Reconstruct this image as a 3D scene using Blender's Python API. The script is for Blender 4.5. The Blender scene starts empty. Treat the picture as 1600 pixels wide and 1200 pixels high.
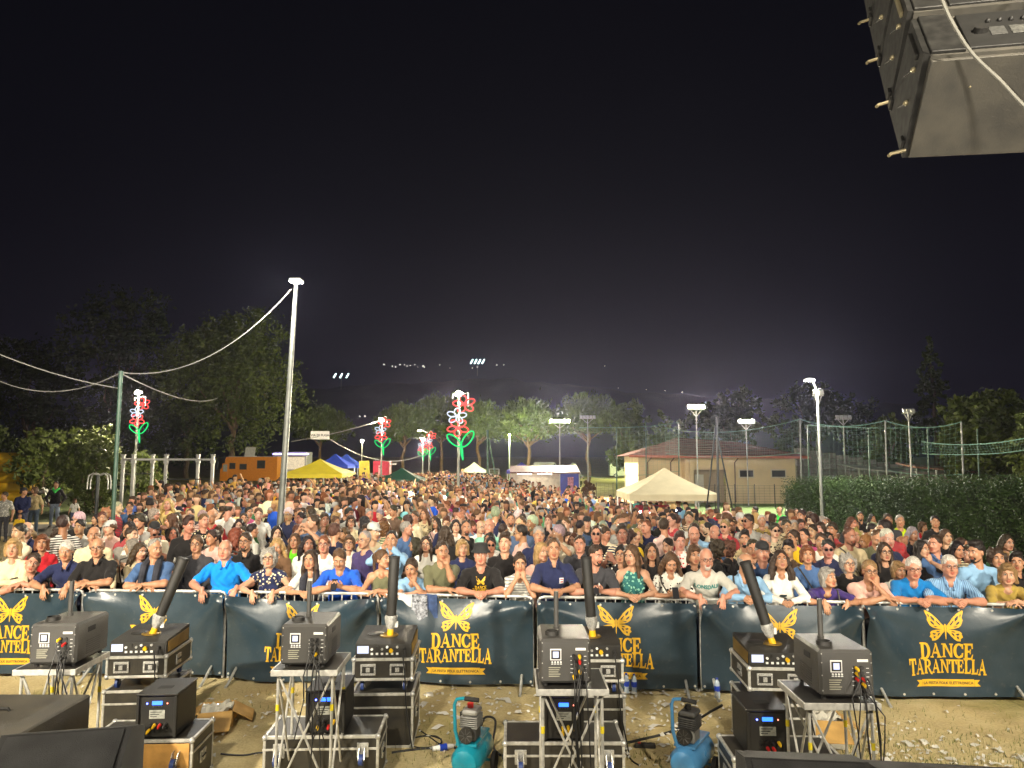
import bpy, bmesh, math, random, sys, time
import numpy as np
from mathutils import Vector, Matrix, Euler
_T0 = time.time()
R = math.radians
PI = math.pi
SC = bpy.context.scene
COL = SC.collection
rng = random.Random(7)

# ------------------------------------------------------------------ camera, sky, light
CAM_H = 2.85
FPX = 1110.0
PITCH = math.atan(112 / 1110)
cam_data = bpy.data.cameras.new('camera')
cam_data.sensor_width = 36.0
cam_data.lens = 36.0 * FPX / 1600.0
cam_data.clip_start = 0.05
cam_data.clip_end = 6000
cam = bpy.data.objects.new('camera', cam_data)
COL.objects.link(cam)
cam.location = (0, 0, CAM_H)
cam.rotation_euler = (R(90) + PITCH, 0, 0)
SC.camera = cam

world = bpy.data.worlds.new('World')
SC.world = world
world.use_nodes = True
wn = world.node_tree
wn.nodes.clear()
w_out = wn.nodes.new('ShaderNodeOutputWorld')
w_bg = wn.nodes.new('ShaderNodeBackground')
w_tc = wn.nodes.new('ShaderNodeTexCoord')
w_sep = wn.nodes.new('ShaderNodeSeparateXYZ')
w_ramp = wn.nodes.new('ShaderNodeValToRGB')
wn.links.new(w_tc.outputs['Generated'], w_sep.inputs[0])
wn.links.new(w_sep.outputs['Z'], w_ramp.inputs[0])
cr = w_ramp.color_ramp
cr.elements[0].position = 0.0
cr.elements[0].color = (0.0095, 0.0082, 0.0135, 1)
cr.elements[1].position = 0.75
cr.elements[1].color = (0.0018, 0.0019, 0.0030, 1)
e = cr.elements.new(0.16); e.color = (0.0046, 0.0043, 0.0072, 1)
e = cr.elements.new(0.34); e.color = (0.0025, 0.0025, 0.0042, 1)
wn.links.new(w_ramp.outputs[0], w_bg.inputs[0])
w_bg.inputs[1].default_value = 1.0
wn.links.new(w_bg.outputs[0], w_out.inputs[0])

def spot(name, loc, aim, power, size=R(80), blend=0.9, col=(1.0, 0.93, 0.82), rad=0.3):
 d = bpy.data.lights.new(name, 'SPOT')
 d.energy = power; d.spot_size = size; d.spot_blend = blend
 d.color = col; d.shadow_soft_size = rad
 o = bpy.data.objects.new(name, d); COL.objects.link(o)
 o.location = loc
 o.rotation_euler = (Vector(aim) - Vector(loc)).to_track_quat('-Z', 'Y').to_euler()
 return o

# stage wash: floodlights on the truss above and behind the photographer, aimed out over the crowd
for sx, ax, pw in ((-8.0, -4, 12500), (-2.6, -3, 3600), (2.6, 4, 3600), (8.0, 6, 6400)):
 spot('stage_floodlight', (sx, -1.6, 7.0), (ax, 20, 0.6), pw, R(92), 1.0, (1.0, 0.89, 0.70), 0.22)
# unseen long-throw fill spots, added to brighten the back of the crowd
for sx, ax in ((-5.0, -14), (0.0, 2), (5.0, 16)):
 spot('far_crowd_fill_spot', (sx, -1.6, 8.2), (ax, 46, 0.0), 8000, R(38), 1.0, (1.0, 0.88, 0.68), 0.5)
# two unseen low fill spots, added to light the flown loudspeakers from below
spot('stage_floor_fill_spot', (-3.5, -3.5, 1.7), (3.0, 14, 5.0), 3000, R(110), 1.0, (1.0, 0.90, 0.74))
spot('stage_floor_fill_spot', (3.5, -3.5, 1.7), (0.0, 14, 5.0), 1800, R(110), 1.0, (1.0, 0.90, 0.74))

hill_fill_sun = bpy.data.lights.new('hill_fill_sun', 'SUN'); hill_fill_sun.energy = 0.04; hill_fill_sun.angle = R(0.5); hill_fill_sun.color = (0.8, 0.88, 1.0)  # weak unseen sun, added to lift the dark hillside towards the sky tone
hill_fill_obj = bpy.data.objects.new('hill_fill_sun', hill_fill_sun); COL.objects.link(hill_fill_obj); hill_fill_obj.rotation_euler = (R(48), 0, R(25))
SC.view_settings.view_transform = 'Standard'
SC.view_settings.look = 'None'
SC.view_settings.gamma = 1.0
SC.view_settings.exposure = 0.15
SC.view_settings.use_curve_mapping = False
SC.render.engine = 'CYCLES'
SC.cycles.use_denoising = True
try:
 SC.cycles.denoiser = 'OPENIMAGEDENOISE'
except Exception:
 pass
SC.cycles.max_bounces = 5
SC.cycles.diffuse_bounces = 3
SC.cycles.glossy_bounces = 2
SC.cycles.transparent_max_bounces = 6
SC.cycles.sample_clamp_indirect = 4.0

# ------------------------------------------------------------------ survey helpers: real positions from the photograph
_c, _s = math.cos(PITCH), math.sin(PITCH)
def _ray(px, py):
 x = (px - 800) / FPX; y = -(py - 600) / FPX
 return x, _c - y * _s, _s + y * _c
def at(px, py, Y):
 r = _ray(px, py); k = Y / r[1]
 return Vector((r[0] * k, Y, CAM_H + r[2] * k))
def on_z(px, py, z=0.0):
 r = _ray(px, py); k = (z - CAM_H) / r[2]
 return Vector((r[0] * k, r[1] * k, z))
def proj(X, Y, Z):
 Z -= CAM_H; d = Y * _c + Z * _s; u = -Y * _s + Z * _c
 return 800 + FPX * X / d, 600 - FPX * u / d
def sstep(t):
 t = min(1.0, max(0.0, t)); return t * t * (3 - 2 * t)
def ground_z(x, y):
 if y <= 1: return 0.0
 return -0.6 * sstep((y - 11) / 13.0) * sstep((x / y + 0.25) / 0.35)
def gz_at(x, y): return Vector((x, y, ground_z(x, y)))

# ------------------------------------------------------------------ materials
MATS = {}
def newmat(name):
 m = bpy.data.materials.new(name); m.use_nodes = True
 nt = m.node_tree
 return m, nt, nt.nodes['Principled BSDF']
def mat(name, col, rough=0.6, metal=0.0, var=0.12, scale=6.0, bump=0.0, bscale=60.0, spec=0.5, emit=None, estr=0.0, dirt=None, coat=0.0, dist=0.01):
 """plain principled material with noise variation in colour and roughness and fine relief"""
 if name in MATS: return MATS[name]
 m, nt, b = newmat(name)
 N, L = nt.nodes, nt.links
 tc = N.new('ShaderNodeTexCoord')
 b.inputs['Roughness'].default_value = rough
 b.inputs['Metallic'].default_value = metal
 b.inputs['Specular IOR Level'].default_value = spec
 b.inputs['Coat Weight'].default_value = coat
 b.inputs['Base Color'].default_value = (*col, 1)
 if var > 0:
  n = N.new('ShaderNodeTexNoise'); n.inputs['Scale'].default_value = scale; n.inputs['Detail'].default_value = 5
  L.new(tc.outputs['Object'], n.inputs['Vector'])
  r = N.new('ShaderNodeValToRGB')
  d = dirt if dirt else tuple(c * (1 - 2.2 * var) for c in col)
  r.color_ramp.elements[0].position = 0.3; r.color_ramp.elements[0].color = (*[max(0, c) for c in d], 1)
  r.color_ramp.elements[1].position = 0.7; r.color_ramp.elements[1].color = (*[min(1, c * (1 + var)) for c in col], 1)
  L.new(n.outputs[0], r.inputs[0]); L.new(r.outputs[0], b.inputs['Base Color'])
  mr = N.new('ShaderNodeMapRange'); mr.inputs[3].default_value = min(1, rough + 0.12); mr.inputs[4].default_value = max(0.05, rough - 0.10)
  L.new(n.outputs[0], mr.inputs[0]); L.new(mr.outputs[0], b.inputs['Roughness'])
 if bump > 0:
  n2 = N.new('ShaderNodeTexNoise'); n2.inputs['Scale'].default_value = bscale; n2.inputs['Detail'].default_value = 3
  L.new(tc.outputs['Object'], n2.inputs['Vector'])
  bp = N.new('ShaderNodeBump'); bp.inputs['Strength'].default_value = bump; bp.inputs['Distance'].default_value = dist
  L.new(n2.outputs[0], bp.inputs['Height']); L.new(bp.outputs[0], b.inputs['Normal'])
 if emit:
  b.inputs['Emission Color'].default_value = (*emit, 1); b.inputs['Emission Strength'].default_value = estr
 MATS[name] = m
 return m
def S(r, g, b):
 """sRGB 0-255 to linear"""
 f = lambda c: (c / 255 / 12.92) if c <= 10 else ((c / 255 + 0.055) / 1.055) ** 2.4
 return (f(r), f(g), f(b))

# ------------------------------------------------------------------ mesh building
class MB:
 def __init__(self): self.v = []; self.f = []
 def add(self, vs, fs, M=None):
  o = len(self.v)
  if M is not None: vs = [tuple(M @ Vector(p)) for p in vs]
  self.v.extend([tuple(p) for p in vs]); self.f.extend([tuple(i + o for i in f) for f in fs]); return self
 def box(self, x0, x1, y0, y1, z0, z1, bev=0.0, M=None):
  if bev <= 0:
   vs = [(x, y, z) for z in (z0, z1) for y in (y0, y1) for x in (x0, x1)]
   return self.add(vs, [(0, 2, 3, 1), (4, 5, 7, 6), (0, 1, 5, 4), (2, 6, 7, 3), (0, 4, 6, 2), (1, 3, 7, 5)], M)
  b = min(bev, (x1 - x0) / 2.01, (y1 - y0) / 2.01, (z1 - z0) / 2.01)
  vs = []; ix = {}
  for sx in (0, 1):
   for sy in (0, 1):
    for sz in (0, 1):
     X, Y, Z = (x0, x1)[sx], (y0, y1)[sy], (z0, z1)[sz]
     dx, dy, dz = (b, -b)[sx], (b, -b)[sy], (b, -b)[sz]
     for k, p in enumerate(((X, Y + dy, Z + dz), (X + dx, Y, Z + dz), (X + dx, Y + dy, Z))):
      ix[sx, sy, sz, k] = len(vs); vs.append(p)
  fs = []
  for a in (0, 1):
   fs.append([ix[a, s, t, 0] for s, t in ((0, 0), (0, 1), (1, 1), (1, 0))])
   fs.append([ix[s, a, t, 1] for s, t in ((0, 0), (1, 0), (1, 1), (0, 1))])
   fs.append([ix[s, t, a, 2] for s, t in ((0, 0), (0, 1), (1, 1), (1, 0))])
   for c2 in (0, 1):
    fs.append([ix[a, c2, 0, 0], ix[a, c2, 1, 0], ix[a, c2, 1, 1], ix[a, c2, 0, 1]])
    fs.append([ix[a, 0, c2, 0], ix[a, 1, c2, 0], ix[a, 1, c2, 2], ix[a, 0, c2, 2]])
    fs.append([ix[0, a, c2, 1], ix[1, a, c2, 1], ix[1, a, c2, 2], ix[0, a, c2, 2]])
    for d2 in (0, 1): fs.append([ix[a, c2, d2, k] for k in range(3)])
  return self.add(vs, fs, M)
 def tube(self, pts, r, n=8, cap=True, M=None, closed=False):
  pts = [Vector(p) for p in pts]; k = len(pts)
  rs = r if isinstance(r, (list, tuple)) else [r] * k
  vs = []; fs = []; up = None
  for i, p in enumerate(pts):
   if closed: d = pts[(i + 1) % k] - pts[i - 1]
   else: d = pts[min(i + 1, k - 1)] - pts[max(i - 1, 0)]
   d.normalize()
   if up is None:
    up = Vector((0, 0, 1)) if abs(d.z) < 0.9 else Vector((1, 0, 0))
   a = d.cross(up)
   if a.length < 1e-5: a = d.orthogonal()
   a.normalize(); b2 = a.cross(d).normalized(); up = b2
   for j in range(n):
    t = 2 * PI * j / n
    vs.append(p + (a * math.cos(t) + b2 * math.sin(t)) * rs[i])
  m = k if closed else k - 1
  for i in range(m):
   i2 = (i + 1) % k
   for j in range(n):
    fs.append((i * n + j, i * n + (j + 1) % n, i2 * n + (j + 1) % n, i2 * n + j))
  if cap and not closed:
   fs.append(tuple(range(n))[::-1]); fs.append(tuple((k - 1) * n + j for j in range(n)))
  return self.add(vs, fs, M)
 def cyl(self, x, y, z0, z1, r, n=16, r2=None, M=None):
  return self.tube([(x, y, z0), (x, y, z1)], [r, r if r2 is None else r2], n, True, M)
 def lathe(self, prof, n=16, M=None):
  vs = []; fs = []
  for (r, z) in prof:
   for j in range(n):
    t = 2 * PI * j / n; vs.append((r * math.cos(t), r * math.sin(t), z))
  for i in range(len(prof) - 1):
   for j in range(n):
    fs.append((i * n + j, i * n + (j + 1) % n, (i + 1) * n + (j + 1) % n, (i + 1) * n + j))
  fs.append(tuple(range(n))[::-1]); fs.append(tuple((len(prof) - 1) * n + j for j in range(n)))
  return self.add(vs, fs, M)
 def prism(self, poly, x0, x1, M=None):
  """polygon in (y,z) extruded along x"""
  n = len(poly)
  vs = [(x0, *p) for p in poly] + [(x1, *p) for p in poly]
  fs = [tuple(range(n)), tuple(range(n, 2 * n))[::-1]] + [(i, i + n, (i + 1) % n + n, (i + 1) % n) for i in range(n)]
  return self.add(vs, fs, M)
 def ball(self, c, r, n=10, m=7, M=None):
  rx, ry, rz = r if isinstance(r, (tuple, list)) else (r, r, r)
  vs = [(c[0], c[1], c[2] - rz)]; fs = []
  for i in range(1, m):
   ph = -PI / 2 + PI * i / m
   for j in range(n):
    t = 2 * PI * j / n
    vs.append((c[0] + rx * math.cos(ph) * math.cos(t), c[1] + ry * math.cos(ph) * math.sin(t), c[2] + rz * math.sin(ph)))
  vs.append((c[0], c[1], c[2] + rz)); T = len(vs) - 1
  for j in range(n):
   fs.append((0, 1 + (j + 1) % n, 1 + j)); fs.append((T, 1 + (m - 2) * n + j, 1 + (m - 2) * n + (j + 1) % n))
   for i in range(m - 2):
    a = 1 + i * n
    fs.append((a + j, a + (j + 1) % n, a + n + (j + 1) % n, a + n + j))
  return self.add(vs, fs, M)
 def mesh(self, name, material=None, smooth=0.6):
  me = bpy.data.meshes.new(name)
  me.from_pydata(self.v, [], self.f); me.validate();
  bm = bmesh.new(); bm.from_mesh(me); bmesh.ops.recalc_face_normals(bm, faces=bm.faces); bm.to_mesh(me); bm.free()
  if smooth:
   me.polygons.foreach_set('use_smooth', [True] * len(me.polygons))
   me.set_sharp_from_angle(angle=smooth)
  if material is not None: me.materials.append(material)
  return me
 def build(self, name, material, parent=None, smooth=0.6, loc=None):
  return link(name, self.mesh(name, material, smooth), parent, loc)
def link(name, me, parent=None, loc=None):
 o = bpy.data.objects.new(name, me); COL.objects.link(o)
 if parent is not None: o.parent = parent
 if loc is not None: o.location = loc
 return o
def tag(o, label, cat, group=None):
 o['label'] = label; o['category'] = cat
 if group: o['group'] = group
 return o
def thing(name, label, cat, loc=(0, 0, 0), rz=0.0, group=None):
 o = bpy.data.objects.new(name, None); COL.objects.link(o)
 o.location = loc; o.rotation_euler = (0, 0, rz)
 o.empty_display_size = 0.1
 return tag(o, label, cat, group)
def struct(o): o['kind'] = 'structure'; return o
def copy_tree(o, parent=None):
 c = o.copy(); COL.objects.link(c)
 if parent is not None: c.parent = parent
 for ch in o.children: copy_tree(ch, c)
 return c
def npmesh(name, v, f4=None, f3=None, smooth=True):
 """fast mesh from numpy arrays of verts, quads and tris"""
 me = bpy.data.meshes.new(name)
 v = np.asarray(v, np.float32)
 nq = 0 if f4 is None else len(f4); nt = 0 if f3 is None else len(f3)
 me.vertices.add(len(v)); me.vertices.foreach_set('co', v.ravel())
 me.loops.add(nq * 4 + nt * 3); me.polygons.add(nq + nt)
 li = []
 if nq: li.append(np.asarray(f4, np.int32).ravel())
 if nt: li.append(np.asarray(f3, np.int32).ravel())
 me.loops.foreach_set('vertex_index', np.concatenate(li))
 st = np.concatenate([np.arange(nq, dtype=np.int32) * 4, nq * 4 + np.arange(nt, dtype=np.int32) * 3])
 me.polygons.foreach_set('loop_start', st)
 if smooth: me.polygons.foreach_set('use_smooth', np.ones(nq + nt, bool))
 me.update(calc_edges=True);
 return me
# ------------------------------------------------------------------ people: one continuous surface grown from a smooth distance field
def rotx(a): return Matrix.Rotation(a, 3, 'X')
def rotz(a): return Matrix.Rotation(a, 3, 'Z')
class SDF:
 def __init__(self): self.p = []
 def cone(self, a, b, ra, rb, tag, k=0.02):
  a = np.array(a, float); b = np.array(b, float)
  lo = np.minimum(a - ra, b - rb); hi = np.maximum(a + ra, b + rb)
  self.p.append(('c', (a, b, ra, rb), lo, hi, tag, k))
 def ell(self, c, r, tag, k=0.02, rot=None):
  c = np.array(c, float); r = np.array(r, float); m = r.max()
  if rot is None: lo, hi = c - r, c + r
  else: rot = np.array(rot); lo, hi = c - m, c + m
  self.p.append(('e', (c, r, rot), lo, hi, tag, k))
 def sub(self, c, r, k=0.01):
  c = np.array(c, float); r = np.array(r, float)
  self.p.append(('s', (c, r, None), c - r, c + r, None, k))
 @staticmethod
 def dist(t, q, X, Y, Z):
  if t == 'c':
   a, b, ra, rb = q; ab = b - a; L2 = float(ab @ ab) + 1e-9
   x, y, z = X - a[0], Y - a[1], Z - a[2]
   s = np.clip((x * ab[0] + y * ab[1] + z * ab[2]) / L2, 0, 1)
   return np.sqrt((x - s * ab[0]) ** 2 + (y - s * ab[1]) ** 2 + (z - s * ab[2]) ** 2) - (ra + s * (rb - ra))
  c, r, rot = q
  x, y, z = X - c[0], Y - c[1], Z - c[2]
  if rot is not None:
   m = rot  # columns are local axes
   x, y, z = (x * m[0, 0] + y * m[1, 0] + z * m[2, 0], x * m[0, 1] + y * m[1, 1] + z * m[2, 1], x * m[0, 2] + y * m[1, 2] + z * m[2, 2])
  k0 = np.sqrt((x / r[0]) ** 2 + (y / r[1]) ** 2 + (z / r[2]) ** 2)
  k1 = np.sqrt((x / r[0] ** 2) ** 2 + (y / r[1] ** 2) ** 2 + (z / r[2] ** 2) ** 2) + 1e-9
  return k0 * (k0 - 1) / k1
 def field(self, xs, ys, zs, mar=0.06):
  F = np.full((len(xs), len(ys), len(zs)), mar, np.float32)
  for t, q, lo, hi, tg, k in self.p:
   s = []
   for ax, l, h in ((xs, lo[0], hi[0]), (ys, lo[1], hi[1]), (zs, lo[2], hi[2])):
    s.append(slice(np.searchsorted(ax, l - mar), np.searchsorted(ax, h + mar)))
   X, Y, Z = xs[s[0]][:, None, None], ys[s[1]][None, :, None], zs[s[2]][None, None, :]
   d = self.dist(t, q, X, Y, Z); f = F[s[0], s[1], s[2]]
   if f.size == 0: continue
   if t == 's':
    d = -d; h = np.clip(0.5 + 0.5 * (d - f) / k, 0, 1); F[s[0], s[1], s[2]] = f + (d - f) * h + k * h * (1 - h)
   else:
    h = np.clip(0.5 + 0.5 * (f - d) / k, 0, 1); F[s[0], s[1], s[2]] = f + (d - f) * h - k * h * (1 - h)
  return F
 def tags(self, P, names):
  best = np.full(len(P), 9.0); out = np.zeros(len(P), np.int32)
  for t, q, lo, hi, tg, k in self.p:
   if t == 's': continue
   d = self.dist(t, q, P[:, 0], P[:, 1], P[:, 2]) - (0.001 if tg in ('lips',) else 0)
   w = d < best; best[w] = d[w]; out[w] = names.index(tg)
  return out
def surface_nets(F, xs, ys, zs):
 ins = F < 0
 nx, ny, nz = F.shape
 cnt = np.zeros((nx - 1, ny - 1, nz - 1), np.int8)
 for dx in (0, 1):
  for dy in (0, 1):
   for dz in (0, 1):
    cnt += ins[dx:nx - 1 + dx, dy:ny - 1 + dy, dz:nz - 1 + dz]
 ci = np.argwhere((cnt > 0) & (cnt < 8))
 if len(ci) == 0: return np.zeros((0, 3)), np.zeros((0, 4), int)
 idx = np.full(cnt.shape, -1, np.int32); idx[ci[:, 0], ci[:, 1], ci[:, 2]] = np.arange(len(ci))
 acc = np.zeros((len(ci), 3)); n = np.zeros(len(ci))
 ax = (xs, ys, zs)
 for d in range(3):
  o1, o2 = [k for k in range(3) if k != d]
  for a in (0, 1):
   for b in (0, 1):
    p0 = ci.copy(); p0[:, o1] += a; p0[:, o2] += b
    p1 = p0.copy(); p1[:, d] += 1
    f0 = F[p0[:, 0], p0[:, 1], p0[:, 2]]; f1 = F[p1[:, 0], p1[:, 1], p1[:, 2]]
    m = (f0 < 0) != (f1 < 0)
    t = np.where(m, f0 / (f0 - f1 + 1e-12), 0)
    P = np.stack([ax[k][p0[:, k]] for k in range(3)], 1)
    P[:, d] += t * (ax[d][p1[:, d]] - ax[d][p0[:, d]])
    acc[m] += P[m]; n[m] += 1
 V = acc / n[:, None]
 Q = []
 for d in range(3):
  o1, o2 = (d + 1) % 3, (d + 2) % 3
  sl0 = [slice(None)] * 3; sl1 = [slice(None)] * 3
  sl0[d] = slice(0, -1); sl1[d] = slice(1, None)
  A, B = ins[tuple(sl0)], ins[tuple(sl1)]
  e = np.argwhere(A != B)
  e = e[(e[:, o1] > 0) & (e[:, o2] > 0) & (e[:, o1] < F.shape[o1] - 1) & (e[:, o2] < F.shape[o2] - 1)]
  if len(e) == 0: continue
  flip = A[e[:, 0], e[:, 1], e[:, 2]]
  q = []
  for a, b in ((1, 1), (0, 1), (0, 0), (1, 0)):
   c = e.copy(); c[:, o1] -= a; c[:, o2] -= b
   q.append(idx[c[:, 0], c[:, 1], c[:, 2]])
  q = np.stack(q, 1); q[~flip] = q[~flip][:, ::-1]
  Q.append(q)
 Q = np.concatenate(Q)
 return V, Q[(Q >= 0).all(1)]
def axis(lo, hi, d, flo=None, fhi=None, fd=None):
 if flo is None: return np.arange(lo, hi + d, d)
 parts = []
 if flo > lo: parts.append(np.linspace(lo, flo, max(2, int(round((flo - lo) / d)) + 1))[:-1])
 parts.append(np.linspace(flo, fhi, int(round((fhi - flo) / fd)) + 1))
 if hi > fhi: parts.append(np.linspace(fhi, hi, max(2, int(round((hi - fhi) / d)) + 1))[1:])
 return np.concatenate(parts)

# ---- hands: palm, four unequal bent fingers, thumb from the side of the palm (fingers along +x, palm faces -z, thumb on +y)
def hand_mesh(bend, spread=0.0, thumb=0.6):
 s = SDF()
 s.ell((0.045, 0, 0), (0.052, 0.040, 0.0145), 'skin', 0.008)
 s.cone((-0.035, 0, 0), (0.02, 0, 0), 0.026, 0.024, 'skin', 0.015)
 for i, (y, L, r) in enumerate(((0.031, 0.072, 0.0092), (0.010, 0.082, 0.0095), (-0.011, 0.076, 0.0090), (-0.031, 0.060, 0.0080))):
  p = np.array((0.082 - abs(y - 0.004) * 0.25, y, 0.0)); a = 0.25 * bend; yaw = spread * (y / 0.03)
  for seg, fr in enumerate((0.45, 0.31, 0.24)):
   d = np.array((math.cos(a) * math.cos(yaw), math.sin(yaw) * math.cos(a), -math.sin(a)))
   q = p + d * L * fr
   s.cone(p, q, r * (1 - 0.08 * seg), r * (0.94 - 0.08 * seg), 'skin', 0.004)
   p = q; a += bend * (0.9 if seg == 0 else 0.7)
 p = np.array((0.012, 0.030, -0.004)); q = p + np.array((0.030, 0.030 * thumb + 0.006, -0.010)); t = q + np.array((0.030, 0.012 * thumb - 0.004, -0.014 - 0.01 * bend))
 s.cone(p, q, 0.0135, 0.011, 'skin', 0.008); s.cone(q, t, 0.0105, 0.0085, 'skin', 0.004)
 xs = axis(-0.07, 0.19, 0.0052); ys = axis(-0.06, 0.10, 0.0052); zs = axis(-0.12, 0.03, 0.0052)
 return surface_nets(s.field(xs, ys, zs, 0.03), xs, ys, zs)
HANDS = {'relax': hand_mesh(0.55, 0.04), 'curl': hand_mesh(1.15, 0.0, 0.4), 'flat': hand_mesh(0.22, 0.10, 1.0), 'fist': hand_mesh(1.75, 0.0, 0.2)}

TAGS = ['skin', 'top', 'bottom', 'shoe', 'lips', 'eye_white', 'iris', 'brow']
def ik(sh, tgt, pole, l1, l2):
 sh, tgt, pole = Vector(sh), Vector(tgt), Vector(pole)
 d = tgt - sh; D = min(d.length, (l1 + l2) * 0.985)
 if D < abs(l1 - l2) + 0.02: D = abs(l1 - l2) + 0.02
 u = d.normalized(); tgt = sh + u * D
 a = (l1 * l1 - l2 * l2 + D * D) / (2 * D); h = math.sqrt(max(0, l1 * l1 - a * a))
 w = pole - u * pole.dot(u); w.normalize()
 return sh + u * a + w * h, tgt
PHI = np.array([[0.0, 1.3, 2.1], [4.0, 0.7, 5.1]])
def make_body(female=False, heavy=0.0, pose='stand', yaw=0.0, pitch=0.0, sleeve=0.5, bottom='long', lean=0.0, twist=0.0, dz=0.014, fd=0.0075, seed=0, eyes=True, collar=False, tilt=0.0, ry=-0.36):
 """returns dict: mesh, head matrix (local), faces towards -Y, 1.75 m tall, feet on z=0"""
 s = SDF(); hv = heavy; F_ = 1.0 if female else 0.0
 hipz = 0.90
 RS = rotx(lean) @ rotz(twist)          # the spine bends forward at the hip (towards -Y)
 def sp(x, y, z):                       # spine space, origin at hip
  v = RS @ Vector((x, y, z)); return (v.x, v.y + lean * 0.16, v.z + hipz)
 rot = np.array(RS)
 sw = (0.150 if female else 0.172) + 0.016 * hv          # shoulder half width
 # legs
 hw = 0.085 + 0.01 * F_
 for sx in (-1, 1):
  hp = (sx * hw, lean * 0.16, hipz - 0.03); kn = (sx * (hw + 0.012), lean * 0.05 - 0.015, 0.49); an = (sx * (hw + 0.02), 0.02, 0.085)
  th = 0.088 + 0.018 * hv + 0.006 * F_
  if bottom == 'long':
   s.cone(hp, kn, th, 0.062 + 0.008 * hv, 'bottom', 0.03); s.cone(kn, an, 0.062 + 0.008 * hv, 0.048 + .004 * hv, 'bottom', 0.02)
  elif bottom == 'short':
   s.cone(hp, (kn[0], kn[1], 0.56), th, 0.078 + .01 * hv, 'bottom', 0.03); s.cone((kn[0], kn[1], 0.56), kn, 0.058, 0.052, 'skin', 0.01)
   s.cone(kn, (an[0], an[1], 0.32), 0.052, 0.056, 'skin', 0.02); s.cone((an[0], an[1], 0.32), an, 0.056, 0.036, 'skin', 0.02)
  else:
   s.cone(hp, (kn[0] * 0.9, kn[1], 0.46), th + 0.02, 0.10, 'bottom', 0.08)
   s.cone(kn, an, 0.052, 0.036, 'skin', 0.02)
  s.cone((an[0], 0.03, 0.045), (an[0] + sx * 0.02, -0.14, 0.035), 0.044, 0.036, 'shoe', 0.015)
 # trunk
 s.ell(sp(0, 0.01, -0.03), (0.165 + 0.025 * hv + 0.012 * F_, 0.118 + 0.03 * hv, 0.13), 'bottom', 0.04, rot)
 s.ell(sp(0, -0.005 - 0.045 * hv, 0.10), (0.158 + 0.05 * hv - 0.012 * F_, 0.112 + 0.06 * hv, 0.15), 'top', 0.05, rot)
 s.ell(sp(0, 0.0, 0.02), (0.175 + 0.035 * hv, 0.125 + 0.035 * hv, 0.075), 'top', 0.03, rot)       # hem over the hips
 s.ell(sp(0, 0.005, 0.33), (0.168 + 0.03 * hv - 0.012 * F_, 0.118 + 0.022 * hv, 0.20), 'top', 0.05, rot)
 ctag = 'skin' if sleeve < 0.05 else 'top'
 s.cone(sp(-sw + 0.03, 0.015, 0.462), sp(sw - 0.03, 0.015, 0.462), 0.058, 0.058, ctag, 0.04)
 s.cone(sp(-0.055, 0.02, 0.515), sp(0.055, 0.02, 0.515), 0.050, 0.050, ctag, 0.04)
 if female:
  for sx in (-1, 1): s.ell(sp(sx * 0.075, -0.095 - 0.015 * hv, 0.305), (0.068, 0.058, 0.068), 'top', 0.03, rot)
 elif hv < 0.5:
  for sx in (-1, 1): s.ell(sp(sx * 0.08, -0.075, 0.36), (0.085, 0.05, 0.07), 'top', 0.04, rot)
 # neck and head
 nb = Vector(sp(0, 0.018, 0.515)); HM = (rotz(yaw) @ rotx(pitch)) @ Matrix.Rotation(tilt, 3, 'Y')
 nt = nb + Vector((0, -0.02, 0.075)) + Vector((RS @ Vector((0, 0, 1))).to_tuple()) * 0.03
 nt.y -= 0.25 * max(0, lean) * 0.1
 hc = nt + HM @ Vector((0, -0.018, 0.090))
 s.cone(nb, nt + Vector((0, 0.012, 0.03)), 0.060 + 0.010 * hv - 0.008 * F_, 0.053 + 0.010 * hv - 0.007 * F_, 'skin', 0.018)
 s.ell(sp(0, -0.036, 0.520), (0.036, 0.034, 0.044), 'skin', 0.012, rot)
 if collar:
  for sx in (-1, 1): s.cone(sp(sx * 0.062, 0.01, 0.575), sp(sx * 0.03, -0.105, 0.50), 0.016, 0.014, 'top', 0.006)
  s.cone(sp(-0.06, 0.055, 0.585), sp(0.06, 0.055, 0.585), 0.016, 0.016, 'top', 0.006)
 hr = np.array(HM)
 def hp_(x, y, z):
  v = HM @ Vector((x, y, z)); return (v.x + hc.x, v.y + hc.y, v.z + hc.z)
 fat = 0.010 * hv; jw = 0.94 if female else 1.0
 s.ell(hp_(0, 0.016, 0.030), (0.077, 0.096, 0.095), 'skin', 0.02, hr)
 s.ell(hp_(0, -0.022, -0.035), (0.060 * jw + fat, 0.070, 0.082), 'skin', 0.03, hr)
 s.ell(hp_(0, -0.066, -0.100), (0.024 * jw + fat * .6, 0.020, 0.017), 'skin', 0.02, hr)
 for sx in (-1, 1):
  s.ell(hp_(sx * 0.036, -0.058, -0.034), (0.027 + fat * .5, 0.026, 0.030), 'skin', 0.02, hr)
  s.cone(hp_(sx * 0.012, -0.081, 0.034), hp_(sx * 0.048, -0.068, 0.034), 0.012, 0.010, 'skin', 0.012)
  s.ell(hp_(sx * 0.079, 0.008, -0.008), (0.010, 0.020, 0.030), 'skin', 0.008, hr)
  s.sub(hp_(sx * 0.031, -0.101, 0.009), (0.022, 0.023, 0.0145), 0.012)
  s.cone(hp_(sx * 0.058, -0.02, -0.06), hp_(sx * 0.026, -0.066, -0.095), 0.018 + fat * .5, 0.016, 'skin', 0.02)
 s.cone(hp_(0, -0.088, 0.018), hp_(0, -0.109, -0.026), 0.0085, 0.0135, 'skin', 0.010)
 for sx in (-1, 1): s.ell(hp_(sx * 0.013, -0.096, -0.030), (0.010, 0.011, 0.008), 'skin', 0.006, hr)
 s.sub(hp_(0, -0.102, -0.0655), (0.022, 0.010, 0.0035), 0.004)
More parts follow.
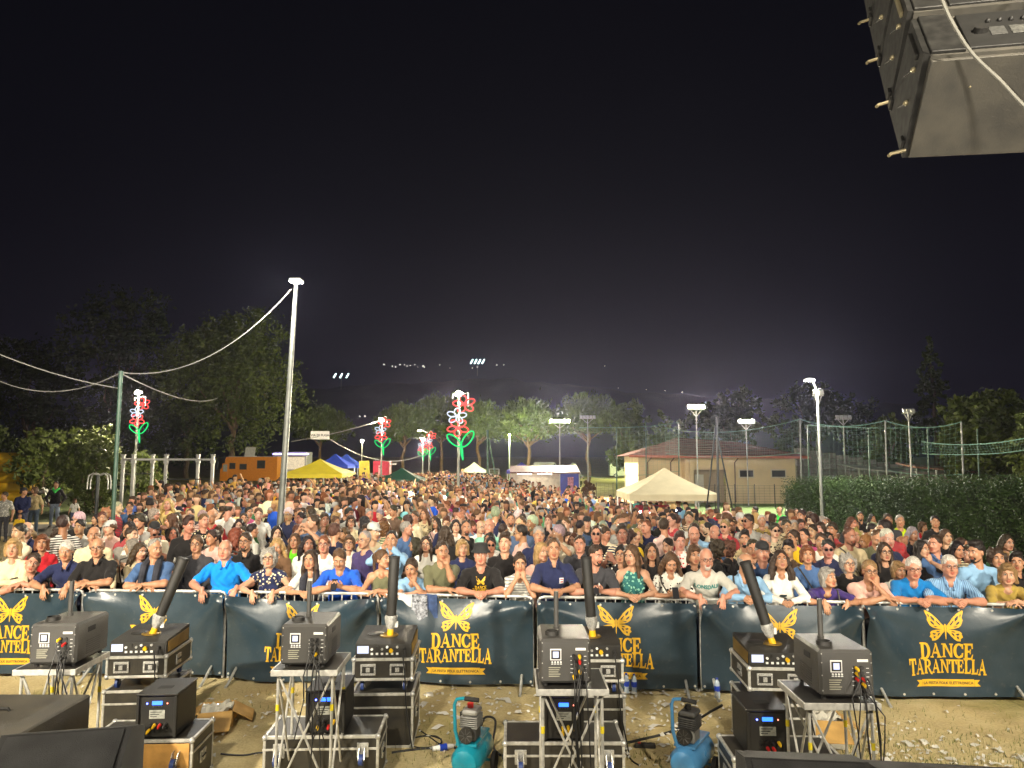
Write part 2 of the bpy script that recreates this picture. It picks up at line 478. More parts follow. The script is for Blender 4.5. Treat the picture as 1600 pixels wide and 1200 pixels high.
 s.ell(hp_(0, -0.084, -0.058), (0.021, 0.012, 0.0065), 'lips', 0.006, hr)
 s.ell(hp_(0, -0.083, -0.073), (0.018, 0.0125, 0.0075), 'lips', 0.006, hr)
 # arms
 l1, l2 = 0.30, 0.255
 shL = {sx: Vector(sp(sx * sw, 0.012, 0.455)) for sx in (-1, 1)}
 hands = []
 def tgt(sx):
  """wrist target in body space, pole, finger direction, palm normal, hand kind"""
  if pose == 'stand': return Vector((sx * 0.29, -0.04, 0.84)), (sx * 0.3, 1, 0), (0, -0.12, -1), (-sx, 0.1, 0), 'relax'
  if pose == 'crossed':
   z = 1.165 + 0.035 * sx
   return Vector((-sx * 0.10, -0.225 - 0.05 * hv - 0.02 * sx, z)), (sx, 0.2, -1.0), (-sx, 0.22, 0.16), (0, 1, -0.2), 'relax'
  if pose == 'clasp': return Vector((sx * 0.07, -0.24 - 0.10 * hv, 0.96)), (sx, 0.6, -0.2), (-sx * .75, -0.5, -0.25), (-sx * 0.4, 0.6, -.5), 'curl'
  if pose == 'phone': return Vector((sx * 0.055, -0.30, 1.27)), (sx * .8, 0.1, -1.0), (-sx * 0.25, -0.35, 0.9), (-sx, 0.5, 0), 'curl'
  if pose == 'phone_low': return Vector((sx * 0.06, -0.30 - .04 * hv, 1.12)), (sx * .8, 0.3, -1.0), (-sx * 0.35, -0.8, 0.35), (-sx * .6, 0.2, .8), 'curl'
  if pose == 'photo': return Vector((sx * 0.075, -0.34, 1.52)), (sx * 1, 0.1, -1.0), (-sx * 0.35, -0.25, 0.9), (-sx, 0.3, 0), 'curl'
  if pose == 'raise':
   if sx > 0: return Vector((0.22, -0.22, 1.92)), (1, 0.2, -.3), (0, -0.15, 1), (-.2, -1, 0), 'relax'
   return Vector((-0.28, -0.06, 0.85)), (-0.3, 1, 0), (0, -0.12, -1), (1, 0.1, 0), 'relax'
  if pose == 'chin':
   if sx > 0: return Vector(hp_(0.035, -0.105, -0.165)), (1, -0.3, -1.0), (-0.15, 0.15, 1), (-0.4, 1, 0), 'curl'
   return Vector((0.09, -0.23, 1.13)), (-1, 0.2, -1.0), (1, 0.1, 0.1), (0, 1, -.2), 'relax'
  if pose == 'pocket': return Vector((sx * 0.215, -0.06, 0.90)), (sx, 0.8, 0), (-sx * 0.35, -0.25, -1), (-sx, 0.1, 0), 'relax'
  # leaning on the crowd barrier: rail top at z 1.12, local y -0.36
  if pose == 'lean_cross':
   return Vector((-sx * 0.01 - 0.02, ry - 0.02 - 0.03 * sx, 1.168 + 0.012 * sx)), (sx * 1.0, -0.15, -0.4), (-sx * 0.85, -0.35, -0.18), (0, 0.3, -1), 'relax'
  if pose == 'lean_clasp':
   return Vector((sx * 0.062, ry - 0.10, 1.15)), (sx * 1.0, 0.2, -0.3), (-sx * .55, -0.75, -0.25), (-sx * .7, 0.2, -.6), 'curl'
  if pose == 'lean_hang':
   return Vector((sx * 0.13, ry - 0.10, 1.135)), (sx * 1.0, 0.3, -0.1), (-sx * 0.12, -0.45, -1), (-sx * .2, 1, -0.3), 'relax'
  if pose == 'lean_hang1':
   if sx < 0: return Vector((-0.17, ry - 0.10, 1.125)), (-1.0, 0.3, -0.1), (0.05, -0.35, -1), (0, 1, -0.3), 'relax'
   return Vector((0.24, ry - 0.09, 1.14)), (1.0, 0.4, -0.3), (-0.3, -0.5, -.8), (-.2, 1, -.3), 'relax'
  if pose == 'lean_chin2':
   return Vector(hp_(sx * 0.05, -0.085, -0.175)), (sx * .6, -0.5, -1.0), (-sx * 0.2, 0.05, 1), (-sx * .3, 1, 0), 'fist'
  if pose == 'lean_chin':
   if sx > 0: return Vector(hp_(0.055, -0.07, -0.165)), (.7, -0.5, -1.0), (0.05, 0.05, 1), (-.5, .8, 0), 'relax'
   return Vector((0.10, ry - 0.03, 1.168)), (-1, -0.1, -0.5), (0.9, -0.2, -0.1), (0, .3, -1), 'relax'
  if pose == 'lean_phone':
   return Vector((sx * 0.065, ry - 0.07, 1.19)), (sx * 1.0, 0.1, -0.5), (-sx * .35, -0.75, 0.35), (-sx * .6, 0.2, .8), 'curl'
  raise KeyError(pose)
 ar = 0.047 + 0.008 * hv - 0.007 * F_; fr = 0.039 + 0.005 * hv - 0.005 * F_
 for sx in (-1, 1):
  sh = shL[sx]; t, pole, fdir, pn, kind = tgt(sx)
  el, wr = ik(sh, t, pole, l1, l2)
  s.ell(tuple(sh), (0.056 + .006 * hv, 0.056, 0.054), ctag, 0.035)
  wr_r = 0.027 - 0.003 * F_
  if sleeve >= 0.9:
   s.cone(sh, el, 0.056 + 0.008 * hv, 0.050 + 0.006 * hv, 'top', 0.03); s.cone(el, wr, 0.051 + .005 * hv, 0.038, 'top', 0.02)
   s.cone(wr + (el - wr) * 0.1, wr, 0.03, wr_r, 'skin', 0.01)
  else:
   s.cone(sh, el, ar + 0.006, ar - 0.006, 'skin', 0.03)
   if sleeve > 0.05:
    e2 = sh + (el - sh) * sleeve * 1.45
    s.cone(sh, e2, 0.055 + 0.008 * hv, 0.062 + 0.008 * hv, 'top', 0.02)
   s.cone(el, el + (wr - el) * 0.35, ar - 0.006, fr + 0.003, 'skin', 0.02)
   s.cone(el + (wr - el) * 0.3, wr, fr + 0.003, wr_r, 'skin', 0.02)
  hands.append((sx, wr, Vector(fdir), Vector(pn), kind, el))
 # grid
 P = np.array([[*p[2], *p[3]] for p in s.p if p[0] != 's'])
 lo = P[:, :3].min(0) - 0.03; hi = P[:, 3:].max(0) + 0.03
 h0 = np.array(hc) - 0.125; h1 = np.array(hc) + 0.125; h0[2] = hc.z - 0.145; h1[2] = hc.z + 0.14
 lo = np.minimum(lo, h0); hi = np.maximum(hi, h1)
 xs = axis(lo[0], hi[0], dz, h0[0], h1[0], fd); ys = axis(lo[1], hi[1], dz, h0[1], h1[1], fd); zs = axis(lo[2], hi[2], dz, h0[2], h1[2], fd)
 F = s.field(xs, ys, zs)
 V, Q = surface_nets(F, xs, ys, zs)
 tg = s.tags(V[Q].mean(1), TAGS)
 # cloth folds: small real displacement on the garments
 pt = s.tags(V, TAGS); cl = ((pt == 1) | (pt == 2)).astype(float)
 a, b, c = V[:, 0] + seed * 0.37, V[:, 1], V[:, 2]
 fold = 0.0050 * np.sin(34 * c + 9 * np.sin(7 * a + 3 * b) + seed) * np.sin(13 * a + 11 * b + 5 * c) + 0.0035 * np.sin(55 * a + 21 * c + 4 * np.sin(17 * c))
 nrm = np.zeros_like(V)
 fn = np.cross(V[Q[:, 2]] - V[Q[:, 0]], V[Q[:, 3]] - V[Q[:, 1]])
 for k in range(4): np.add.at(nrm, Q[:, k], fn)
 nrm /= np.linalg.norm(nrm, axis=1)[:, None] + 1e-9
 V = V + nrm * (fold * cl * (0.8 + 0.6 * hv))[:, None]
 vs, qs, ts = [V], [Q], [tg]; off = len(V)
 for sx, wr, fdir, pn, kind, el in hands:
  hv_, hq = HANDS[kind]
  x = fdir.normalized(); z = (-(pn - x * pn.dot(x))).normalized(); y = z.cross(x)
  M = np.array([[x[i], y[i], z[i]] for i in range(3)])
  hv2 = hv_.copy()
  want = Vector((-sx, 0, 0)) if pose in ('stand', 'pocket') else Vector((0, 0, 1))
  # the thumb sits on +y: mirror for the other hand
  mir = -1 if (y.dot(Vector((0, -1, 0.6))) < 0) else 1
  hv2[:, 1] *= mir
  sc = 0.92 if female else 1.0
  W = (hv2 * sc) @ M.T + np.array(wr)
  q2 = hq[:, ::-1] if mir < 0 else hq
  vs.append(W); qs.append(q2 + off); ts.append(np.zeros(len(q2), np.int32)); off += len(W)
 V = np.concatenate(vs); Q = np.concatenate(qs); tg = np.concatenate(ts)
 tri = []; tt = []
 if eyes:
  mb = MB(); marks = []
  for sx in (-1, 1):
   n0 = len(mb.f); mb.ball((sx * 0.031, -0.0765, 0.010), 0.0128, 8, 6); marks += [5] * (len(mb.f) - n0)
   n0 = len(mb.f); mb.ball((sx * 0.0305, -0.0845, 0.010), 0.0066, 8, 6); marks += [6] * (len(mb.f) - n0)
   n0 = len(mb.f); mb.tube([(sx * 0.012, -0.0915, 0.030), (sx * 0.030, -0.0885, 0.0365), (sx * 0.049, -0.0755, 0.031)], [0.0042, 0.0055, 0.0024], 5); marks += [7] * (len(mb.f) - n0)
   n0 = len(mb.f); mb.tube([(sx * 0.0155, -0.087, 0.0115), (sx * 0.031, -0.0905, 0.0195), (sx * 0.047, -0.0795, 0.0125)], [0.0018, 0.003, 0.0016], 5); marks += [7 if female else 0] * (len(mb.f) - n0)
  W = np.array([hp_(*p) for p in mb.v])
  q4 = [(f, m) for f, m in zip(mb.f, marks) if len(f) == 4]; t3 = [(f, m) for f, m in zip(mb.f, marks) if len(f) == 3]
  t5 = [(f, m) for f, m in zip(mb.f, marks) if len(f) > 4]
  for f, m in t5:
   for k in range(1, len(f) - 1): t3.append(((f[0], f[k], f[k + 1]), m))
  V = np.concatenate([V, W]); Q = np.concatenate([Q, np.array([f for f, m in q4]) + off]); tg = np.concatenate([tg, [m for f, m in q4]])
  tri = np.array([f for f, m in t3]) + off; tt = [m for f, m in t3]
 me = npmesh('person', V, Q, tri if len(tri) else None)
 me.polygons.foreach_set('material_index', np.concatenate([tg, tt]).astype(np.int32))
 for k in ('skin', 'top', 'bottom', 'shoe', 'lips', 'eye_white', 'iris', 'brow'): me.materials.append(PM[k])
 hm = HM.to_4x4(); hm.translation = hc
 return {'me': me, 'head': hm, 'wr': {h[0]: h[1] for h in hands}, 'spine': Matrix.Translation(Vector((0, lean * 0.16, hipz))) @ RS.to_4x4(), 'female': female}

# ---- person materials: colours come from each person's own properties
PM = {}
def attr(nt, nm):
 n = nt.nodes.new('ShaderNodeAttribute'); n.attribute_type = 'OBJECT'; n.attribute_name = nm; return n
def person_mats():
 m, nt, b = newmat('skin'); N, L = nt.nodes, nt.links
 a = attr(nt, 'skin_colour'); tc = N.new('ShaderNodeTexCoord'); n = N.new('ShaderNodeTexNoise'); n.inputs['Scale'].default_value = 14; n.inputs['Detail'].default_value = 3
 L.new(tc.outputs['Object'], n.inputs['Vector'])
 mx = N.new('ShaderNodeMix'); mx.data_type = 'RGBA'; mx.blend_type = 'MULTIPLY'; mx.inputs[0].default_value = 0.5
 r = N.new('ShaderNodeValToRGB'); r.color_ramp.elements[0].color = (0.86, 0.66, 0.60, 1); r.color_ramp.elements[1].color = (1, 1, 1, 1); r.color_ramp.elements[0].position = .3; r.color_ramp.elements[1].position = .65
 L.new(n.outputs[0], r.inputs[0]); L.new(a.outputs['Color'], mx.inputs[6]); L.new(r.outputs[0], mx.inputs[7]); L.new(mx.outputs[2], b.inputs['Base Color'])
 b.inputs['Roughness'].default_value = 0.48; b.inputs['Subsurface Weight'].default_value = 0.0; b.inputs['Specular IOR Level'].default_value = 0.4
 PM['skin'] = m
 m, nt, b = newmat('lips'); a = attr(nt, 'skin_colour'); mx = nt.nodes.new('ShaderNodeMix'); mx.data_type = 'RGBA'; mx.blend_type = 'MULTIPLY'; mx.inputs[0].default_value = 1; mx.inputs[7].default_value = (0.70, 0.40, 0.40, 1)
 nt.links.new(a.outputs['Color'], mx.inputs[6]); nt.links.new(mx.outputs[2], b.inputs['Base Color']); b.inputs['Roughness'].default_value = 0.4; PM['lips'] = m
 PM['eye_white'] = mat('eye_white', (0.62, 0.58, 0.54), 0.25, var=0); PM['iris'] = mat('iris', (0.02, 0.013, 0.009), 0.15, var=0)
 m, nt, b = newmat('brow'); a = attr(nt, 'hair_colour'); mx = nt.nodes.new('ShaderNodeMix'); mx.data_type = 'RGBA'; mx.inputs[0].default_value = 0.5; mx.inputs[7].default_value = (0.03, 0.02, 0.015, 1)
 nt.links.new(a.outputs['Color'], mx.inputs[6]); nt.links.new(mx.outputs[2], b.inputs['Base Color']); b.inputs['Roughness'].default_value = 0.8; PM['brow'] = m
 def cloth(key, prop, patterned):
  m, nt, b = newmat('cloth_' + key); N, L = nt.nodes, nt.links
  a = attr(nt, prop); tc = N.new('ShaderNodeTexCoord')
  col = a.outputs['Color']
  if patterned:
   a2 = attr(nt, 'pattern_colour'); kd = attr(nt, 'pattern')
   # 1 = stripes, 2 = spots / flowers, 3 = pinstripes
   sp = N.new('ShaderNodeSeparateXYZ'); L.new(tc.outputs['Object'], sp.inputs[0])
   def mth(op, x, y=None):
    q = N.new('ShaderNodeMath'); q.operation = op
    for i, s_ in enumerate((x, y)):
     if s_ is None: continue
     if isinstance(s_, (int, float)): q.inputs[i].default_value = s_
     else: L.new(s_, q.inputs[i])
    return q.outputs[0]
   st = mth('GREATER_THAN', mth('SINE', mth('MULTIPLY', sp.outputs['Z'], 190.0)), 0.1)
   ps = mth('GREATER_THAN', mth('SINE', mth('MULTIPLY', sp.outputs['X'], 330.0)), 0.55)
   vo = N.new('ShaderNodeTexVoronoi'); vo.inputs['Scale'].default_value = 24; L.new(tc.outputs['Object'], vo.inputs['Vector'])
   nz = N.new('ShaderNodeTexNoise'); nz.inputs['Scale'].default_value = 30; L.new(tc.outputs['Object'], nz.inputs['Vector'])
   fl = mth('LESS_THAN', mth('ADD', vo.outputs['Distance'], mth('MULTIPLY', mth('SUBTRACT', nz.outputs[0], .5), 0.7)), 0.33)
   k = kd.outputs['Fac']
   f = mth('ADD', mth('ADD', mth('MULTIPLY', st, mth('COMPARE', k, 1.0)), mth('MULTIPLY', fl, mth('COMPARE', k, 2.0))), mth('MULTIPLY', ps, mth('COMPARE', k, 3.0)))
   mx = N.new('ShaderNodeMix'); mx.data_type = 'RGBA'; L.new(f, mx.inputs[0]); L.new(col, mx.inputs[6]); L.new(a2.outputs['Color'], mx.inputs[7]); col = mx.outputs[2]
  n = N.new('ShaderNodeTexNoise'); n.inputs['Scale'].default_value = 9; n.inputs['Detail'].default_value = 4; n.inputs['Distortion'].default_value = 0.8
  L.new(tc.outputs['Object'], n.inputs['Vector'])
  mx = N.new('ShaderNodeMix'); mx.data_type = 'RGBA'; mx.blend_type = 'MULTIPLY'; mx.inputs[0].default_value = 0.45
  L.new(col, mx.inputs[6]); L.new(n.outputs[0], mx.inputs[7])
  mx2 = N.new('ShaderNodeMix'); mx2.data_type = 'RGBA'; mx2.inputs[0].default_value = 0.55; L.new(mx.outputs[2], mx2.inputs[6]); L.new(col, mx2.inputs[7])
  L.new(mx2.outputs[2], b.inputs['Base Color'])
  bp = N.new('ShaderNodeBump'); bp.inputs['Strength'].default_value = 0.55; bp.inputs['Distance'].default_value = 0.03
  L.new(n.outputs[0], bp.inputs['Height']); L.new(bp.outputs[0], b.inputs['Normal'])
  b.inputs['Roughness'].default_value = 0.88; b.inputs['Specular IOR Level'].default_value = 0.2; b.inputs['Sheen Weight'].default_value = 0.1
  PM[key] = m
 cloth('top', 'top_colour', True); cloth('bottom', 'bottom_colour', False)
 PM['shoe'] = mat('shoe_leather', (0.10, 0.09, 0.085), 0.6, var=0.2)
 m, nt, b = newmat('hair'); N, L = nt.nodes, nt.links
 a = attr(nt, 'hair_colour'); tc = N.new('ShaderNodeTexCoord'); mp = N.new('ShaderNodeMapping'); mp.inputs['Scale'].default_value = (120, 120, 14)
 n = N.new('ShaderNodeTexNoise'); n.inputs['Scale'].default_value = 1.0; n.inputs['Detail'].default_value = 4
 L.new(tc.outputs['Object'], mp.inputs[0]); L.new(mp.outputs[0], n.inputs['Vector'])
 r = N.new('ShaderNodeValToRGB'); r.color_ramp.elements[0].color = (0.42, 0.40, 0.38, 1); r.color_ramp.elements[1].color = (1.15, 1.12, 1.08, 1); r.color_ramp.elements[0].position = .32; r.color_ramp.elements[1].position = .68
 mx = N.new('ShaderNodeMix'); mx.data_type = 'RGBA'; mx.blend_type = 'MULTIPLY'; mx.inputs[0].default_value = 1
 L.new(n.outputs[0], r.inputs[0]); L.new(a.outputs['Color'], mx.inputs[6]); L.new(r.outputs[0], mx.inputs[7]); L.new(mx.outputs[2], b.inputs['Base Color'])
 bp = N.new('ShaderNodeBump'); bp.inputs['Strength'].default_value = 0.8; bp.inputs['Distance'].default_value = 0.012
 L.new(n.outputs[0], bp.inputs['Height']); L.new(bp.outputs[0], b.inputs['Normal'])
 b.inputs['Roughness'].default_value = 0.5; b.inputs['Specular IOR Level'].default_value = 0.35
 PM['hair'] = m
person_mats()

# ---- hair styles, in head space (face towards -Y)
def hair_mesh(style, seed=0):
 s = SDF(); K = 'hair'
 if style in ('short', 'crop', 'fringe_ring', 'quiff', 'curly_short', 'thin'):
  g = {'short': 1.10, 'crop': 1.05, 'fringe_ring': 1.06, 'quiff': 1.09, 'curly_short': 1.18, 'thin': 1.05}[style]
  s.ell((0, 0.018, 0.030), (0.077 * g + .003, 0.096 * g + .002, 0.095 * g + .003), K, 0.01)
  if style == 'quiff': s.ell((0, -0.045, 0.118), (0.055, 0.05, 0.035), K, 0.03); s.ell((0.02, 0.02, 0.125), (0.055, 0.06, 0.028), K, 0.03)
 else:
  s.ell((0, 0.020, 0.034), (0.087, 0.106, 0.104), K, 0.02)
  if style == 'bob':
   for sx in (-1, 1): s.cone((sx * 0.075, 0.0, 0.03), (sx * 0.083, -0.005, -0.095), 0.030, 0.026, K, 0.03)
   s.ell((0, 0.06, -0.03), (0.088, 0.06, 0.10), K, 0.03); s.ell((0, -0.068, 0.092), (0.055, 0.028, 0.022), K, 0.02)
  elif style == 'long':
   for sx in (-1, 1):
    s.cone((sx * 0.076, -0.005, 0.03), (sx * 0.085, -0.015, -0.12), 0.026, 0.030, K, 0.03); s.cone((sx * 0.085, -0.015, -0.12), (sx * 0.095, -0.045, -0.27), 0.030, 0.018, K, 0.03)
   s.ell((0, 0.065, -0.10), (0.095, 0.05, 0.19), K, 0.03)
  elif style == 'wavy':
   r2 = random.Random(seed)
   for i in range(22):
    t = (i / 21 - 0.5) * 2; an = t * 2.05
    x, y = 0.088 * math.sin(an), 0.02 + 0.078 * math.cos(an)
    p = np.array((x, y, 0.02));
    for j in range(4):
     q = p + np.array((r2.uniform(-.02, .02) + x * 0.12, r2.uniform(-.02, .02), -0.062)); s.cone(p, q, 0.024, 0.022, K, 0.012); p = q
  elif style == 'curly':
   r2 = random.Random(seed)
   for i in range(70):
    u = r2.uniform(-1, 1); an = r2.uniform(-2.3, 2.3); z = 0.125 * u + 0.0
    rr = 0.098 * math.sqrt(max(0.05, 1 - ((z - 0.02) / 0.16) ** 2))
    s.ell((rr * math.sin(an), 0.025 + rr * math.cos(an), z), (0.026, 0.026, 0.026), K, 0.008)
  elif style == 'pony':
   s.ell((0, 0.125, 0.06), (0.026, 0.028, 0.028), K, 0.015); s.cone((0, 0.14, 0.05), (0.01, 0.16, -0.14), 0.028, 0.016, K, 0.02)
  elif style == 'bun':
   s.ell((0, 0.105, 0.105), (0.042, 0.042, 0.040), K, 0.015)
 xs = axis(-0.16, 0.16, 0.0075); ys = axis(-0.14, 0.21, 0.0075); zs = axis(-0.32, 0.18, 0.0075)
 F = s.field(xs, ys, zs)
 X, Y, Z = xs[:, None, None], ys[None, :, None], zs[None, None, :]
 F = F + 0.0055 * np.sin(70 * X + seed) * np.sin(60 * Y + 2 * seed) * np.sin(45 * Z) + 0.0035 * np.sin(130 * X + 40 * Z) * np.sin(110 * Y + 1.7 * seed)
 if style in ('fringe_ring',):
  F = np.maximum(F, Z - 0.055 + 0.15 * np.minimum(Y, 0.0))
  F = np.maximum(F, -(0.97 * Y + 0.10 * Z - 0.022) + np.zeros_like(F))
 elif style in ('short', 'crop', 'quiff', 'curly_short', 'thin'):
  c = {'thin': -0.02, 'crop': 0.010}.get(style, 0.013)
  ed = 0.81 * Y + 0.587 * Z + c + 0.55 * np.clip(np.abs(X) - 0.035, 0, 0.03) * (Z > 0.0) - 0.020 * np.exp(-((np.abs(X) - 0.076) / 0.014) ** 2) * (Z < 0.03) + 0.004 * np.sin(160 * X + seed) * np.sin(90 * Z + seed) + (0.30 * X if style == 'short' else -0.22 * X if style == 'quiff' else 0) + 0.006 * np.sin(75 * X + 2 * seed)
  F = F + 0.0085 * np.clip(1 - ed / 0.032, 0, 1)          # the hair thins out towards the hairline
  F = np.maximum(F, -ed)
  F = np.maximum(F, -(Z + 0.085))
 else:
  # keep the face clear: an ellipsoidal opening in front
  side = {'bob': 0.060, 'long': 0.062, 'wavy': 0.064, 'curly': 0.064}.get(style, 0.070)
  top = {'bob': 0.066, 'long': 0.088, 'wavy': 0.082, 'curly': 0.075}.get(style, 0.078)
  face = np.sqrt((X / side) ** 2 + ((Z + 0.06) / (top + 0.06)) ** 2 + ((np.minimum(Y + 0.10, 0)) / 0.3) ** 2) - 1
  face = np.maximum(face * 0.06, Y + 0.012)
  F = np.maximum(F, -face)
  if style in ('pony', 'bun'):
   F = np.maximum(F, np.minimum(-(0.81 * Y + 0.587 * Z + 0.02) , 1) + np.zeros_like(F))
 V, Q = surface_nets(F.astype(np.float32), xs, ys, zs)
 me = npmesh('hair', V, Q); me.materials.append(PM['hair'])
 return me
HAIR = {k: hair_mesh(k, i) for i, k in enumerate(('short', 'crop', 'fringe_ring', 'quiff', 'curly_short', 'thin', 'bob', 'long', 'wavy', 'curly', 'pony', 'bun'))}

def beard_mesh():
 s = SDF()
 s.ell((0, -0.022, -0.045), (0.066, 0.073, 0.082), 'b', 0.02); s.ell((0, -0.064, -0.104), (0.034, 0.028, 0.026), 'b', 0.03)
 xs = axis(-0.09, 0.09, 0.0065); ys = axis(-0.12, 0.06, 0.0065); zs = axis(-0.15, 0.04, 0.0065)
 F = s.field(xs, ys, zs); X, Y, Z = xs[:, None, None], ys[None, :, None], zs[None, None, :]
 F = np.maximum(F, Z + 0.046 - np.clip(np.abs(X) - 0.03, 0, 1) * 1.3 + np.zeros_like(F))
 F = np.maximum(F, Y - 0.015 + np.zeros_like(F))
 mouth = np.sqrt((X / 0.027) ** 2 + ((Z + 0.066) / 0.014) ** 2) - 1
 F = np.maximum(F, -mouth * 0.014)
 V, Q = surface_nets(F.astype(np.float32), xs, ys, zs); me = npmesh('beard', V, Q); me.materials.append(PM['hair']); return me
BEARD = beard_mesh()
def glasses_mesh(m):
 mb = MB()
 for sx in (-1, 1):
  c = Vector((sx * 0.032, -0.104, 0.008))
  mb.tube([c + Vector((0.026 * math.cos(t), 0.006 * abs(math.cos(t)) * (1 if math.cos(t) * sx > 0 else 0), 0.019 * math.sin(t))) for t in [2 * PI * i / 14 for i in range(14)]], 0.0026, 5, closed=True)
  mb.tube([(sx * 0.058, -0.098, 0.012), (sx * 0.080, -0.07, 0.012), (sx * 0.083, 0.01, 0.008)], 0.0024, 5)
 mb.tube([(-0.007, -0.106, 0.014), (0.007, -0.106, 0.014)], 0.0024, 5)
 return mb.mesh('glasses', m)
def lens_mesh(m):
 mb = MB()
 for sx in (-1, 1):
  mb.tube([(sx * 0.032, -0.101, 0.008), (sx * 0.032, -0.1035, 0.008)], 0.020, 12, M=None)
 return mb.mesh('lens', m)
GL_M = mat('glasses_frame', (0.015, 0.013, 0.012), 0.3, var=0)
GLASSES = glasses_mesh(GL_M)
SUNLENS = lens_mesh(mat('sunglass_lens', (0.008, 0.008, 0.01), 0.1, var=0))
def cap_mesh(col, name, bucket=False):
 mb = MB()
 if bucket:
  mb.lathe([(0.108, 0.045), (0.104, 0.05), (0.092, 0.10), (0.088, 0.138), (0.060, 0.148), (0.0, 0.150)], 20, Matrix.Translation((0, 0.012, 0)))
  mb.lathe([(0.094, 0.072), (0.128, 0.040), (0.130, 0.037), (0.096, 0.062)], 20, Matrix.Translation((0, 0.012, 0)))
 else:
  mb.lathe([(0.090, 0.055), (0.092, 0.07), (0.086, 0.105), (0.06, 0.140), (0.02, 0.152), (0.0, 0.153)], 18, Matrix.Translation((0, 0.018, -0.005)) @ Matrix.Diagonal((0.97, 1.16, 1, 1)))
  vs = []; n = 9
  for r_, z_ in ((0.080, 0.062), (0.165, 0.048)):
   for j in range(n):
    t = PI + PI * (0.12 + 0.76 * j / (n - 1)); vs.append((0.078 * math.cos(t) * (1 if r_ < .1 else .95), 0.01 + (r_) * math.sin(t) * 1.0, z_))
  vs += [(x, y, z - 0.005) for x, y, z in vs]
  fs = []
  for j in range(n - 1): fs += [(j, j + 1, n + j + 1, n + j), (2 * n + j, 3 * n + j, 3 * n + j + 1, 2 * n + j + 1), (n + j, n + j + 1, 3 * n + j + 1, 3 * n + j)]
  mb.add(vs, fs)
 return mb.mesh(name, mat('cap_' + name, col, 0.85, var=0.15))
def phone_mesh():
 mb = MB(); mb.box(-0.037, 0.037, -0.0045, 0.0045, -0.075, 0.075, 0.003); return mb.mesh('phone', mat('phone_body', (0.02, 0.02, 0.023), 0.3, var=0))
PHONE = phone_mesh()
# ------------------------------------------------------------------ ground, stage deck, barriers and banners
def ground_material():
 m, nt, b = newmat('dry_ground'); N, L = nt.nodes, nt.links
 g = N.new('ShaderNodeNewGeometry')
 def noise(sc, det=5, dis=0.0):
  n = N.new('ShaderNodeTexNoise'); n.inputs['Scale'].default_value = sc; n.inputs['Detail'].default_value = det; n.inputs['Distortion'].default_value = dis
  L.new(g.outputs['Position'], n.inputs['Vector']); return n.outputs[0]
 def ramp(f, *st):
  r = N.new('ShaderNodeValToRGB'); L.new(f, r.inputs[0])
  e = r.color_ramp.elements; e[0].position, e[0].color = st[0][0], (*st[0][1], 1); e[1].position, e[1].color = st[-1][0], (*st[-1][1], 1)
  for p, c in st[1:-1]: x = e.new(p); x.color = (*c, 1)
  return r.outputs[0]
 def mix(f, a, c):
  x = N.new('ShaderNodeMix'); x.data_type = 'RGBA'; L.new(f, x.inputs[0]); L.new(a, x.inputs[6]); L.new(c, x.inputs[7]); return x.outputs[2]
 soil = ramp(noise(1.4, 8, .6), (.30, (.44, .345, .17)), (.48, (.56, .455, .225)), (.62, (.62, .53, .29)), (.75, (.50, .40, .20)))
 fine = ramp(noise(38, 4), (.35, (.36, .28, .145)), (.65, (.62, .52, .31)))
 f5 = N.new('ShaderNodeMath'); f5.operation = 'MULTIPLY'; L.new(noise(5, 3), f5.inputs[0]); f5.inputs[1].default_value = 0.75
 base = mix(f5.outputs[0], soil, fine)
 grass = ramp(noise(26, 4), (.3, (.13, .13, .035)), (.7, (.34, .30, .09)))
 gm = ramp(noise(0.55, 6, 1.2), (.50, (0, 0, 0)), (.66, (.75, .75, .75)))
 col = mix(gm, base, grass)
 L.new(col, b.inputs['Base Color']); b.inputs['Roughness'].default_value = 0.95; b.inputs['Specular IOR Level'].default_value = 0.15
 bp = N.new('ShaderNodeBump'); bp.inputs['Strength'].default_value = 0.6; bp.inputs['Distance'].default_value = 0.025
 L.new(noise(22, 6), bp.inputs['Height']); L.new(bp.outputs[0], b.inputs['Normal'])
 return m
def sheet(name, x0f, x1f, ys, nx, material, dz=0.0, bumpy=0.0):
 v, f = [], []
 r = random.Random(3)
 for j, y in enumerate(ys):
  a, c = x0f(y), x1f(y)
  for i in range(nx + 1):
   x = a + (c - a) * i / nx
   v.append((x, y, ground_z(x, y) + dz + (r.uniform(-bumpy, bumpy) if y < 16 else 0)))
 for j in range(len(ys) - 1):
  for i in range(nx):
   a = j * (nx + 1) + i; f.append((a, a + 1, a + nx + 2, a + nx + 1))
 me = npmesh(name, v, f); me.materials.append(material)
 return link(name, me)
ys_g = [-30, -10, 0] + [2 + 0.22 * i for i in range(50)] + [13 + 0.8 * i for i in range(30)] + [38, 42, 48, 56, 66, 80, 100, 130, 180, 260, 400, 700, 1200, 2500]
struct(sheet('ground', lambda y: -30 - 1.6 * abs(y), lambda y: 30 + 1.6 * abs(y), ys_g, 90, ground_material(), 0, 0.006))
struct(sheet('sports_pitch', lambda y: y * 0.235, lambda y: y * 0.62, [20 + 0.8 * i for i in range(42)], 40, mat('artificial_turf', (0.10, 0.19, 0.045), 0.9, var=0.12, scale=1.2, bump=0.5, bscale=200), 0.004))
struct(sheet('asphalt_path', lambda y: -2.0 * y, lambda y: -0.47 * y, [25.6 + 0.5 * i for i in range(10)], 40, mat('asphalt', (0.085, 0.08, 0.07), 0.9, var=0.15, scale=2.5, bump=0.4, bscale=120), 0.004))
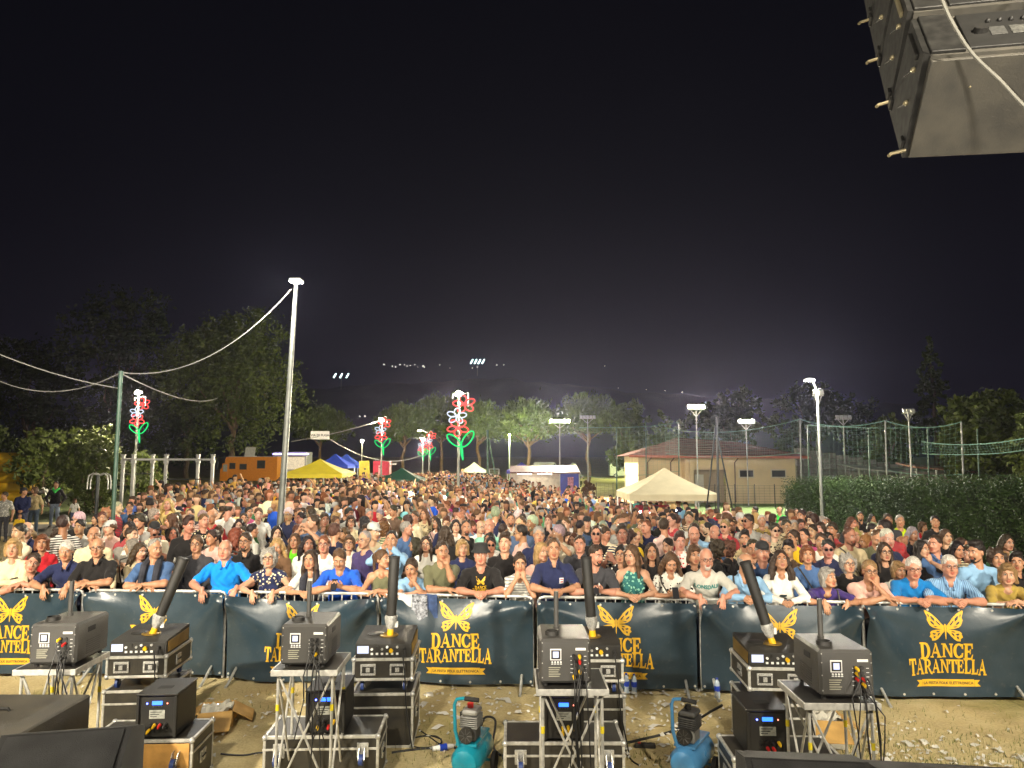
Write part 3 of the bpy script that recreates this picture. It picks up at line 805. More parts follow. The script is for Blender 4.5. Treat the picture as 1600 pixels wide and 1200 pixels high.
struct(sheet('lawn', lambda y: -2.4 * y, lambda y: -0.42 * y, [31 + 1.5 * i for i in range(26)], 40, mat('lawn_grass', (0.060, 0.085, 0.020), 0.95, var=0.25, scale=1.6, bump=0.8, bscale=90, dist=0.05), 0.004))

BLACKPLY = mat('stage_black', (0.025, 0.024, 0.023), 0.6, var=0.25, scale=3, bump=0.2)
mb = MB(); mb.box(-7.5, 7.5, -8, 3.9, 1.16, 1.2, 0.004); mb.box(-7.4, 7.4, 3.78, 3.84, 0.02, 1.155)
for x in (-7, -5, -3, -1, 1, 3, 5, 7): mb.tube([(x, 3.6, 0), (x, 3.6, 1.158)], 0.03, 8)
struct(mb.build('stage', BLACKPLY))

# dropped confetti and paper scraps on the ground between stage and barrier
def litter():
 r = random.Random(11); v, f = [], []
 cl = [on_z(*p) for p in ((640, 1120), (560, 1090), (1040, 1110), (1060, 1090), (780, 1110), (1330, 1170), (1450, 1180), (1500, 1190), (380, 1130), (390, 1105), (1570, 1175), (700, 1100), (1020, 1150), (960, 1180), (1100, 1130), (1400, 1165))]
 for k in range(760):
  if r.random() < 0.8:
   c = r.choice(cl); x, y = r.gauss(c.x, 0.42), r.gauss(c.y, 0.36)
  else: x, y = r.uniform(-5.5, 6.5), r.uniform(6.4, 9.2)
  if y > 9.3 or y < 5: continue
  s = r.uniform(0.007, 0.017) * (2.2 if r.random() < 0.10 else 1); l = s * r.uniform(1.2, 2.6); a = r.uniform(0, PI); o = len(v)
  ca, sa = math.cos(a), math.sin(a)
  for i, (p, q) in enumerate(((-l, -s), (0, -s), (l, -s), (l, s), (0, s), (-l, s))):
   z = 0.012 + (r.uniform(0.006, 0.03) if i in (1, 4) else r.uniform(0, 0.014))
   v.append((x + p * ca - q * sa + r.uniform(-.004, .004), y + p * sa + q * ca, z))
  f += [(o, o + 1, o + 4, o + 5), (o + 1, o + 2, o + 3, o + 4)]
 me = npmesh('paper_confetti', v, f, smooth=False); me.materials.append(mat('paper_scrap', (0.72, 0.70, 0.64), 0.8, var=0.1))
 o = link('paper_confetti', me); o['kind'] = 'stuff'; o['label'] = 'white paper confetti scraps scattered over the dry ground'; o['category'] = 'confetti'
litter()
def grass_tufts():
 r = random.Random(5); v, f = [], []
 cl = [(on_z(1420, 1195), .9, 900), (on_z(1560, 1185), .8, 800), (on_z(1330, 1185), .5, 300), (on_z(1000, 1190), .6, 260), (on_z(780, 1190), .7, 300), (on_z(640, 1150), .5, 200), (on_z(1480, 1120), .7, 160), (on_z(400, 1100), .5, 120), (on_z(150, 1060), .9, 120)]
 for c, s, n in cl:
  for k in range(n):
   x, y = r.gauss(c.x, s), r.gauss(c.y, s * .5); h = r.uniform(.02, .075); a = r.uniform(0, 2 * PI); w = .004; o = len(v)
   dx, dy = math.cos(a) * w, math.sin(a) * w; bx, by = r.uniform(-.03, .03), r.uniform(-.03, .03)
   v += [(x - dx, y - dy, 0), (x + dx, y + dy, 0), (x + bx, y + by, h)]; f.append((o, o + 1, o + 2))
 me = npmesh('grass', v, None, f, smooth=False); me.materials.append(mat('dry_grass', (0.24, 0.22, 0.07), 0.9, var=0.3, scale=4, dirt=(0.10, 0.13, 0.035)))
 o = link('grass', me); o['kind'] = 'stuff'; o['label'] = 'thin dry grass growing through the trodden ground'; o['category'] = 'grass'
grass_tufts()

# ---- crowd barriers
GALV = mat('galvanised_steel', (0.50, 0.50, 0.47), 0.42, 0.30, var=0.18, scale=14)
ALU = mat('aluminium', (0.62, 0.61, 0.56), 0.34, 0.30, var=0.14, scale=20)
BP = [(-7.52, 9.64), (-5.56, 9.52), (-3.66, 9.42), (-1.66, 9.26), (0.30, 9.08), (2.27, 8.92), (4.17, 8.74), (6.05, 8.60), (7.95, 8.46)]
def barrier_y(x):
 for (x0, y0), (x1, y1) in zip(BP, BP[1:]):
  if x <= x1: break
 return y0 + (y1 - y0) * (x - x0) / (x1 - x0)
def barrier_parts(W):
 fr = MB(); c = 0.08
 path = [(0.03, 0, 0.03), (0.03, 0, 1.04), (0.05, 0, 1.085), (c + 0.02, 0, 1.10), (W - c - .02, 0, 1.10), (W - 0.05, 0, 1.085), (W - 0.03, 0, 1.04), (W - 0.03, 0, 0.03)]
 fr.tube(path, 0.019, 8); fr.tube([(0.03, 0, 0.16), (W - 0.03, 0, 0.16)], 0.016, 8)
 bars = MB(); n = 16
 bars.tube([(0, 0, 0.16), (0, 0, 1.095)], 0.008, 6)
 ft = MB(); ft.tube([(0, -0.34, 0.012), (0, -0.30, 0.022), (0, 0, 0.20), (0, 0.30, 0.022), (0, 0.34, 0.012)], 0.017, 8)
 return fr, bars, ft
BWHERE = ['cut off at the left edge', 'behind the left smoke machine', 'below the azure-polo man and blue jersey man', 'below the olive tank top woman and jacket', 'below the bucket-hat man', 'below the speckled-blouse woman', 'below the white-blazer woman', 'at the right edge']
BW2 = ['at the far left edge, half cut off', 'behind the left smoke machine and confetti cannon', 'hanging slack below the azure polo man', 'left of the denim jacket', 'below the black bucket hat man', 'below the speckled blouse woman', 'below the white blazer woman', 'rightmost and fully readable']
VINYL = None
def vinyl():
 m, nt, b = newmat('banner_vinyl'); N, L = nt.nodes, nt.links
 tc = N.new('ShaderNodeTexCoord')
 n = N.new('ShaderNodeTexNoise'); n.inputs['Scale'].default_value = 3; n.inputs['Detail'].default_value = 6; L.new(tc.outputs['Object'], n.inputs[0])
 r = N.new('ShaderNodeValToRGB'); r.color_ramp.elements[0].position = .3; r.color_ramp.elements[1].position = .75
 r.color_ramp.elements[0].color = (0.016, 0.032, 0.045, 1); r.color_ramp.elements[1].color = (0.033, 0.054, 0.072, 1)
 n2 = N.new('ShaderNodeTexNoise'); n2.inputs['Scale'].default_value = 17; n2.inputs['Detail'].default_value = 8; L.new(tc.outputs['Object'], n2.inputs[0])
 r2 = N.new('ShaderNodeValToRGB'); r2.color_ramp.elements[0].position = .60; r2.color_ramp.elements[1].position = .80; r2.color_ramp.elements[0].color = (0, 0, 0, 1); r2.color_ramp.elements[1].color = (.35, .35, .35, 1)
 mx = N.new('ShaderNodeMix'); mx.data_type = 'RGBA'; mx.inputs[7].default_value = (0.12, 0.12, 0.11, 1)
 L.new(n.outputs[0], r.inputs[0]); L.new(n2.outputs[0], r2.inputs[0]); L.new(r2.outputs[0], mx.inputs[0]); L.new(r.outputs[0], mx.inputs[6]); L.new(mx.outputs[2], b.inputs['Base Color'])
 mr = N.new('ShaderNodeMapRange'); mr.inputs[3].default_value = .25; mr.inputs[4].default_value = .40; L.new(n.outputs[0], mr.inputs[0]); L.new(mr.outputs[0], b.inputs['Roughness'])
 bp = N.new('ShaderNodeBump'); bp.inputs['Strength'].default_value = .25; bp.inputs['Distance'].default_value = .01; L.new(n2.outputs[0], bp.inputs['Height']); L.new(bp.outputs[0], b.inputs['Normal'])
 b.inputs['Specular IOR Level'].default_value = .55
 return m
VINYL = vinyl()
GOLD = mat('gold_print', (0.72, 0.42, 0.022), 0.5, var=0.08, scale=8)
INK = mat('dark_print', (0.020, 0.030, 0.034), 0.5, var=0)

# serif lettering drawn as polygons, unit cap height
def _arc(cx, cy, rx, ry, a0, a1, n=14): return [(cx + rx * math.cos(R(a0 + (a1 - a0) * i / n)), cy + ry * math.sin(R(a0 + (a1 - a0) * i / n))) for i in range(n + 1)]
def _r(x0, x1, y0, y1): return [(x0, y0), (x1, y0), (x1, y1), (x0, y1)]
def _band(cx, cy, rx, ry, ix, iy, a0, a1, n=14):
 o = _arc(cx, cy, rx, ry, a0, a1, n); i = _arc(cx, cy, ix, iy, a0, a1, n)
 return [[o[k], o[k + 1], i[k + 1], i[k]] for k in range(n)]
def _ser(x, y, w=0.16, h=0.07): return [(x - w, y), (x + w, y), (x + w * .8, y + h), (x - w * .8, y + h)] if h > 0 else [(x - w * .8, y + h), (x + w * .8, y + h), (x + w, y), (x - w, y)]
GLY = {
 'D': (0.86, [_r(.10, .29, 0, 1), _r(0, .10, 0, .07), _r(0, .10, .93, 1), _r(.29, .42, 0, .09), _r(.29, .42, .91, 1)] + _band(.40, .5, .44, .5, .25, .41, -90, 90)),
 'A': (0.90, [[(.05, 0), (.15, 0), (.47, 1), (.40, 1)], [(.58, 0), (.82, 0), (.50, 1), (.38, 1)], _r(.22, .62, .28, .38), _ser(.10, 0, .12), _ser(.72, 0, .18)]),
 'N': (0.92, [_r(.12, .22, 0, 1), _r(.74, .84, 0, 1), [(.14, 1), (.34, 1), (.84, 0), (.68, 0)], _ser(.17, 0, .15), _ser(.79, 1, .15, -.07), _r(0, .14, .93, 1)]),
 'C': (0.80, _band(.45, .5, .45, .52, .25, .42, 48, 312, 20) + [[(.68, .98), (.76, .98), (.78, .64), (.70, .68)], [(.70, .30), (.78, .34), (.74, .06), (.66, .10)]]),
 'E': (0.78, [_r(.10, .29, 0, 1), _r(0, .10, 0, .07), _r(0, .10, .93, 1), _r(.29, .70, 0, .09), _r(.29, .68, .91, 1), _r(.29, .54, .46, .55), [(.60, .09), (.70, .09), (.76, .30), (.69, .30)], [(.60, .91), (.68, .91), (.72, .70), (.66, .70)], _r(.50, .55, .36, .46), _r(.50, .55, .55, .65)]),
 'T': (0.82, [_r(.32, .51, 0, .91), _r(.0, .82, .91, 1), _ser(.415, 0, .20), [(0, .91), (.10, .91), (.05, .66), (-.02, .66)], [(.72, .91), (.82, .91), (.84, .66), (.77, .66)]]),
 'R': (0.90, [_r(.10, .29, 0, 1), _r(.29, .42, .91, 1), _r(.29, .42, .44, .52), _ser(.195, 0, .17), _r(0, .10, .93, 1), [(.40, .46), (.58, .46), (.96, -.06), (.74, -.06)]] + _band(.40, .72, .36, .28, .18, .20, -90, 90, 10)),
 'L': (0.74, [_r(.10, .29, 0, 1), _ser(.195, 1, .17, -.07), _r(0, .10, 0, .07), _r(.29, .66, 0, .09), [(.56, .09), (.66, .09), (.74, .34), (.66, .34)]]),
}
def word_polys(word, width, h, cx, vy, grow=0.0, big_first=0.0):
 """letters along u centred at cx, v measured downwards from the banner's top; vy = cap top line"""
 n = len(word); tot = sum(GLY[c][0] + 0.05 for c in word); k = width / tot; u = cx - width / 2; out = []
 for i, ch in enumerate(word):
  w, ps = GLY[ch]; t = (i / (n - 1)) * 2 - 1; hh = h * (1 + grow * t * t)
  for p in ps:
   ma, mb_ = sum(a for a, b in p) / len(p), sum(b for a, b in p) / len(p); sg = lambda q: .026 if q > .004 else (-.026 if q < -.004 else 0)
   out.append([(u + (a + sg(a - ma)) * k, vy + h * (1 + grow * .8 * t * t) - (b + sg(b - mb_) * .7) * hh) for a, b in p])
  u += (w + 0.05) * k
 return out
def butterfly_polys(cx, vy, s):
 up = [(0.03, .47), (.10, .40), (.22, .25), (.36, .12), (.52, .02), (.56, .04), (.52, .14), (.49, .22), (.505, .30), (.47, .38), (.44, .45), (.36, .51), (.24, .545), (.12, .56), (.04, .56)]
 lo = [(.03, .55), (.14, .57), (.26, .58), (.38, .61), (.44, .66), (.42, .72), (.46, .78), (.40, .82), (.39, .90), (.30, .89), (.22, .84), (.15, .76), (.09, .68), (.03, .62)]
 cuts = [[(.12, .43), (.24, .30), (.27, .31), (.20, .41), (.14, .47)], [(.27, .27), (.38, .16), (.41, .18), (.37, .28), (.28, .36)], [(.30, .40), (.38, .33), (.43, .32), (.40, .39), (.30, .46)], [(.43, .16), (.49, .10), (.47, .18), (.43, .25)], [(.18, .49), (.29, .47), (.36, .46), (.28, .51)],
   [(.13, .60), (.24, .61), (.29, .65), (.20, .65)], [(.14, .645), (.22, .68), (.25, .78), (.18, .72)], [(.25, .69), (.34, .66), (.39, .69), (.32, .74)], [(.28, .76), (.35, .76), (.35, .84), (.30, .82)]]
 body = [(-.025, .44), (0, .40), (.025, .44), (.022, .60), (.012, .82), (0, .86), (-.012, .82), (-.022, .60)]
 f = lambda p, m: [(cx + m * a * s, vy + b * s) for a, b in p]
 cuts = [[((a - sum(q[0] for q in c) / len(c)) * .80 + sum(q[0] for q in c) / len(c), (b - sum(q[1] for q in c) / len(c)) * .80 + sum(q[1] for q in c) / len(c)) for a, b in c] for c in cuts]
 return [f(up, 1), f(up, -1), f(lo, 1), f(lo, -1), f(body, 1)], [f(c, m) for c in cuts for m in (1, -1)]
def text_mesh_polys(txt, size, bold=0.0):
 cu = bpy.data.curves.new('txt', 'FONT'); cu.body = txt; cu.size = size; cu.align_x = 'CENTER'; cu.resolution_u = 2; cu.offset = bold
 o = bpy.data.objects.new('txt', cu); COL.objects.link(o)
 dg = bpy.context.evaluated_depsgraph_get(); me = bpy.data.meshes.new_from_object(o.evaluated_get(dg))
 vs = [tuple(v.co) for v in me.vertices]; fs = [tuple(p.vertices) for p in me.polygons]
 bpy.data.objects.remove(o); bpy.data.meshes.remove(me)
 return vs, fs
RIB_TXT = text_mesh_polys('LA FESTA FOLK ELETTRONICA', 0.042, 0.0007)
def decal(name, polys, fn, material, parent, lift, step=0.04, raw=None):
 """flat print laid on the cloth: polygons in (u,v), cut small, then carried by the cloth surface fn"""
 bm = bmesh.new(); lv = bm.faces.layers.int.new('k')
 if raw:
  vv = [bm.verts.new((x, y, 0)) for x, y, z in raw[0]]
  for f in raw[1]:
   try: bm.faces.new([vv[i] for i in f])
   except ValueError: pass
 z = 0
 for i, p in enumerate(polys):
  bm.faces.new([bm.verts.new((a, b, (i % 7) * 0.0004)) for a, b in p])
 us = [v.co.x for v in bm.verts]; vs = [v.co.y for v in bm.verts]
 for ax, lo, hi in ((0, min(us), max(us)), (1, min(vs), max(vs))):
  k = math.ceil(lo / step) * step
  while k < hi:
   co = [0, 0, 0]; no = [0, 0, 0]; co[ax] = k; no[ax] = 1
   bmesh.ops.bisect_plane(bm, geom=bm.verts[:] + bm.edges[:] + bm.faces[:], plane_co=co, plane_no=no); k += step
 for v in bm.verts:
  p = fn(v.co.x, v.co.y); v.co = Vector((p[0], p[1] - lift - v.co.z, p[2]))
 bmesh.ops.triangulate(bm, faces=bm.faces)
 bmesh.ops.recalc_face_normals(bm, faces=bm.faces)
 me = bpy.data.meshes.new(name); bm.to_mesh(me); bm.free(); me.materials.append(material)
 return link(name, me, parent)
def make_banner(k, P0, P1, W, label, sag, seed, slack):
 H = 1.02; r = random.Random(seed)
 d = Vector((P1[0] - P0[0], P1[1] - P0[1], 0)); rz = math.atan2(d.y, d.x)
 o = thing('banner', label, 'banner', (P0[0], P0[1], 0), rz, 'banners on the crowd barriers')
 ridges = []
 for c in (0, 1):                       # tension folds fanning out from the tied top corners
  for j in range(3): ridges.append((c, R(r.uniform(18, 72)), r.uniform(.4, 1.0) * slack, r.uniform(.05, .09)))
 for c in (0, 1):
  for j in range(4): ridges.append((c, R(r.uniform(8, 80)), r.uniform(.12, .34) * slack, r.uniform(.012, .03)))
 ph = r.uniform(0, 6)
 def fn(u, v):
  t = u / W; y = -0.034
  a = 0.020 * math.sin(7 * t + ph) * math.sin(2.2 * v + ph) + 0.008 * math.sin(13 * t + 2 * v * 3 + ph * 2) * (v / H)
  for c, an, am, wd in ridges:
   du = u if c == 0 else W - u
   px, pv = du * math.cos(an) + v * math.sin(an), -du * math.sin(an) + v * math.cos(an)
   if px > 0: a += 0.10 * am * math.exp(-(pv / (wd + 0.16 * px)) ** 2) * math.exp(-px / 0.9) * min(1, px / .12)
  a += 0.035 * slack * math.exp(-((v - H) / 0.10) ** 2) * (math.sin(5.5 * t * 2 + ph) * .5 + .5)
  sg = sag * math.sin(PI * t) ** 0.8 * (1 - 0.55 * v / H)
  return (u, y - a, 1.085 - v - sg)
 nu, nv = 90, 48; vs = []; fs = []
 for j in range(nv + 1):
  for i in range(nu + 1): vs.append(fn(0.02 + (W - .04) * i / nu, H * j / nv))
 for j in range(nv):
  for i in range(nu): a = j * (nu + 1) + i; fs.append((a, a + 1, a + nu + 2, a + nu + 1))
 me = npmesh('cloth', vs, fs); me.materials.append(VINYL); cloth = link('cloth', me, o)
 cx = W * .5
 bf, cuts = butterfly_polys(cx, .025, .40)
 b = decal('butterfly_emblem', bf, fn, GOLD, o, .004, .05); [decal('wing_cutout', [c], fn, VINYL, b, .0085, .2) for c in cuts]
 decal('lettering', word_polys('DANCE', .60, .155, cx, .415, .20), fn, GOLD, o, .004)
 decal('lettering', word_polys('TARANTELLA', .90, .150, cx, .60, .22), fn, GOLD, o, .004)
 rb = [[(cx - .30, .825), (cx + .30, .825), (cx + .30, .905), (cx - .30, .905)], [(cx - .37, .832), (cx - .302, .832), (cx - .302, .905), (cx - .37, .905), (cx - .335, .868)], [(cx + .302, .832), (cx + .37, .832), (cx + .335, .868), (cx + .37, .905), (cx + .302, .905)]]
 rib = decal('ribbon', rb, fn, GOLD, o, .004, .08)
 decal('ribbon_text', [], fn, INK, rib, .0075, .2, raw=([(x + cx - 0.0, .880 - y, 0) for x, y, z in RIB_TXT[0]], RIB_TXT[1]))
 for i in range(6):
  u = .05 + (W - .1) * i / 5
  for v in (.03, H - .03):
   p = fn(u, v); e = MB(); e.tube([(p[0], p[1] + .002, p[2]), (p[0], p[1] - .006, p[2])], .014, 10); e.build('eyelet', ALU, o)
 return o
for k, (P0, P1) in enumerate(zip(BP, BP[1:])):
 d = math.hypot(P1[0] - P0[0], P1[1] - P0[1]); W = d - 0.015; rz = math.atan2(P1[1] - P0[1], P1[0] - P0[0])
 t = thing('crowd_barrier', 'galvanised steel crowd barrier, ' + BWHERE[k], 'barrier', (P0[0], P0[1], 0), rz, 'crowd barriers across the front')
 fr, bars, ft = barrier_parts(W)
 fr.build('frame', GALV, t); bm2 = bars.mesh('bar', GALV)
 for i in range(1, 16): link('bar', bm2, t, (W * i / 16, 0, 0))
 fm = ft.mesh('foot', GALV)
 for x in (0.16, W - 0.16): link('foot', fm, t, (x, 0, 0))
 make_banner(k, P0, P1, W, 'dark teal banner with gold butterfly and lettering, ' + BW2[k], (.03, .0, .085, .02, .035, .03, .02, .0)[k], k * 3 + 2, (.7, .5, 1.3, 1.0, 1.2, 1.4, .9, 1.0)[k])
# ------------------------------------------------------------------ effect machines, flight cases, tables, compressors
BLK = mat('black_powder_coat', (0.016, 0.0155, 0.015), 0.55, var=0.22, scale=5, bump=0.25, bscale=220, dirt=(0.035, 0.032, 0.026))
BLK2 = mat('black_box_paint', (0.012, 0.012, 0.012), 0.5, var=0.25, scale=4, bump=0.2, bscale=200, dirt=(0.026, 0.024, 0.02))
GRY = mat('grey_machine_paint', (0.040, 0.039, 0.037), 0.5, var=0.12, scale=5, bump=0.25, bscale=260, dirt=(0.055, 0.052, 0.046))
LAM = mat('case_laminate', (0.018, 0.0175, 0.0165), 0.42, var=0.25, scale=9, bump=0.15, bscale=90, dirt=(0.045, 0.04, 0.03))
STEEL = mat('chromed_steel', (0.66, 0.66, 0.63), 0.25, 0.45, var=0.2, scale=30)
PLY = mat('birch_plywood', (0.52, 0.28, 0.075), 0.6, var=0.2, scale=7)
BRASS = mat('gold_side_panel', (0.30, 0.19, 0.045), 0.35, 0.5, var=0.15)
YEL = mat('yellow_plastic', (0.75, 0.46, 0.01), 0.45, var=0.05)
RED = mat('red_plastic', (0.55, 0.025, 0.02), 0.4, var=0.05)
BLU = mat('blue_plastic', (0.015, 0.05, 0.42), 0.4, var=0.05)
WHT = mat('white_print', (0.70, 0.70, 0.68), 0.6, var=0)
RUB = mat('black_rubber', (0.018, 0.017, 0.016), 0.8, var=0.1)
CABLE = mat('black_cable', (0.014, 0.014, 0.014), 0.55, var=0)
LCD = mat('lcd_blue', (0.05, 0.1, 0.5), 0.3, var=0, emit=(0.03, 0.16, 1.0), estr=3.0)
LCDW = mat('lcd_pale', (0.4, 0.45, 0.6), 0.3, var=0, emit=(0.45, 0.55, 0.9), estr=0.7)
LEDB = mat('led_blue', (0.1, 0.1, 1), 0.3, var=0, emit=(0.10, 0.14, 1.0), estr=10)
LEDR = mat('led_red', (1, 0.1, 0.1), 0.3, var=0, emit=(1.0, 0.22, 0.14), estr=5)
GRAPH = mat('graphite_cast', (0.10, 0.10, 0.098), 0.5, 0.4, var=0.2)
CASTAL = mat('cast_aluminium', (0.40, 0.40, 0.38), 0.5, 0.6, var=0.2, bump=.3)

def flight_case(label, W, D, H, loc, rz=0.0, lift=0.0, wheels_front=False, vents=False, plate=False):
 """black laminate case with aluminium edges; origin at the middle of its front bottom edge, depth goes +Y"""
 t = thing('flight_case', label, 'flight case', loc, rz, 'flight cases under the effect machines')
 z0, z1 = lift, H
 b = MB(); b.box(-W / 2 + .006, W / 2 - .006, .006, D - .006, z0 + .006, z1 - .006, .002); b.build('shell', LAM, t)
 a = .013
 def edge(x0, x1, y0, y1, q0, q1): m = MB(); m.box(x0, x1, y0, y1, q0, q1, .003); m.build('edge_trim', ALU, t)
 for z in (z0, z1 - 2 * a):
  for y in (0, D - 2 * a): edge(-W / 2 + 2 * a, W / 2 - 2 * a, y, y + 2 * a, z, z + 2 * a)
  for x in (-W / 2, W / 2 - 2 * a): edge(x, x + 2 * a, 2 * a, D - 2 * a, z + .001, z + 2 * a - .001)
 for x in (-W / 2, W / 2 - 2 * a):
  for y in (0, D - 2 * a): edge(x + .001, x + 2 * a - .001, y + .001, y + 2 * a - .001, z0 + 2 * a, z1 - 2 * a)
 cm = MB(); cm.ball((0, 0, 0), .028, 10, 7); cmesh = cm.mesh('ball_corner', STEEL)
 for x in (-W / 2 + .014, W / 2 - .014):
  for y in (.014, D - .014):
   for z in (z0 + .014, z1 - .014): link('ball_corner', cmesh, t, (x, y, z))
 lid = MB(); zz = z0 + (z1 - z0) * .72
 lid.box(-W / 2 - .003, W / 2 + .003, -.003, D + .003, zz, zz + .018, .002); lid.build('lid_seam', ALU, t) if (z1 - z0) > .3 else None
 # recessed handle on each side, latch
 for s in (-1, 1):
  h = MB(); x = s * W / 2
  h.box(x - .006, x + .006, D * .36, D * .36 + .13, (z0 + z1) / 2 - .05, (z0 + z1) / 2 + .05, .003); hp = h.build('handle_dish', STEEL, t)
  g = MB(); xx = x + s * .014; g.tube([(xx - s * .01, D * .36 + .025, (z0 + z1) / 2), (xx, D * .36 + .03, (z0 + z1) / 2), (xx, D * .36 + .10, (z0 + z1) / 2), (xx - s * .01, D * .36 + .105, (z0 + z1) / 2)], .006, 6); g.build('grip', RUB, hp)
 if vents:
  for s in (-1, 1):
   v = MB(); x = s * W * .24; zc = (z0 + z1) / 2
   v.box(x - .075, x + .075, -.006, .004, zc - .055, zc + .055, .003); p = v.build('latch_dish', STEEL, t)
   i = MB(); i.box(x - .058, x + .058, -.009, -.0062, zc - .032, zc + .032, .002); i.build('latch_recess', BLK2, p)
   i = MB(); i.box(x - .02, x + .02, -.018, -.0093, zc - .022, zc + .022, .003); i.build('latch_wing', STEEL, p)
   for dx in (-.064, .064):
    for dzz in (-.046, 0, .046): q = MB(); q.ball((x + dx, -.007, zc + dzz), .005, 6, 4); q.build('rivet', ALU, p)
 if wheels_front:
  for s in (-1, 1):
   p = MB(); x = s * W * .36; zc = z1 - .12
   p.box(x - .05, x + .05, -.008, 0.004, zc - .06, zc + .06, .003); pp = p.build('caster', STEEL, t)
   f = MB()
   for q in (-1, 1): f.prism([(-.008, zc + .035), (-.05, zc + .03), (-.10, zc - .045), (-.085, zc - .065), (-.008, zc - .02)], x + q * .024 - .003, x + q * .024 + .003)
   f.build('fork', STEEL, pp)
   w = MB(); w.tube([(x - .018, -.085, zc - .05), (x + .018, -.085, zc - .05)], .045, 18); w.build('wheel', MATS['caster_tyre'], pp)
 if lift > 0:
  for sx in (-1, 1):
   for y in (.09, D - .09):
    p = MB(); x = sx * (W / 2 - .09)
    p.box(x - .045, x + .045, y - .04, y + .04, lift - .006, lift + .0, .002); pp = p.build('caster', STEEL, t)
    w = MB(); w.tube([(x - .014, y, lift * .42), (x + .014, y, lift * .42)], lift * .42, 14); w.build('wheel', MATS['caster_tyre'], pp)
    f = MB(); f.box(x - .024, x - .018, y - .018, y + .018, lift * .35, lift - .004); f.box(x + .018, x + .024, y - .018, y + .018, lift * .35, lift - .004); f.build('fork', STEEL, pp)
 return t
mat('caster_tyre', (0.03, 0.06, 0.22), 0.5, var=0.1)

def plugs(parent, x0, z0, y, seed, n=4, w=.10):
 """socket panel with plugged-in connectors and short cable ends"""
 r = random.Random(seed)
 for i in range(n):
  for j in range(2):
   m = MB(); x = x0 + j * w * .5; z = z0 - i * .042
   m.tube([(x, y - .001, z), (x, y - .014, z)], .016, 12); s = m.build('socket', BLK2, parent)
   if r.random() < .55:
    c = MB(); c.tube([(x, y - .0142, z), (x, y - .05, z - .004), (x, y - .066, z - .014)], [.014, .013, .007], 10)
    c.build('plug', r.choice([YEL, YEL, RED, RUB, BLK2]), s)
def smoke_machine(label, loc, rz, chim=-1):
 W, D, H = .44, .60, .40
 t = thing('smoke_machine', label, 'smoke machine', loc, rz, 'grey smoke machines with chimneys')
 b = MB(); b.box(-W / 2, W / 2, 0, D, .03, H, .022); b.build('housing', GRY, t)
 for x in (-W / 2 + .05, W / 2 - .05):
  for y in (.06, D - .06): m = MB(); m.cyl(x, y, 0, .032, .018, 10); m.build('foot', RUB, t)
 p = MB(); p.box(-W * .30, -W * .08, -.004, .002, H * .56, H * .80, .002); d = p.build('display_frame', WHT, t)
 p = MB(); p.box(-W * .28, -W * .10, -.0062, -.0042, H * .585, H * .775); d2 = p.build('display_bezel', BLK2, d)
 p = MB(); p.box(-W * .245, -W * .135, -.0082, -.0064, H * .62, H * .745); p.build('screen', LCDW, d)
 for i in range(4):
  m = MB(); x = -W * .275 + i * W * .056; m.box(x, x + .014, -.008, .002, H * .505, H * .54, .002); m.build('button', WHT, t)
  m = MB(); m.box(x - .002, x + .016, -.003, .002, H * .475, H * .49); m.build('marking', WHT, t)
 for i in range(5): m = MB(); m.box(-W * .33, -W * (.10 + .02 * (i % 3)), -.0025, .002, H * (.40 - .045 * i), H * (.417 - .045 * i)); m.build('marking', mat('faint_print', (.30, .29, .22), .6, var=0), t)
 m = MB(); m.box(W * .20, W * .40, -.003, .002, H * .77, H * .82); m.build('marking', WHT, t)
 plugs(t, W * .16, H * .66, -.001, len(label) * 7 % 97, 5, .10)
 r = random.Random(len(label))
 for i in range(4):
  x, z = W * .16 + .05 * (i % 2), H * (.64 - .1 * i); x2 = x + r.uniform(-.10, .10); m = MB()
  m.tube([(x, -.05, z), (x, -.09, z - .06), (x2, -.11 - .02 * i, z - .2), (x2 + r.uniform(-.04, .04), -.12, -.25), (x2 + r.uniform(-.12, .08), -.09, -.62)], .0055, 6); m.build('power_cable', CABLE, t)
 for i in range(5):
  for q in (.10, .36): m = MB(); m.box(W * q, W * q + .022, -.003, .002, H * (.30 + .085 * i), H * (.31 + .085 * i)); m.build('marking', WHT, t)
 for z in (.08, .2, .3, .37):
  for x in (-W / 2 + .02, W / 2 - .02): m = MB(); m.ball((x, -.001, z), .006, 6, 4); m.build('screw', STEEL, t)
 for s in (-1, 1):                       # side grips and louvres
  m = MB(); x = s * W / 2; m.box(x - .004, x + .0025, D * .32, D * .55, H * .70, H * .82, .002); m.build('side_grip', RUB, t)
  for i in range(7): m = MB(); m.box(x - .004, x + .003, D * .30, D * .72, H * (.2 + .05 * i), H * (.222 + .05 * i)); m.build('louvre', BLK2, t)
 c = MB(); x = chim * W * .24; y = D * .30
 c.lathe([(.062, H - .004), (.062, H + .034), (.052, H + .036), (.050, H + .01)], 18, Matrix.Translation((x, y, 0))); cap = c.build('chimney_collar', BLK2, t)
 c = MB(); y2 = D * .62; c.tube([(x + .05, y2, H - .005), (x + .05, y2, H + .34)], .022, 16); c.tube([(x + .05, y2, H - .001), (x + .05, y2, H + .03)], .028, 16); c.build('chimney', GRY, t)
 return t
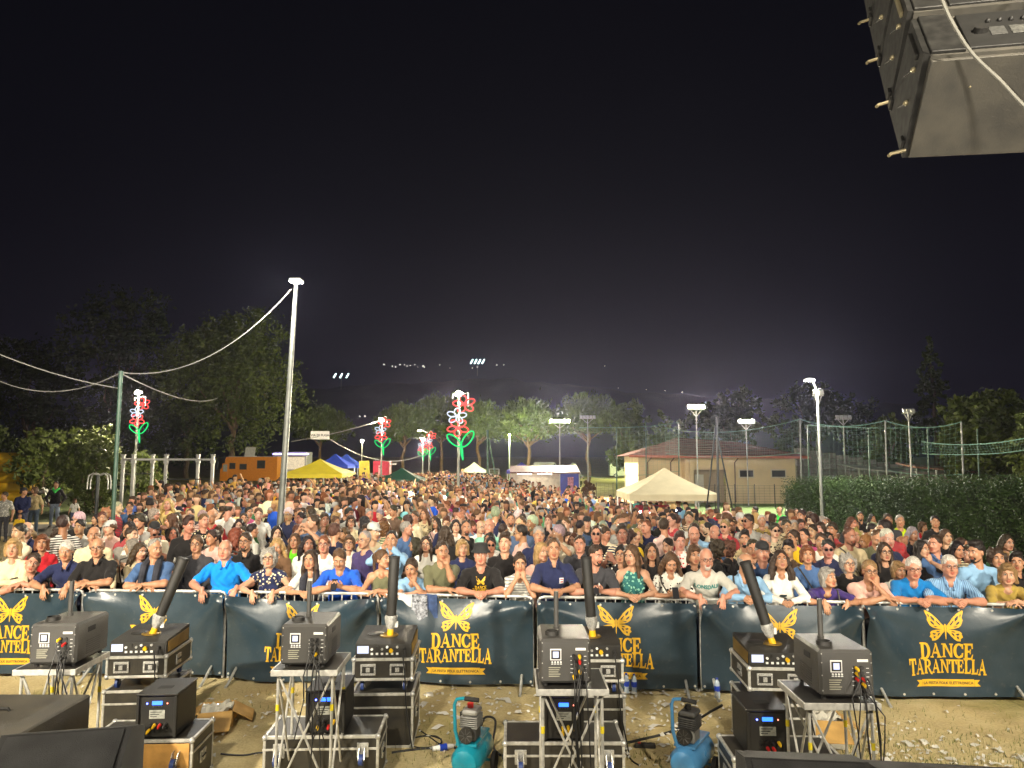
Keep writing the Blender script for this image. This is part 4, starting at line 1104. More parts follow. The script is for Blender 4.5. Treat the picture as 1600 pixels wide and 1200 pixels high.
def work_table(label, W, D, H, loc, rz, seed):
 t = thing('work_table', label, 'table', loc, rz, 'aluminium tables under the smoke machines')
 b = MB(); b.box(-W / 2 + .012, W / 2 - .012, .012, D - .012, H - .02, H, .002); b.build('top_board', BLK2, t)
 for x0, x1, y0, y1 in ((-W / 2, W / 2, 0, .013), (-W / 2, W / 2, D - .013, D), (-W / 2, -W / 2 + .013, .0135, D - .0135), (W / 2 - .013, W / 2, .0135, D - .0135)):
  m = MB(); m.box(x0, x1, y0, y1, H - .045, H + .003, .003); m.build('edge_profile', ALU, t)
 c = [(-W / 2 + .05, .05), (W / 2 - .05, .05), (W / 2 - .05, D - .05), (-W / 2 + .05, D - .05)]
 for i, (x, y) in enumerate(c):
  m = MB(); m.tube([(x, y, H - .03), (x, y, .02)], .012, 8); l = m.build('leg', ALU, t)
  m = MB(); m.tube([(x, y, .012), (x, y, .03)], .017, 8); m.build('foot', RUB, l)
  m = MB(); m.tube([(x, y, H * .70), (x, y, H * .70 + .05)], .0145, 8); m.build('tape_mark', mat('yellow_tape', (.75, .60, .02), .6, var=0), l)
  x2, y2 = c[(i + 1) % 4]
  for a, q in (((x, y, H - .04), (x2, y2, .10)), ((x2, y2, H - .04), (x, y, .10))):
   m = MB(); m.tube([a, q], .0095, 6); m.build('brace', ALU, t)
 return t
def confetti_cannon(label, loc, rz, barrel):
 """low black blower box with a hose barrel clamped on top; barrel = (dx, dy, dz) tip offset"""
 W, D, H = .56, .62, .145
 t = thing('confetti_cannon', label, 'confetti cannon', loc, rz, 'confetti cannons on flight cases')
 b = MB(); b.prism([(0, 0), (0, H * .9), (.06, H), (D, H + .03), (D, 0)], -W / 2 + .004, W / 2 - .004); b.build('housing', BLK, t)
 for s in (-1, 1): m = MB(); x = s * W / 2; m.prism([(.05, .02), (.05, H * .85), (D - .03, H * .95), (D - .03, .02)], x - .004, x + .003); m.build('side_panel', BRASS, t)
 f = MB(); f.box(-W / 2 + .015, W / 2 - .015, -.006, .002, .015, H * .86, .002); fp = f.build('control_panel', BLK2, t)
 m = MB(); m.box(-W * .46, -W * .26, -.009, -.0065, .045, H * .80); m.build('screen', LCDW, fp)
 for i in range(6):
  m = MB(); x = -W * .20 + i * .05; m.tube([(x, -.006, .085 + .02 * (i % 2)), (x, -.02, .085 + .02 * (i % 2))], .012, 10); m.build('knob', [WHT, BLK2, STEEL][i % 3], fp)
  m = MB(); m.box(x - .012, x + .012, -.0085, -.0065, .03, .05); m.build('marking', WHT, fp)
 m = MB(); m.tube([(W * .14, -.006, .075), (W * .14, -.03, .07)], .02, 10); m.build('plug', YEL, fp)
 m = MB(); m.tube([(W * .38, -.006, .085), (W * .38, -.045, .08), (W * .40, -.06, .02)], [.016, .014, .007], 10); m.build('plug', RUB, fp)
 m = MB(); m.box(-W * .24, W * .22, .003, .03, H * .9, H * .9 + .006); m.build('rating_plate', WHT, t) if False else None
 l = MB(); l.lathe([(.085, 0), (.085, .006), (.07, .012), (.02, .013)], 20, Matrix.Translation((-W * .22, D * .5, H + .012))); l.build('fan_lid', BLK2, t)
 l = MB(); l.lathe([(.095, 0), (.095, .008), (.08, .012), (.07, .004)], 20, Matrix.Translation((.02, D * .42, H + .010))); l.build('fan_ring', BRASS, t)
 p0 = Vector((.03, D * .42, H)); d = Vector(barrel); n = d.normalized(); L = d.length
 k = MB(); k.tube([p0, p0 + n * .10], [.035, .030], 12); k.build('yellow_nozzle', YEL, t)
 k = MB(); k.tube([p0 + n * .07, p0 + n * .10, p0 + n * .16, p0 + n * .21], [.030, .045, .062, .060], 14); cl = k.build('clamp', STEEL, t)
 side = n.cross(Vector((0, 1, 0))).normalized()
 k = MB(); q = p0 + n * .12 - side * .055; k.box(-.02, .02, -.012, .012, -.03, .03, .004, Matrix.Translation(q)); k.build('valve_tag', WHT, cl)
 for a in range(4):
  an = a * PI / 2 + .4; off = side * math.cos(an) * .058 + n.cross(side) * math.sin(an) * .058
  k = MB(); k.tube([p0 + n * .10 + off * .7, p0 + n * .20 + off * 1.12], .007, 6); k.build('clamp_rod', STEEL, cl)
 k = MB(); rs = []; pts = []
 for i in range(25):
  s = .19 + (L - .19) * i / 24; pts.append(p0 + n * s); rs.append(.050 + .002 * (i % 2) + .005 * (i / 24))
 k.tube(pts, rs, 18); br = k.build('barrel', BLK2, t)
 k = MB(); k.tube([p0 + n * (L - .015), p0 + n * (L + .006)], .0585, 18, cap=False); k.tube([p0 + n * (L - .02), p0 + n * (L + .0055)], .052, 18, cap=False); k.build('muzzle_ring', RUB, br)
 return t
def fog_box(label, loc, rz):
 W, D, H = .34, .44, .37
 t = thing('fog_generator', label, 'fog machine', loc, rz, 'black fog generators with blue displays')
 b = MB(); b.box(-W / 2, W / 2, .012, D, 0.004, H - .02, .008); b.build('housing', BLK2, t)
 b = MB(); b.box(-W / 2 - .006, W / 2 + .006, -.01, D + .006, H - .02, H, .006); top = b.build('top_plate', BLK2, t)
 b = MB(); b.box(-.06, .06, D * .30, D * .48, H - .004, H + .003, .002); b.build('outlet', RUB, top)
 for s in (-1, 1): b = MB(); b.box(s * (W / 2 - .012) - .012, s * (W / 2 - .012) + .012, -.008, .0125, .006, H - .022, .003); b.build('front_rail', BLK2, t)
 m = MB(); m.box(-.042, .042, .004, .0118, H * .74, H * .82); m.build('screen', LCD, t)
 m = MB(); m.ball((-.085, .008, H * .77), .0075, 8, 6); m.build('status_led', LEDB, t)
 m = MB(); m.ball((.085, .008, H * .77), .0055, 8, 6); m.build('status_led', LEDR, t)
 for i in range(4): m = MB(); m.box(-.04 + i * .023, -.027 + i * .023, .005, .0118, H * .685, H * .71); m.build('button', GRAPH, t)
 m = MB(); m.box(-.065, .065, .009, .0119, H * .43, H * .62); pl = m.build('rating_plate', mat('dull_label', (.36, .37, .33), .5, var=.15, scale=40), t)
 for i in range(3): m = MB(); m.box(-.055, .04 - .02 * i, .007, .0088, H * (.57 - .05 * i), H * (.585 - .05 * i)); m.build('marking', BLK2, pl)
 plugs(t, -.055, H * .30, .012, int(abs(loc[0]) * 50), 2, .09); plugs(t, .035, H * .30, .012, int(abs(loc[0]) * 70) + 1, 2, .09)
 return t

# ---- four stacks: two cases and a confetti cannon
def stack(k, X, Y, rz, hl, labels, barrel, W=.60, D=.68):
 flight_case(labels[0], W + .02, D, hl, (X, Y, 0), rz)
 flight_case(labels[1], W, D, hl + .115 + .215 - hl, (X, Y + .01, hl + .0005), rz, lift=.115, vents=True)
 confetti_cannon(labels[2], (X, Y + .03, hl + .331), rz, barrel)
stack(0, -3.80, 7.42, R(4), .50, ('big black flight case on the ground below the leftmost confetti cannon', 'shallow wheeled flight case directly under the leftmost confetti cannon', 'leftmost confetti cannon, barrel tilted right towards the azure polo man'), (.27, .05, .78))
stack(1, -1.28, 7.27, R(2), .52, ('big black flight case on the ground beside the turquoise compressor', 'shallow wheeled flight case under the second confetti cannon from left', 'second confetti cannon from left, barrel upright before the denim jacket'), (.03, .02, .80))
stack(2, .80, 7.22, R(0), .52, ('black flight case on the ground behind the third table from left', 'shallow wheeled flight case behind the third smoke machine from left', 'confetti cannon half hidden behind the third smoke machine from left'), (-.06, .02, .80))
stack(3, 2.56, 7.02, R(-3), .50, ('big black flight case on the ground below the rightmost confetti cannon', 'shallow wheeled flight case directly under the rightmost confetti cannon', 'rightmost confetti cannon, barrel tilted left towards the grey logo tee man'), (-.24, .03, .80))

# ---- four aluminium tables with smoke machines
TH = 1.1; TPOS = []
for k, (px, py, px2, rz) in enumerate(((20, 1047, 117, 2), (423, 1048, 527, 1), (838, 1078, 952, 0), (1257, 1100, 1377, -1))):
 a = on_z(px, py, TH); b = on_z(px2, py, TH); X = (a.x + b.x) / 2; W = b.x - a.x
 nm = ('leftmost', 'second from left', 'third from left', 'rightmost')[k]
 work_table('aluminium work table with crossed legs, ' + nm + ' of four', W, .54, TH, (X, a.y, 0), R(rz), k)
 sx = (.03, -.02, -.05, .06)[k]; TPOS.append((X + sx, a.y + .02))
 smoke_machine('grey smoke machine with chimney tube, ' + nm + ' of four', (X + sx, a.y + .05, TH + .004), R(rz), -1).scale = (.88, .84, .88)

# ---- four wheeled cases lying on their backs, each with a fog generator on top
for k, (px, py, px2, zt, W, fx) in enumerate(((190, 1157, 300, .44, .90, .12), (412, 1150, 590, .43, 1.0, .02), (787, 1160, 968, .43, 1.03, .0), (1146, 1186, 1290, .42, .9, -.15))):
 a = on_z(px2 if k == 0 else px, py, zt)
 X = a.x - W / 2 if k == 0 else a.x + W / 2
 rz = R((3, 2, 0, -2)[k])
 flight_case('large flight case with casters on its front, ' + ('leftmost, plywood face showing', 'below the second smoke machine from left', 'below the third smoke machine from left', 'rightmost, below the rightmost confetti cannon')[k], W, .50, zt, (X, a.y, 0), rz, wheels_front=True)
 if k == 0:
  m = MB(); m.box(-.425, .425, -.012, -.002, .03, zt - .03, .002); m.build('plywood_panel', PLY, [o for o in SC.objects if o.name.startswith('flight_case')][-1])
 fog_box('black fog generator with lit blue display, ' + ('leftmost of four', 'second from left', 'third from left', 'rightmost of four')[k], (X + fx, a.y + .035, zt + .003), rz)

# ---- air compressors
def compressor(label, loc, rz, col, cname, grey):
 t = thing('air_compressor', label, 'compressor', loc, rz)
 C = mat(cname, col, .3, var=.12, coat=.5)
 b = MB(); r_ = .125; L = .50; zc = .20
 prof = [(0.0, -L / 2 - .03), (.05, -L / 2 - .026), (.10, -L / 2 - .005), (r_, -L / 2 + .04), (r_, L / 2 - .04), (.10, L / 2 + .005), (.05, L / 2 + .026), (0.0, L / 2 + .03)]
 b.lathe(prof, 22, Matrix.Translation((0, .22, zc)) @ Matrix.Rotation(R(90), 4, 'X')); b.build('tank', C, t)
 b = MB(); b.box(-.09, .09, .02, .42, zc + r_ - .01, zc + r_ + .012, .004); b.build('mounting_plate', C, t)
 p = MB(); p.box(-.05, .07, .06, .22, zc + r_ + .014, zc + r_ + .12, .012); pump = p.build('pump_block', CASTAL if grey else GRAPH, t)
 for i in range(6): q = MB(); q.box(-.065, .085, .05, .23, zc + r_ + .122 + i * .016, zc + r_ + .130 + i * .016, .002); q.build('cooling_fin', CASTAL if not grey else GRAPH, pump)
 q = MB(); q.box(-.06, .08, .055, .225, zc + r_ + .218, zc + r_ + .262, .014); q.build('pump_head', GRAPH if grey else CASTAL, pump)
 q = MB(); q.tube([(.0, .05, zc + r_ + .08), (.0, .005, zc + r_ + .08)], .062, 18); fan = q.build('fan_cover', BLK2, pump)
 for i in range(8): q = MB(); a = i * PI / 4; q.tube([(.014 * math.cos(a), .0035, zc + r_ + .08 + .014 * math.sin(a)), (.055 * math.cos(a), .0035, zc + r_ + .08 + .055 * math.sin(a))], .0035, 5); q.build('fan_slot', GRAPH, fan)
 q = MB(); q.tube([(.0, .14, zc + r_ + .264), (.0, .14, zc + r_ + .30)], .026, 12); q.build('air_filter', RED if not grey else BLK2, pump)
 q = MB(); q.tube([(-.11, .30, zc + r_ + .04), (-.11, .30, zc + r_ + .16)], .034, 14); q.build('pressure_switch', BLK2, t)
 h = MB(); h.tube([(-.06, .02, zc + r_ - .01), (-.085, -.005, zc + r_ + .12), (-.09, -.01, zc + r_ + .33), (-.07, -.015, zc + r_ + .372), (-.01, -.018, zc + r_ + .385), (.02, -.018, zc + r_ + .385)], .0145, 10); hd = h.build('handle', C, t)
 h = MB(); h.tube([(.0, -.018, zc + r_ + .385), (.12, -.018, zc + r_ + .380)], .018, 10); h.build('grip', RUB, hd)
 for s in (-1, 1):
  w = MB(); w.tube([(s * .12, .40, .075), (s * .155, .40, .075)], .075, 18); w.build('wheel', RUB, t)
 w = MB(); w.box(-.10, .10, .06, .09, .02, zc - r_ + .02, .004); w.tube([(-.12, .40, .075), (.12, .40, .075)], .012, 8); w.box(-.03, .03, .385, .415, .07, zc - r_ + .03); w.build('stand', C, t)
 return t
c1 = on_z(727, 1228); compressor('turquoise air compressor with pump and curved handle, left of the two', (c1.x, c1.y - .05, 0), R(-14), (0.008, 0.25, 0.35), 'turquoise_enamel', False).scale = (1.06,) * 3
c2 = on_z(1062, 1230); compressor('light blue air compressor with grey pump, right of the two', (c2.x + .03, c2.y - .05, 0), R(-32), (0.07, 0.25, 0.50), 'light_blue_enamel', True).scale = (1.06,) * 3

# ---- loudspeakers on the ground and on the stage edge
def sub(label, x0, x1, y0, y1, H):
 t = thing('subwoofer', label, 'loudspeaker', ((x0 + x1) / 2, (y0 + y1) / 2, 0)); w, d = (x1 - x0) / 2, (y1 - y0) / 2
 SUBM = mat('textured_black_paint', (0.030, 0.028, 0.025), 0.6, var=0.3, scale=3, bump=0.5, bscale=160, dirt=(0.085, 0.075, 0.055))
 b = MB(); b.box(-w, w, -d, d, 0.01, H, .012); b.build('cabinet', SUBM, t)
 b = MB(); b.tube([(-.02, .05, H - .002), (-.01, .05, H + .018), (.10, .05, H + .018), (.11, .05, H - .002)], .010, 8); b.build('handle', RUB, t)
 b = MB(); b.lathe([(.055, H - .001), (.055, H + .006), (.018, H + .006), (.018, H + .002)], 18, Matrix.Translation((-w * .5, -d * .3, 0))); b.build('pole_socket', BLK2, t)
 b = MB(); b.box(w - .002, w + .003, -.12, .12, H * .5 - .06, H * .5 + .06, .002); b.build('side_grip', RUB, t)
sub('big black subwoofer with grip on the ground, bottom left corner', -4.30, -3.32, 4.97, 5.82, .98)
def wedge(label, X, Y, W, D, H, rz):
 t = thing('stage_monitor', label, 'stage monitor', (X, Y, 1.201), rz, 'stage monitors on the deck edge')
 b = MB(); b.prism([(0, 0), (0, H * .25), (D * .62, H), (D, H * .82), (D, 0)], -W / 2, W / 2); b.build('cabinet', mat('matt_black', (.012, .0118, .011), .85, var=.2, scale=5, bump=.5, bscale=150), t)
 g = MB(); p0, p1 = Vector((0, .02, H * .25 + .035)), Vector((0, D * .60, H - .008)); n = Vector((0, -(p1 - p0).z, (p1 - p0).y)).normalized() * .006
 g.prism([(p0 + n).yz[:], (p1 + n).yz[:], (p1 - n).yz[:], (p0 - n).yz[:]], -W / 2 + .03, W / 2 - .03); g.build('grille', mat('steel_mesh_grille', (0.035, 0.035, 0.034), 0.5, 0.3, var=.2, bump=.9, bscale=400), t)
 for s in (-1, 1): h = MB(); h.box(s * W / 2 - .003, s * W / 2 + .003, D * .4, D * .62, H * .32, H * .44, .002); h.build('side_grip', RUB, t)
wedge('black stage monitor wedge overlapping the subwoofer, bottom left', -2.02, 3.16, .56, .55, .36, R(12))
wedge('black stage monitor wedge below the rightmost fog generator, bottom edge', 1.29, 3.02, .54, .55, .285, R(-6))
wedge('black stage monitor wedge at bottom right below the banner', 2.06, 2.98, .90, .55, .235, R(-8))

# ---- cardboard boxes with open flaps
def carton(label, loc, rz, W, D, H, white):
 t = thing('cardboard_box', label, 'box', loc, rz)
 CB = mat('cardboard', (0.55, 0.33, 0.10), .8, var=.12); CW = mat('white_carton', (0.62, 0.60, 0.52), .8, var=.08) if white else CB
 th = .006
 for x0, x1, y0, y1 in ((-W / 2, W / 2, -D / 2, -D / 2 + th), (-W / 2, W / 2, D / 2 - th, D / 2), (-W / 2, -W / 2 + th, -D / 2 + th, D / 2 - th), (W / 2 - th, W / 2, -D / 2 + th, D / 2 - th)):
  m = MB(); m.box(x0, x1, y0, y1, 0.004, H); m.build('side', CW, t)
 m = MB(); m.box(-W / 2 + th, W / 2 - th, -D / 2 + th, D / 2 - th, .004, .01); m.build('bottom', CB, t)
 for q, (a, c, s) in enumerate((((0, D / 2, 0), R(-35), W), ((0, -D / 2, 0), R(20), W))):
  m = MB(); M = Matrix.Translation((0, c * 0 + a[1], H)) @ Matrix.Rotation(c, 4, 'X'); m.box(-s / 2, s / 2, -.004 if q == 0 else -.30, .30 if q == 0 else .004, .0, th, 0, M); m.build('flap', CB, t)
 for s in (-1, 1): m = MB(); M = Matrix.Translation((s * W / 2, 0, H)) @ Matrix.Rotation(s * R(30), 4, 'Y'); m.box(0 if s > 0 else -.22, .22 if s > 0 else 0, -D / 2 + .01, D / 2 - .01, 0, th, 0, M); m.build('flap', CB, t)
 m = MB(); r = random.Random(4)
 vs = []; fs = []; n = 8
 for j in range(n):
  for i in range(n): vs.append((-W / 2 + .02 + (W - .04) * i / (n - 1), -D / 2 + .02 + (D - .04) * j / (n - 1), H * .93 + r.uniform(-.03, .06)))
 for j in range(n - 1):
  for i in range(n - 1): a = j * n + i; fs.append((a, a + 1, a + n + 1, a + n))
 m.add(vs, fs); m.build('plastic_liner', mat('clear_film', (0.60, 0.58, 0.50), .2, var=.1), t, smooth=0)
q = on_z(332, 1136); carton('open cardboard box with raised flaps behind the left flight cases', (q.x, q.y + .12, 0), R(15), .34, .34, .16, False)
q = on_z(1297, 1172); carton('white carton with open yellow-brown flaps under the rightmost table', (q.x, q.y + .2, 0), R(-8), .36, .36, .26, True)

# ---- water bottles at the barrier foot
def bottle(label, px, py):
 p = on_z(px, py); t = thing('water_bottle', label, 'bottle', (p.x, p.y, .004), 0, 'water bottles at the barrier foot')
 b = MB(); b.lathe([(.028, 0), (.033, .006), (.033, .06), (.031, .066), (.033, .072), (.033, .15), (.026, .185), (.0125, .205), (.0125, .212)], 14); b.build('bottle_body', mat('clear_pet', (0.42, 0.50, 0.60), .12, var=.1), t)
 b = MB(); b.lathe([(.015, .2125), (.015, .228), (.0, .229)], 12); b.build('cap', BLU, t)
 b = MB(); b.lathe([(.0342, .08), (.0342, .14)], 14); b.build('paper_label', BLU, t)
bottle('small water bottle under the banner, left of a pair', 979, 1083); bottle('small water bottle under the banner, right of a pair', 991, 1084); bottle('lone water bottle beside the rightmost case stack', 1121, 1091)

# ---- cables
def cable(label, pts, r=.008, m=None, name='cable', group='cables on the ground'):
 P = [Vector(p) for p in pts]; out = []
 for i in range(len(P) - 1):
  a, b, c, d = P[max(i - 1, 0)], P[i], P[i + 1], P[min(i + 2, len(P) - 1)]
  for k in range(6):
   t = k / 6; out.append(0.5 * ((2 * b) + (c - a) * t + (2 * a - 5 * b + 4 * c - d) * t * t + (3 * b - a - 3 * c + d) * t ** 3))
 out.append(P[-1]); mb = MB(); mb.tube(out, r, 7); o = mb.build(name, m or CABLE); tag(o, label, 'cable', group); return o
G = lambda px, py, z=.010: tuple(on_z(px, py, z))
cable('thick black cable lying from the second case stack to the turquoise compressor', [G(612, 1176), G(640, 1172), G(680, 1168), G(705, 1165), G(722, 1180)], .011)
cable('looped black hose beside the turquoise compressor', [G(748, 1160), (G(758, 1128)[0], G(758, 1150)[1], .18), (G(775, 1130)[0], G(775, 1150)[1], .16), G(770, 1165), G(782, 1180)], .012)
cable('black cable coil on the ground near the blue mains plug', [G(636, 1160), G(650, 1152), G(680, 1150), G(690, 1160), G(670, 1168), G(645, 1166), G(640, 1156), G(668, 1149), G(690, 1155)], .007)
cable('black hose running from the third stack to the rightmost stack', [G(955, 1166), G(1000, 1156), G(1040, 1146), G(1080, 1130), G(1110, 1112), G(1128, 1102)], .014)
cable('thin black cable trailing right of the third table', [G(952, 1130), G(966, 1150), G(985, 1185), G(1000, 1196)], .008)
cable('thin cable along the ground left of the second table', [G(345, 1178), G(380, 1180), G(410, 1176), G(440, 1182)], .008)
cable('black cable from the case stack to the looped hose, short', [G(655, 1140), G(672, 1152), G(690, 1165), G(700, 1172)], .007)
tp = [(-.9, 6.9, 0)]
for k, (X, Y) in enumerate(TPOS):
 zt = TH + .13
 o = cable('black cable hanging from the ' + ('leftmost', 'second', 'third', 'rightmost')[k] + ' smoke machine to the ground', [(X + .10, Y + .08, zt), (X + .10, Y - .03, zt - .10), (X + .09, Y - .05, zt - .30), (X + .11, Y - .04, .55), (X + .05, Y - .02, .02)], .006, group='hanging cables')
 o = cable('second thin cable from the ' + ('leftmost', 'second', 'third', 'rightmost')[k] + ' smoke machine down', [(X + .14, Y + .08, zt + .04), (X + .15, Y - .05, zt - .08), (X + .18, Y - .06, .45), (X + .20, Y + .05, .02)], .005, group='hanging cables')
for k, (X, Y, z) in enumerate(((-3.6, 7.42, .90), (-1.08, 7.27, .92), (1.0, 7.22, .92), (2.76, 7.02, .90))):
 cable('black power cable down the front of the ' + ('leftmost', 'second', 'third', 'rightmost')[k] + ' case stack', [(X, Y - .04, z), (X + .03, Y - .07, z - .2), (X + .05, Y - .06, .4), (X + .12, Y - .10, .02)], .007, group='hanging cables')
# mains plug and power strip
t = thing('mains_plug', 'blue and white mains plug on the ground by the turquoise compressor', 'plug', G(690, 1168, .03), R(20))
m = MB(); m.tube([(-.09, 0, 0), (-.02, 0, 0)], [.022, .026], 12); m.build('white_sleeve', WHT, t); m = MB(); m.tube([(-.018, 0, 0), (.05, 0, 0)], .032, 12); m.build('blue_collar', BLU, t); m = MB(); m.tube([(.052, 0, 0), (.12, 0, 0)], [.024, .018], 12); m.build('white_sleeve', WHT, t)
t = thing('power_strip', 'black power strip with red switch on the ground by light blue compressor', 'power strip', G(1008, 1168, .004), R(-4))
m = MB(); m.box(-.10, .10, -.028, .028, 0, .04, .006); m.build('housing', BLK2, t); m = MB(); m.box(-.07, -.04, -.014, .014, .0405, .048, .003); m.build('switch', RED, t)
for x in (0, .055): m = MB(); m.tube([(x, 0, .0405), (x, 0, .044)], .02, 12); m.build('socket', GRAPH, t)
# denim jacket hung over the barrier behind the second cannon
def jacket():
 t = thing('hung_jacket', 'blue and white jacket hung over the barrier behind the second cannon', 'jacket', (-1.18, barrier_y(-1.18) - .065, 1.12), R(-4))
 for nm, x0, x1, h, m, yo in (('denim_body', -.22, .24, .52, mat('denim', (.05, .09, .22), .9, var=.25, scale=12, bump=.4, bscale=90), 0), ('white_lining', -.24, -.02, .30, mat('white_cotton', (.6, .6, .58), .9, var=.08, bump=.4), -.022), ('patterned_lining', -.07, .12, .44, mat('patterned_cloth', (.35, .37, .42), .9, var=.45, scale=30), -.035)):
  n, q = 12, 10; v = []; f = []
  for sgn in (0, 1):
   for j in range(q + 1):
    for i in range(n + 1):
     x = x0 + (x1 - x0) * i / n; z = -h * j / q
     v.append((x * (1 + .1 * j / q), yo - sgn * .012 - .018 * math.sin(22 * x + 3 * j / q) * (j / q) - .01 * math.sin(40 * x), z + .02 * math.sin(9 * x) * (j / q)))
  o2 = (n + 1) * (q + 1)
  for j in range(q):
   for i in range(n):
    a = j * (n + 1) + i; f.append((a, a + 1, a + n + 2, a + n + 1)); f.append((o2 + a, o2 + a + n + 1, o2 + a + n + 2, o2 + a + 1))
  for i in range(n):
   a = q * (n + 1) + i; f.append((a, a + 1, o2 + a + 1, o2 + a)); f.append((i, o2 + i, o2 + i + 1, i + 1))
  m2 = MB(); m2.add(v, f); m2.build(nm, m, t, smooth=1.2)
jacket()

# ---- flown line-array loudspeaker, upper right, seen from behind and below
def line_array():
 t = thing('line_array', 'flown black line array loudspeaker hanging at the upper right corner', 'loudspeaker', (0, 0, 0))
 near = at(1440, 92, 2.6); D, H, W = .42, .43, 1.2; q = H / .235
 PAM = mat('array_paint', (0.040, 0.038, 0.033), .55, var=.35, scale=9, bump=.15, bscale=140, dirt=(.085, .078, .062))
 RIG = mat('rigging_steel', (.035, .034, .031), .5, .3, var=.3, scale=20)
 PIN = mat('bright_pin', (.42, .36, .22), .4, .5, var=.2)
 M = Matrix.Translation(near) @ Matrix.Rotation(-.278, 4, 'Z') @ Matrix.Rotation(.066, 4, 'Y') @ Matrix.Rotation(-.661, 4, 'X')
 for k in range(4):
  # local: x right from the left edge, y from rear (0) to front (D), z up; the cabinet narrows towards the rear in height
  p = [(0, 0.02), (0, H - .05), (D, H - .004), (D, 0)]
  e = bpy.data.objects.new('cabinet', None)
  b = MB(); b.prism(p, .035, W - .035, M); cab = b.build('cabinet', PAM, t)
  for x in (.012, W - .035): b = MB(); b.prism([(-.004, .03), (-.004, H - .06), (D + .004, H - .012), (D + .004, .008)], x, x + .022, M); b.build('rigging_plate', RIG, cab)
  for yy in (.22 * D, .55 * D):
   b = MB(); b.prism([(yy, H * .30), (yy + .012, H * .30), (yy + .10, H * .62), (yy + .088, H * .62)], .006, .0125, M); b.build('rigging_slot', RUB, cab)
   b = MB(); b.ball((.006, yy + .004, H * .28), .012, 8, 6, M); b.build('bolt', PIN, cab)
  for z in (.035, H - .03):
   b = MB(); b.box(.0, .012, D - .07, D - .02, z - .02, z + .03, .003, M); b.build('hinge_plate', RIG, cab)
  b = MB(); b.tube([(.02, D - .03, .012), (-.035, D - .02, .004), (-.045, D - .02, -.012)], .0075, 8, M=M); b.build('quick_release_pin', PIN, cab)
  b = MB(); b.box(.0, .012, .03, .055, H * .25, H * .75, .003, M); b.build('rear_bar', PIN if k % 2 else RIG, cab)
  # rear amplifier panel
  b = MB(); b.box(.17, W - .17, -.010, .002, .045, H - .07, .002, M); pan = b.build('amplifier_panel', mat('panel_grey', (.020, .0195, .018), .5, var=.15, scale=15), cab)
  b = MB(); b.box(.035, .155, -.014, .002, .03, H - .055, .003, M); b.build('corner_plate', RIG, cab)
  for i in range(3): b = MB(); b.box(.26 + .07 * i, .315 + .07 * i, -.013, -.0105, .075 * q, .115 * q, .001, M); b.build('marking', mat('pale_print', (.10, .10, .09), .6, var=.3, scale=90) if i == 1 else mat('panel_print', (.07, .07, .065), .6, var=.2, scale=80), pan)
  for i in range(4): b = MB(); b.ball((.27 + .04 * i, -.014, .145 * q), .010, 8, 6, M); b.build('knob', BLK2, pan)
  b = MB(); b.tube([(.23, -.01, .10 * q), (.23, -.03, .10 * q)], .026, 14, M=M); b.build('socket', BLK2, pan)
  b = MB(); b.tube([(.47, -.01, .10 * q), (.47, -.05, .10 * q), (.475, -.075, .12 * q)], [.024, .022, .014], 12, M=M); b.build('blue_connector', BLU, pan)
  b = MB(); b.tube([(.475, -.06, .11 * q), (.50, -.12, .19 * q), (.48, -.10, .27 * q), (.44, -.03, .33 * q)], .011, 8, M=M); b.build('link_cable', mat('grey_cable', (.18, .175, .15), .6, var=.1), cab)
  if k == 0:
   b = MB(); b.box(.035, W - .035, 0.01, D - .005, -.006, .012, .002, M); b.build('bottom_panel', PAM, cab)
   r = random.Random(2)
   for i in range(7):
    b = MB(); x, y = r.uniform(.15, .9), r.uniform(.1, D - .05); b.ball((x, y, -.006), .005, 6, 4, M); b.build('screw', PIN, cab)
  M = M @ Matrix.Translation((0, 0, H + .004)) @ Matrix.Rotation(R(1.5), 4, 'X')
 b = MB(); b.box(.05, W - .05, .05, D - .05, .0, .08, .01, M); b.tube([(.5, D * .5, .08), (.5, D * .5, 2.5)], .02, 8, M=M); b.build('fly_frame', RIG, t)
 p = [at(1462, -30, 2.5), at(1480, 20, 2.5), at(1516, 80, 2.5), at(1562, 125, 2.5), at(1605, 170, 2.5), at(1680, 230, 2.45)]
 cable('pale grey cable slung across the flown line array', p, .0065, mat('grey_cable', (.18, .175, .15), .6, var=.1), group='cables on the loudspeaker')
 return t
line_array()
# ------------------------------------------------------------------ background: hills, trees, lamps, buildings, stalls, nets
def point(name, loc, power, col=(1, .86, .62), rad=.12, parent=None):
 d = bpy.data.lights.new(name, 'POINT'); d.energy = power; d.color = col; d.shadow_soft_size = rad
 o = bpy.data.objects.new(name, d); COL.objects.link(o); o.location = loc
 if parent is not None: o.parent = parent
 return o
# hills
def hill(name, Y, prof, depth, m):
 v, f = [], []; r = random.Random(8); n = 90; q = 6
 for j in range(q):
  for i in range(n + 1):
   px = -300 + 2200 * i / n
   top = np.interp(px, [p[0] for p in prof], [p[1] for p in prof]); z = at(px, top, Y).z * (math.sin(PI / 2 * j / (q - 1)) if j else 0)
   v.append(((px - 800) / FPX * Y * (1 + .25 * j / q), Y + depth * j / (q - 1), z - 2 + (r.uniform(-6, 6) if j else 0)))
 for j in range(q - 1):
  for i in range(n): a = j * (n + 1) + i; f.append((a, a + 1, a + n + 2, a + n + 1))
 me = npmesh(name, v, f); me.materials.append(m); return struct(link(name, me))
HILLM = mat('night_hillside', (0.15, 0.15, 0.145), .95, var=.3, scale=.01)
hill('hills', 1500, [(-300, 600), (300, 590), (600, 560), (800, 552), (1000, 580), (1300, 600), (1900, 610)], 500, HILLM)
VL = mat('village_lamp', (1, 1, 1), .5, var=0, emit=(1.0, .97, .9), estr=6.0)
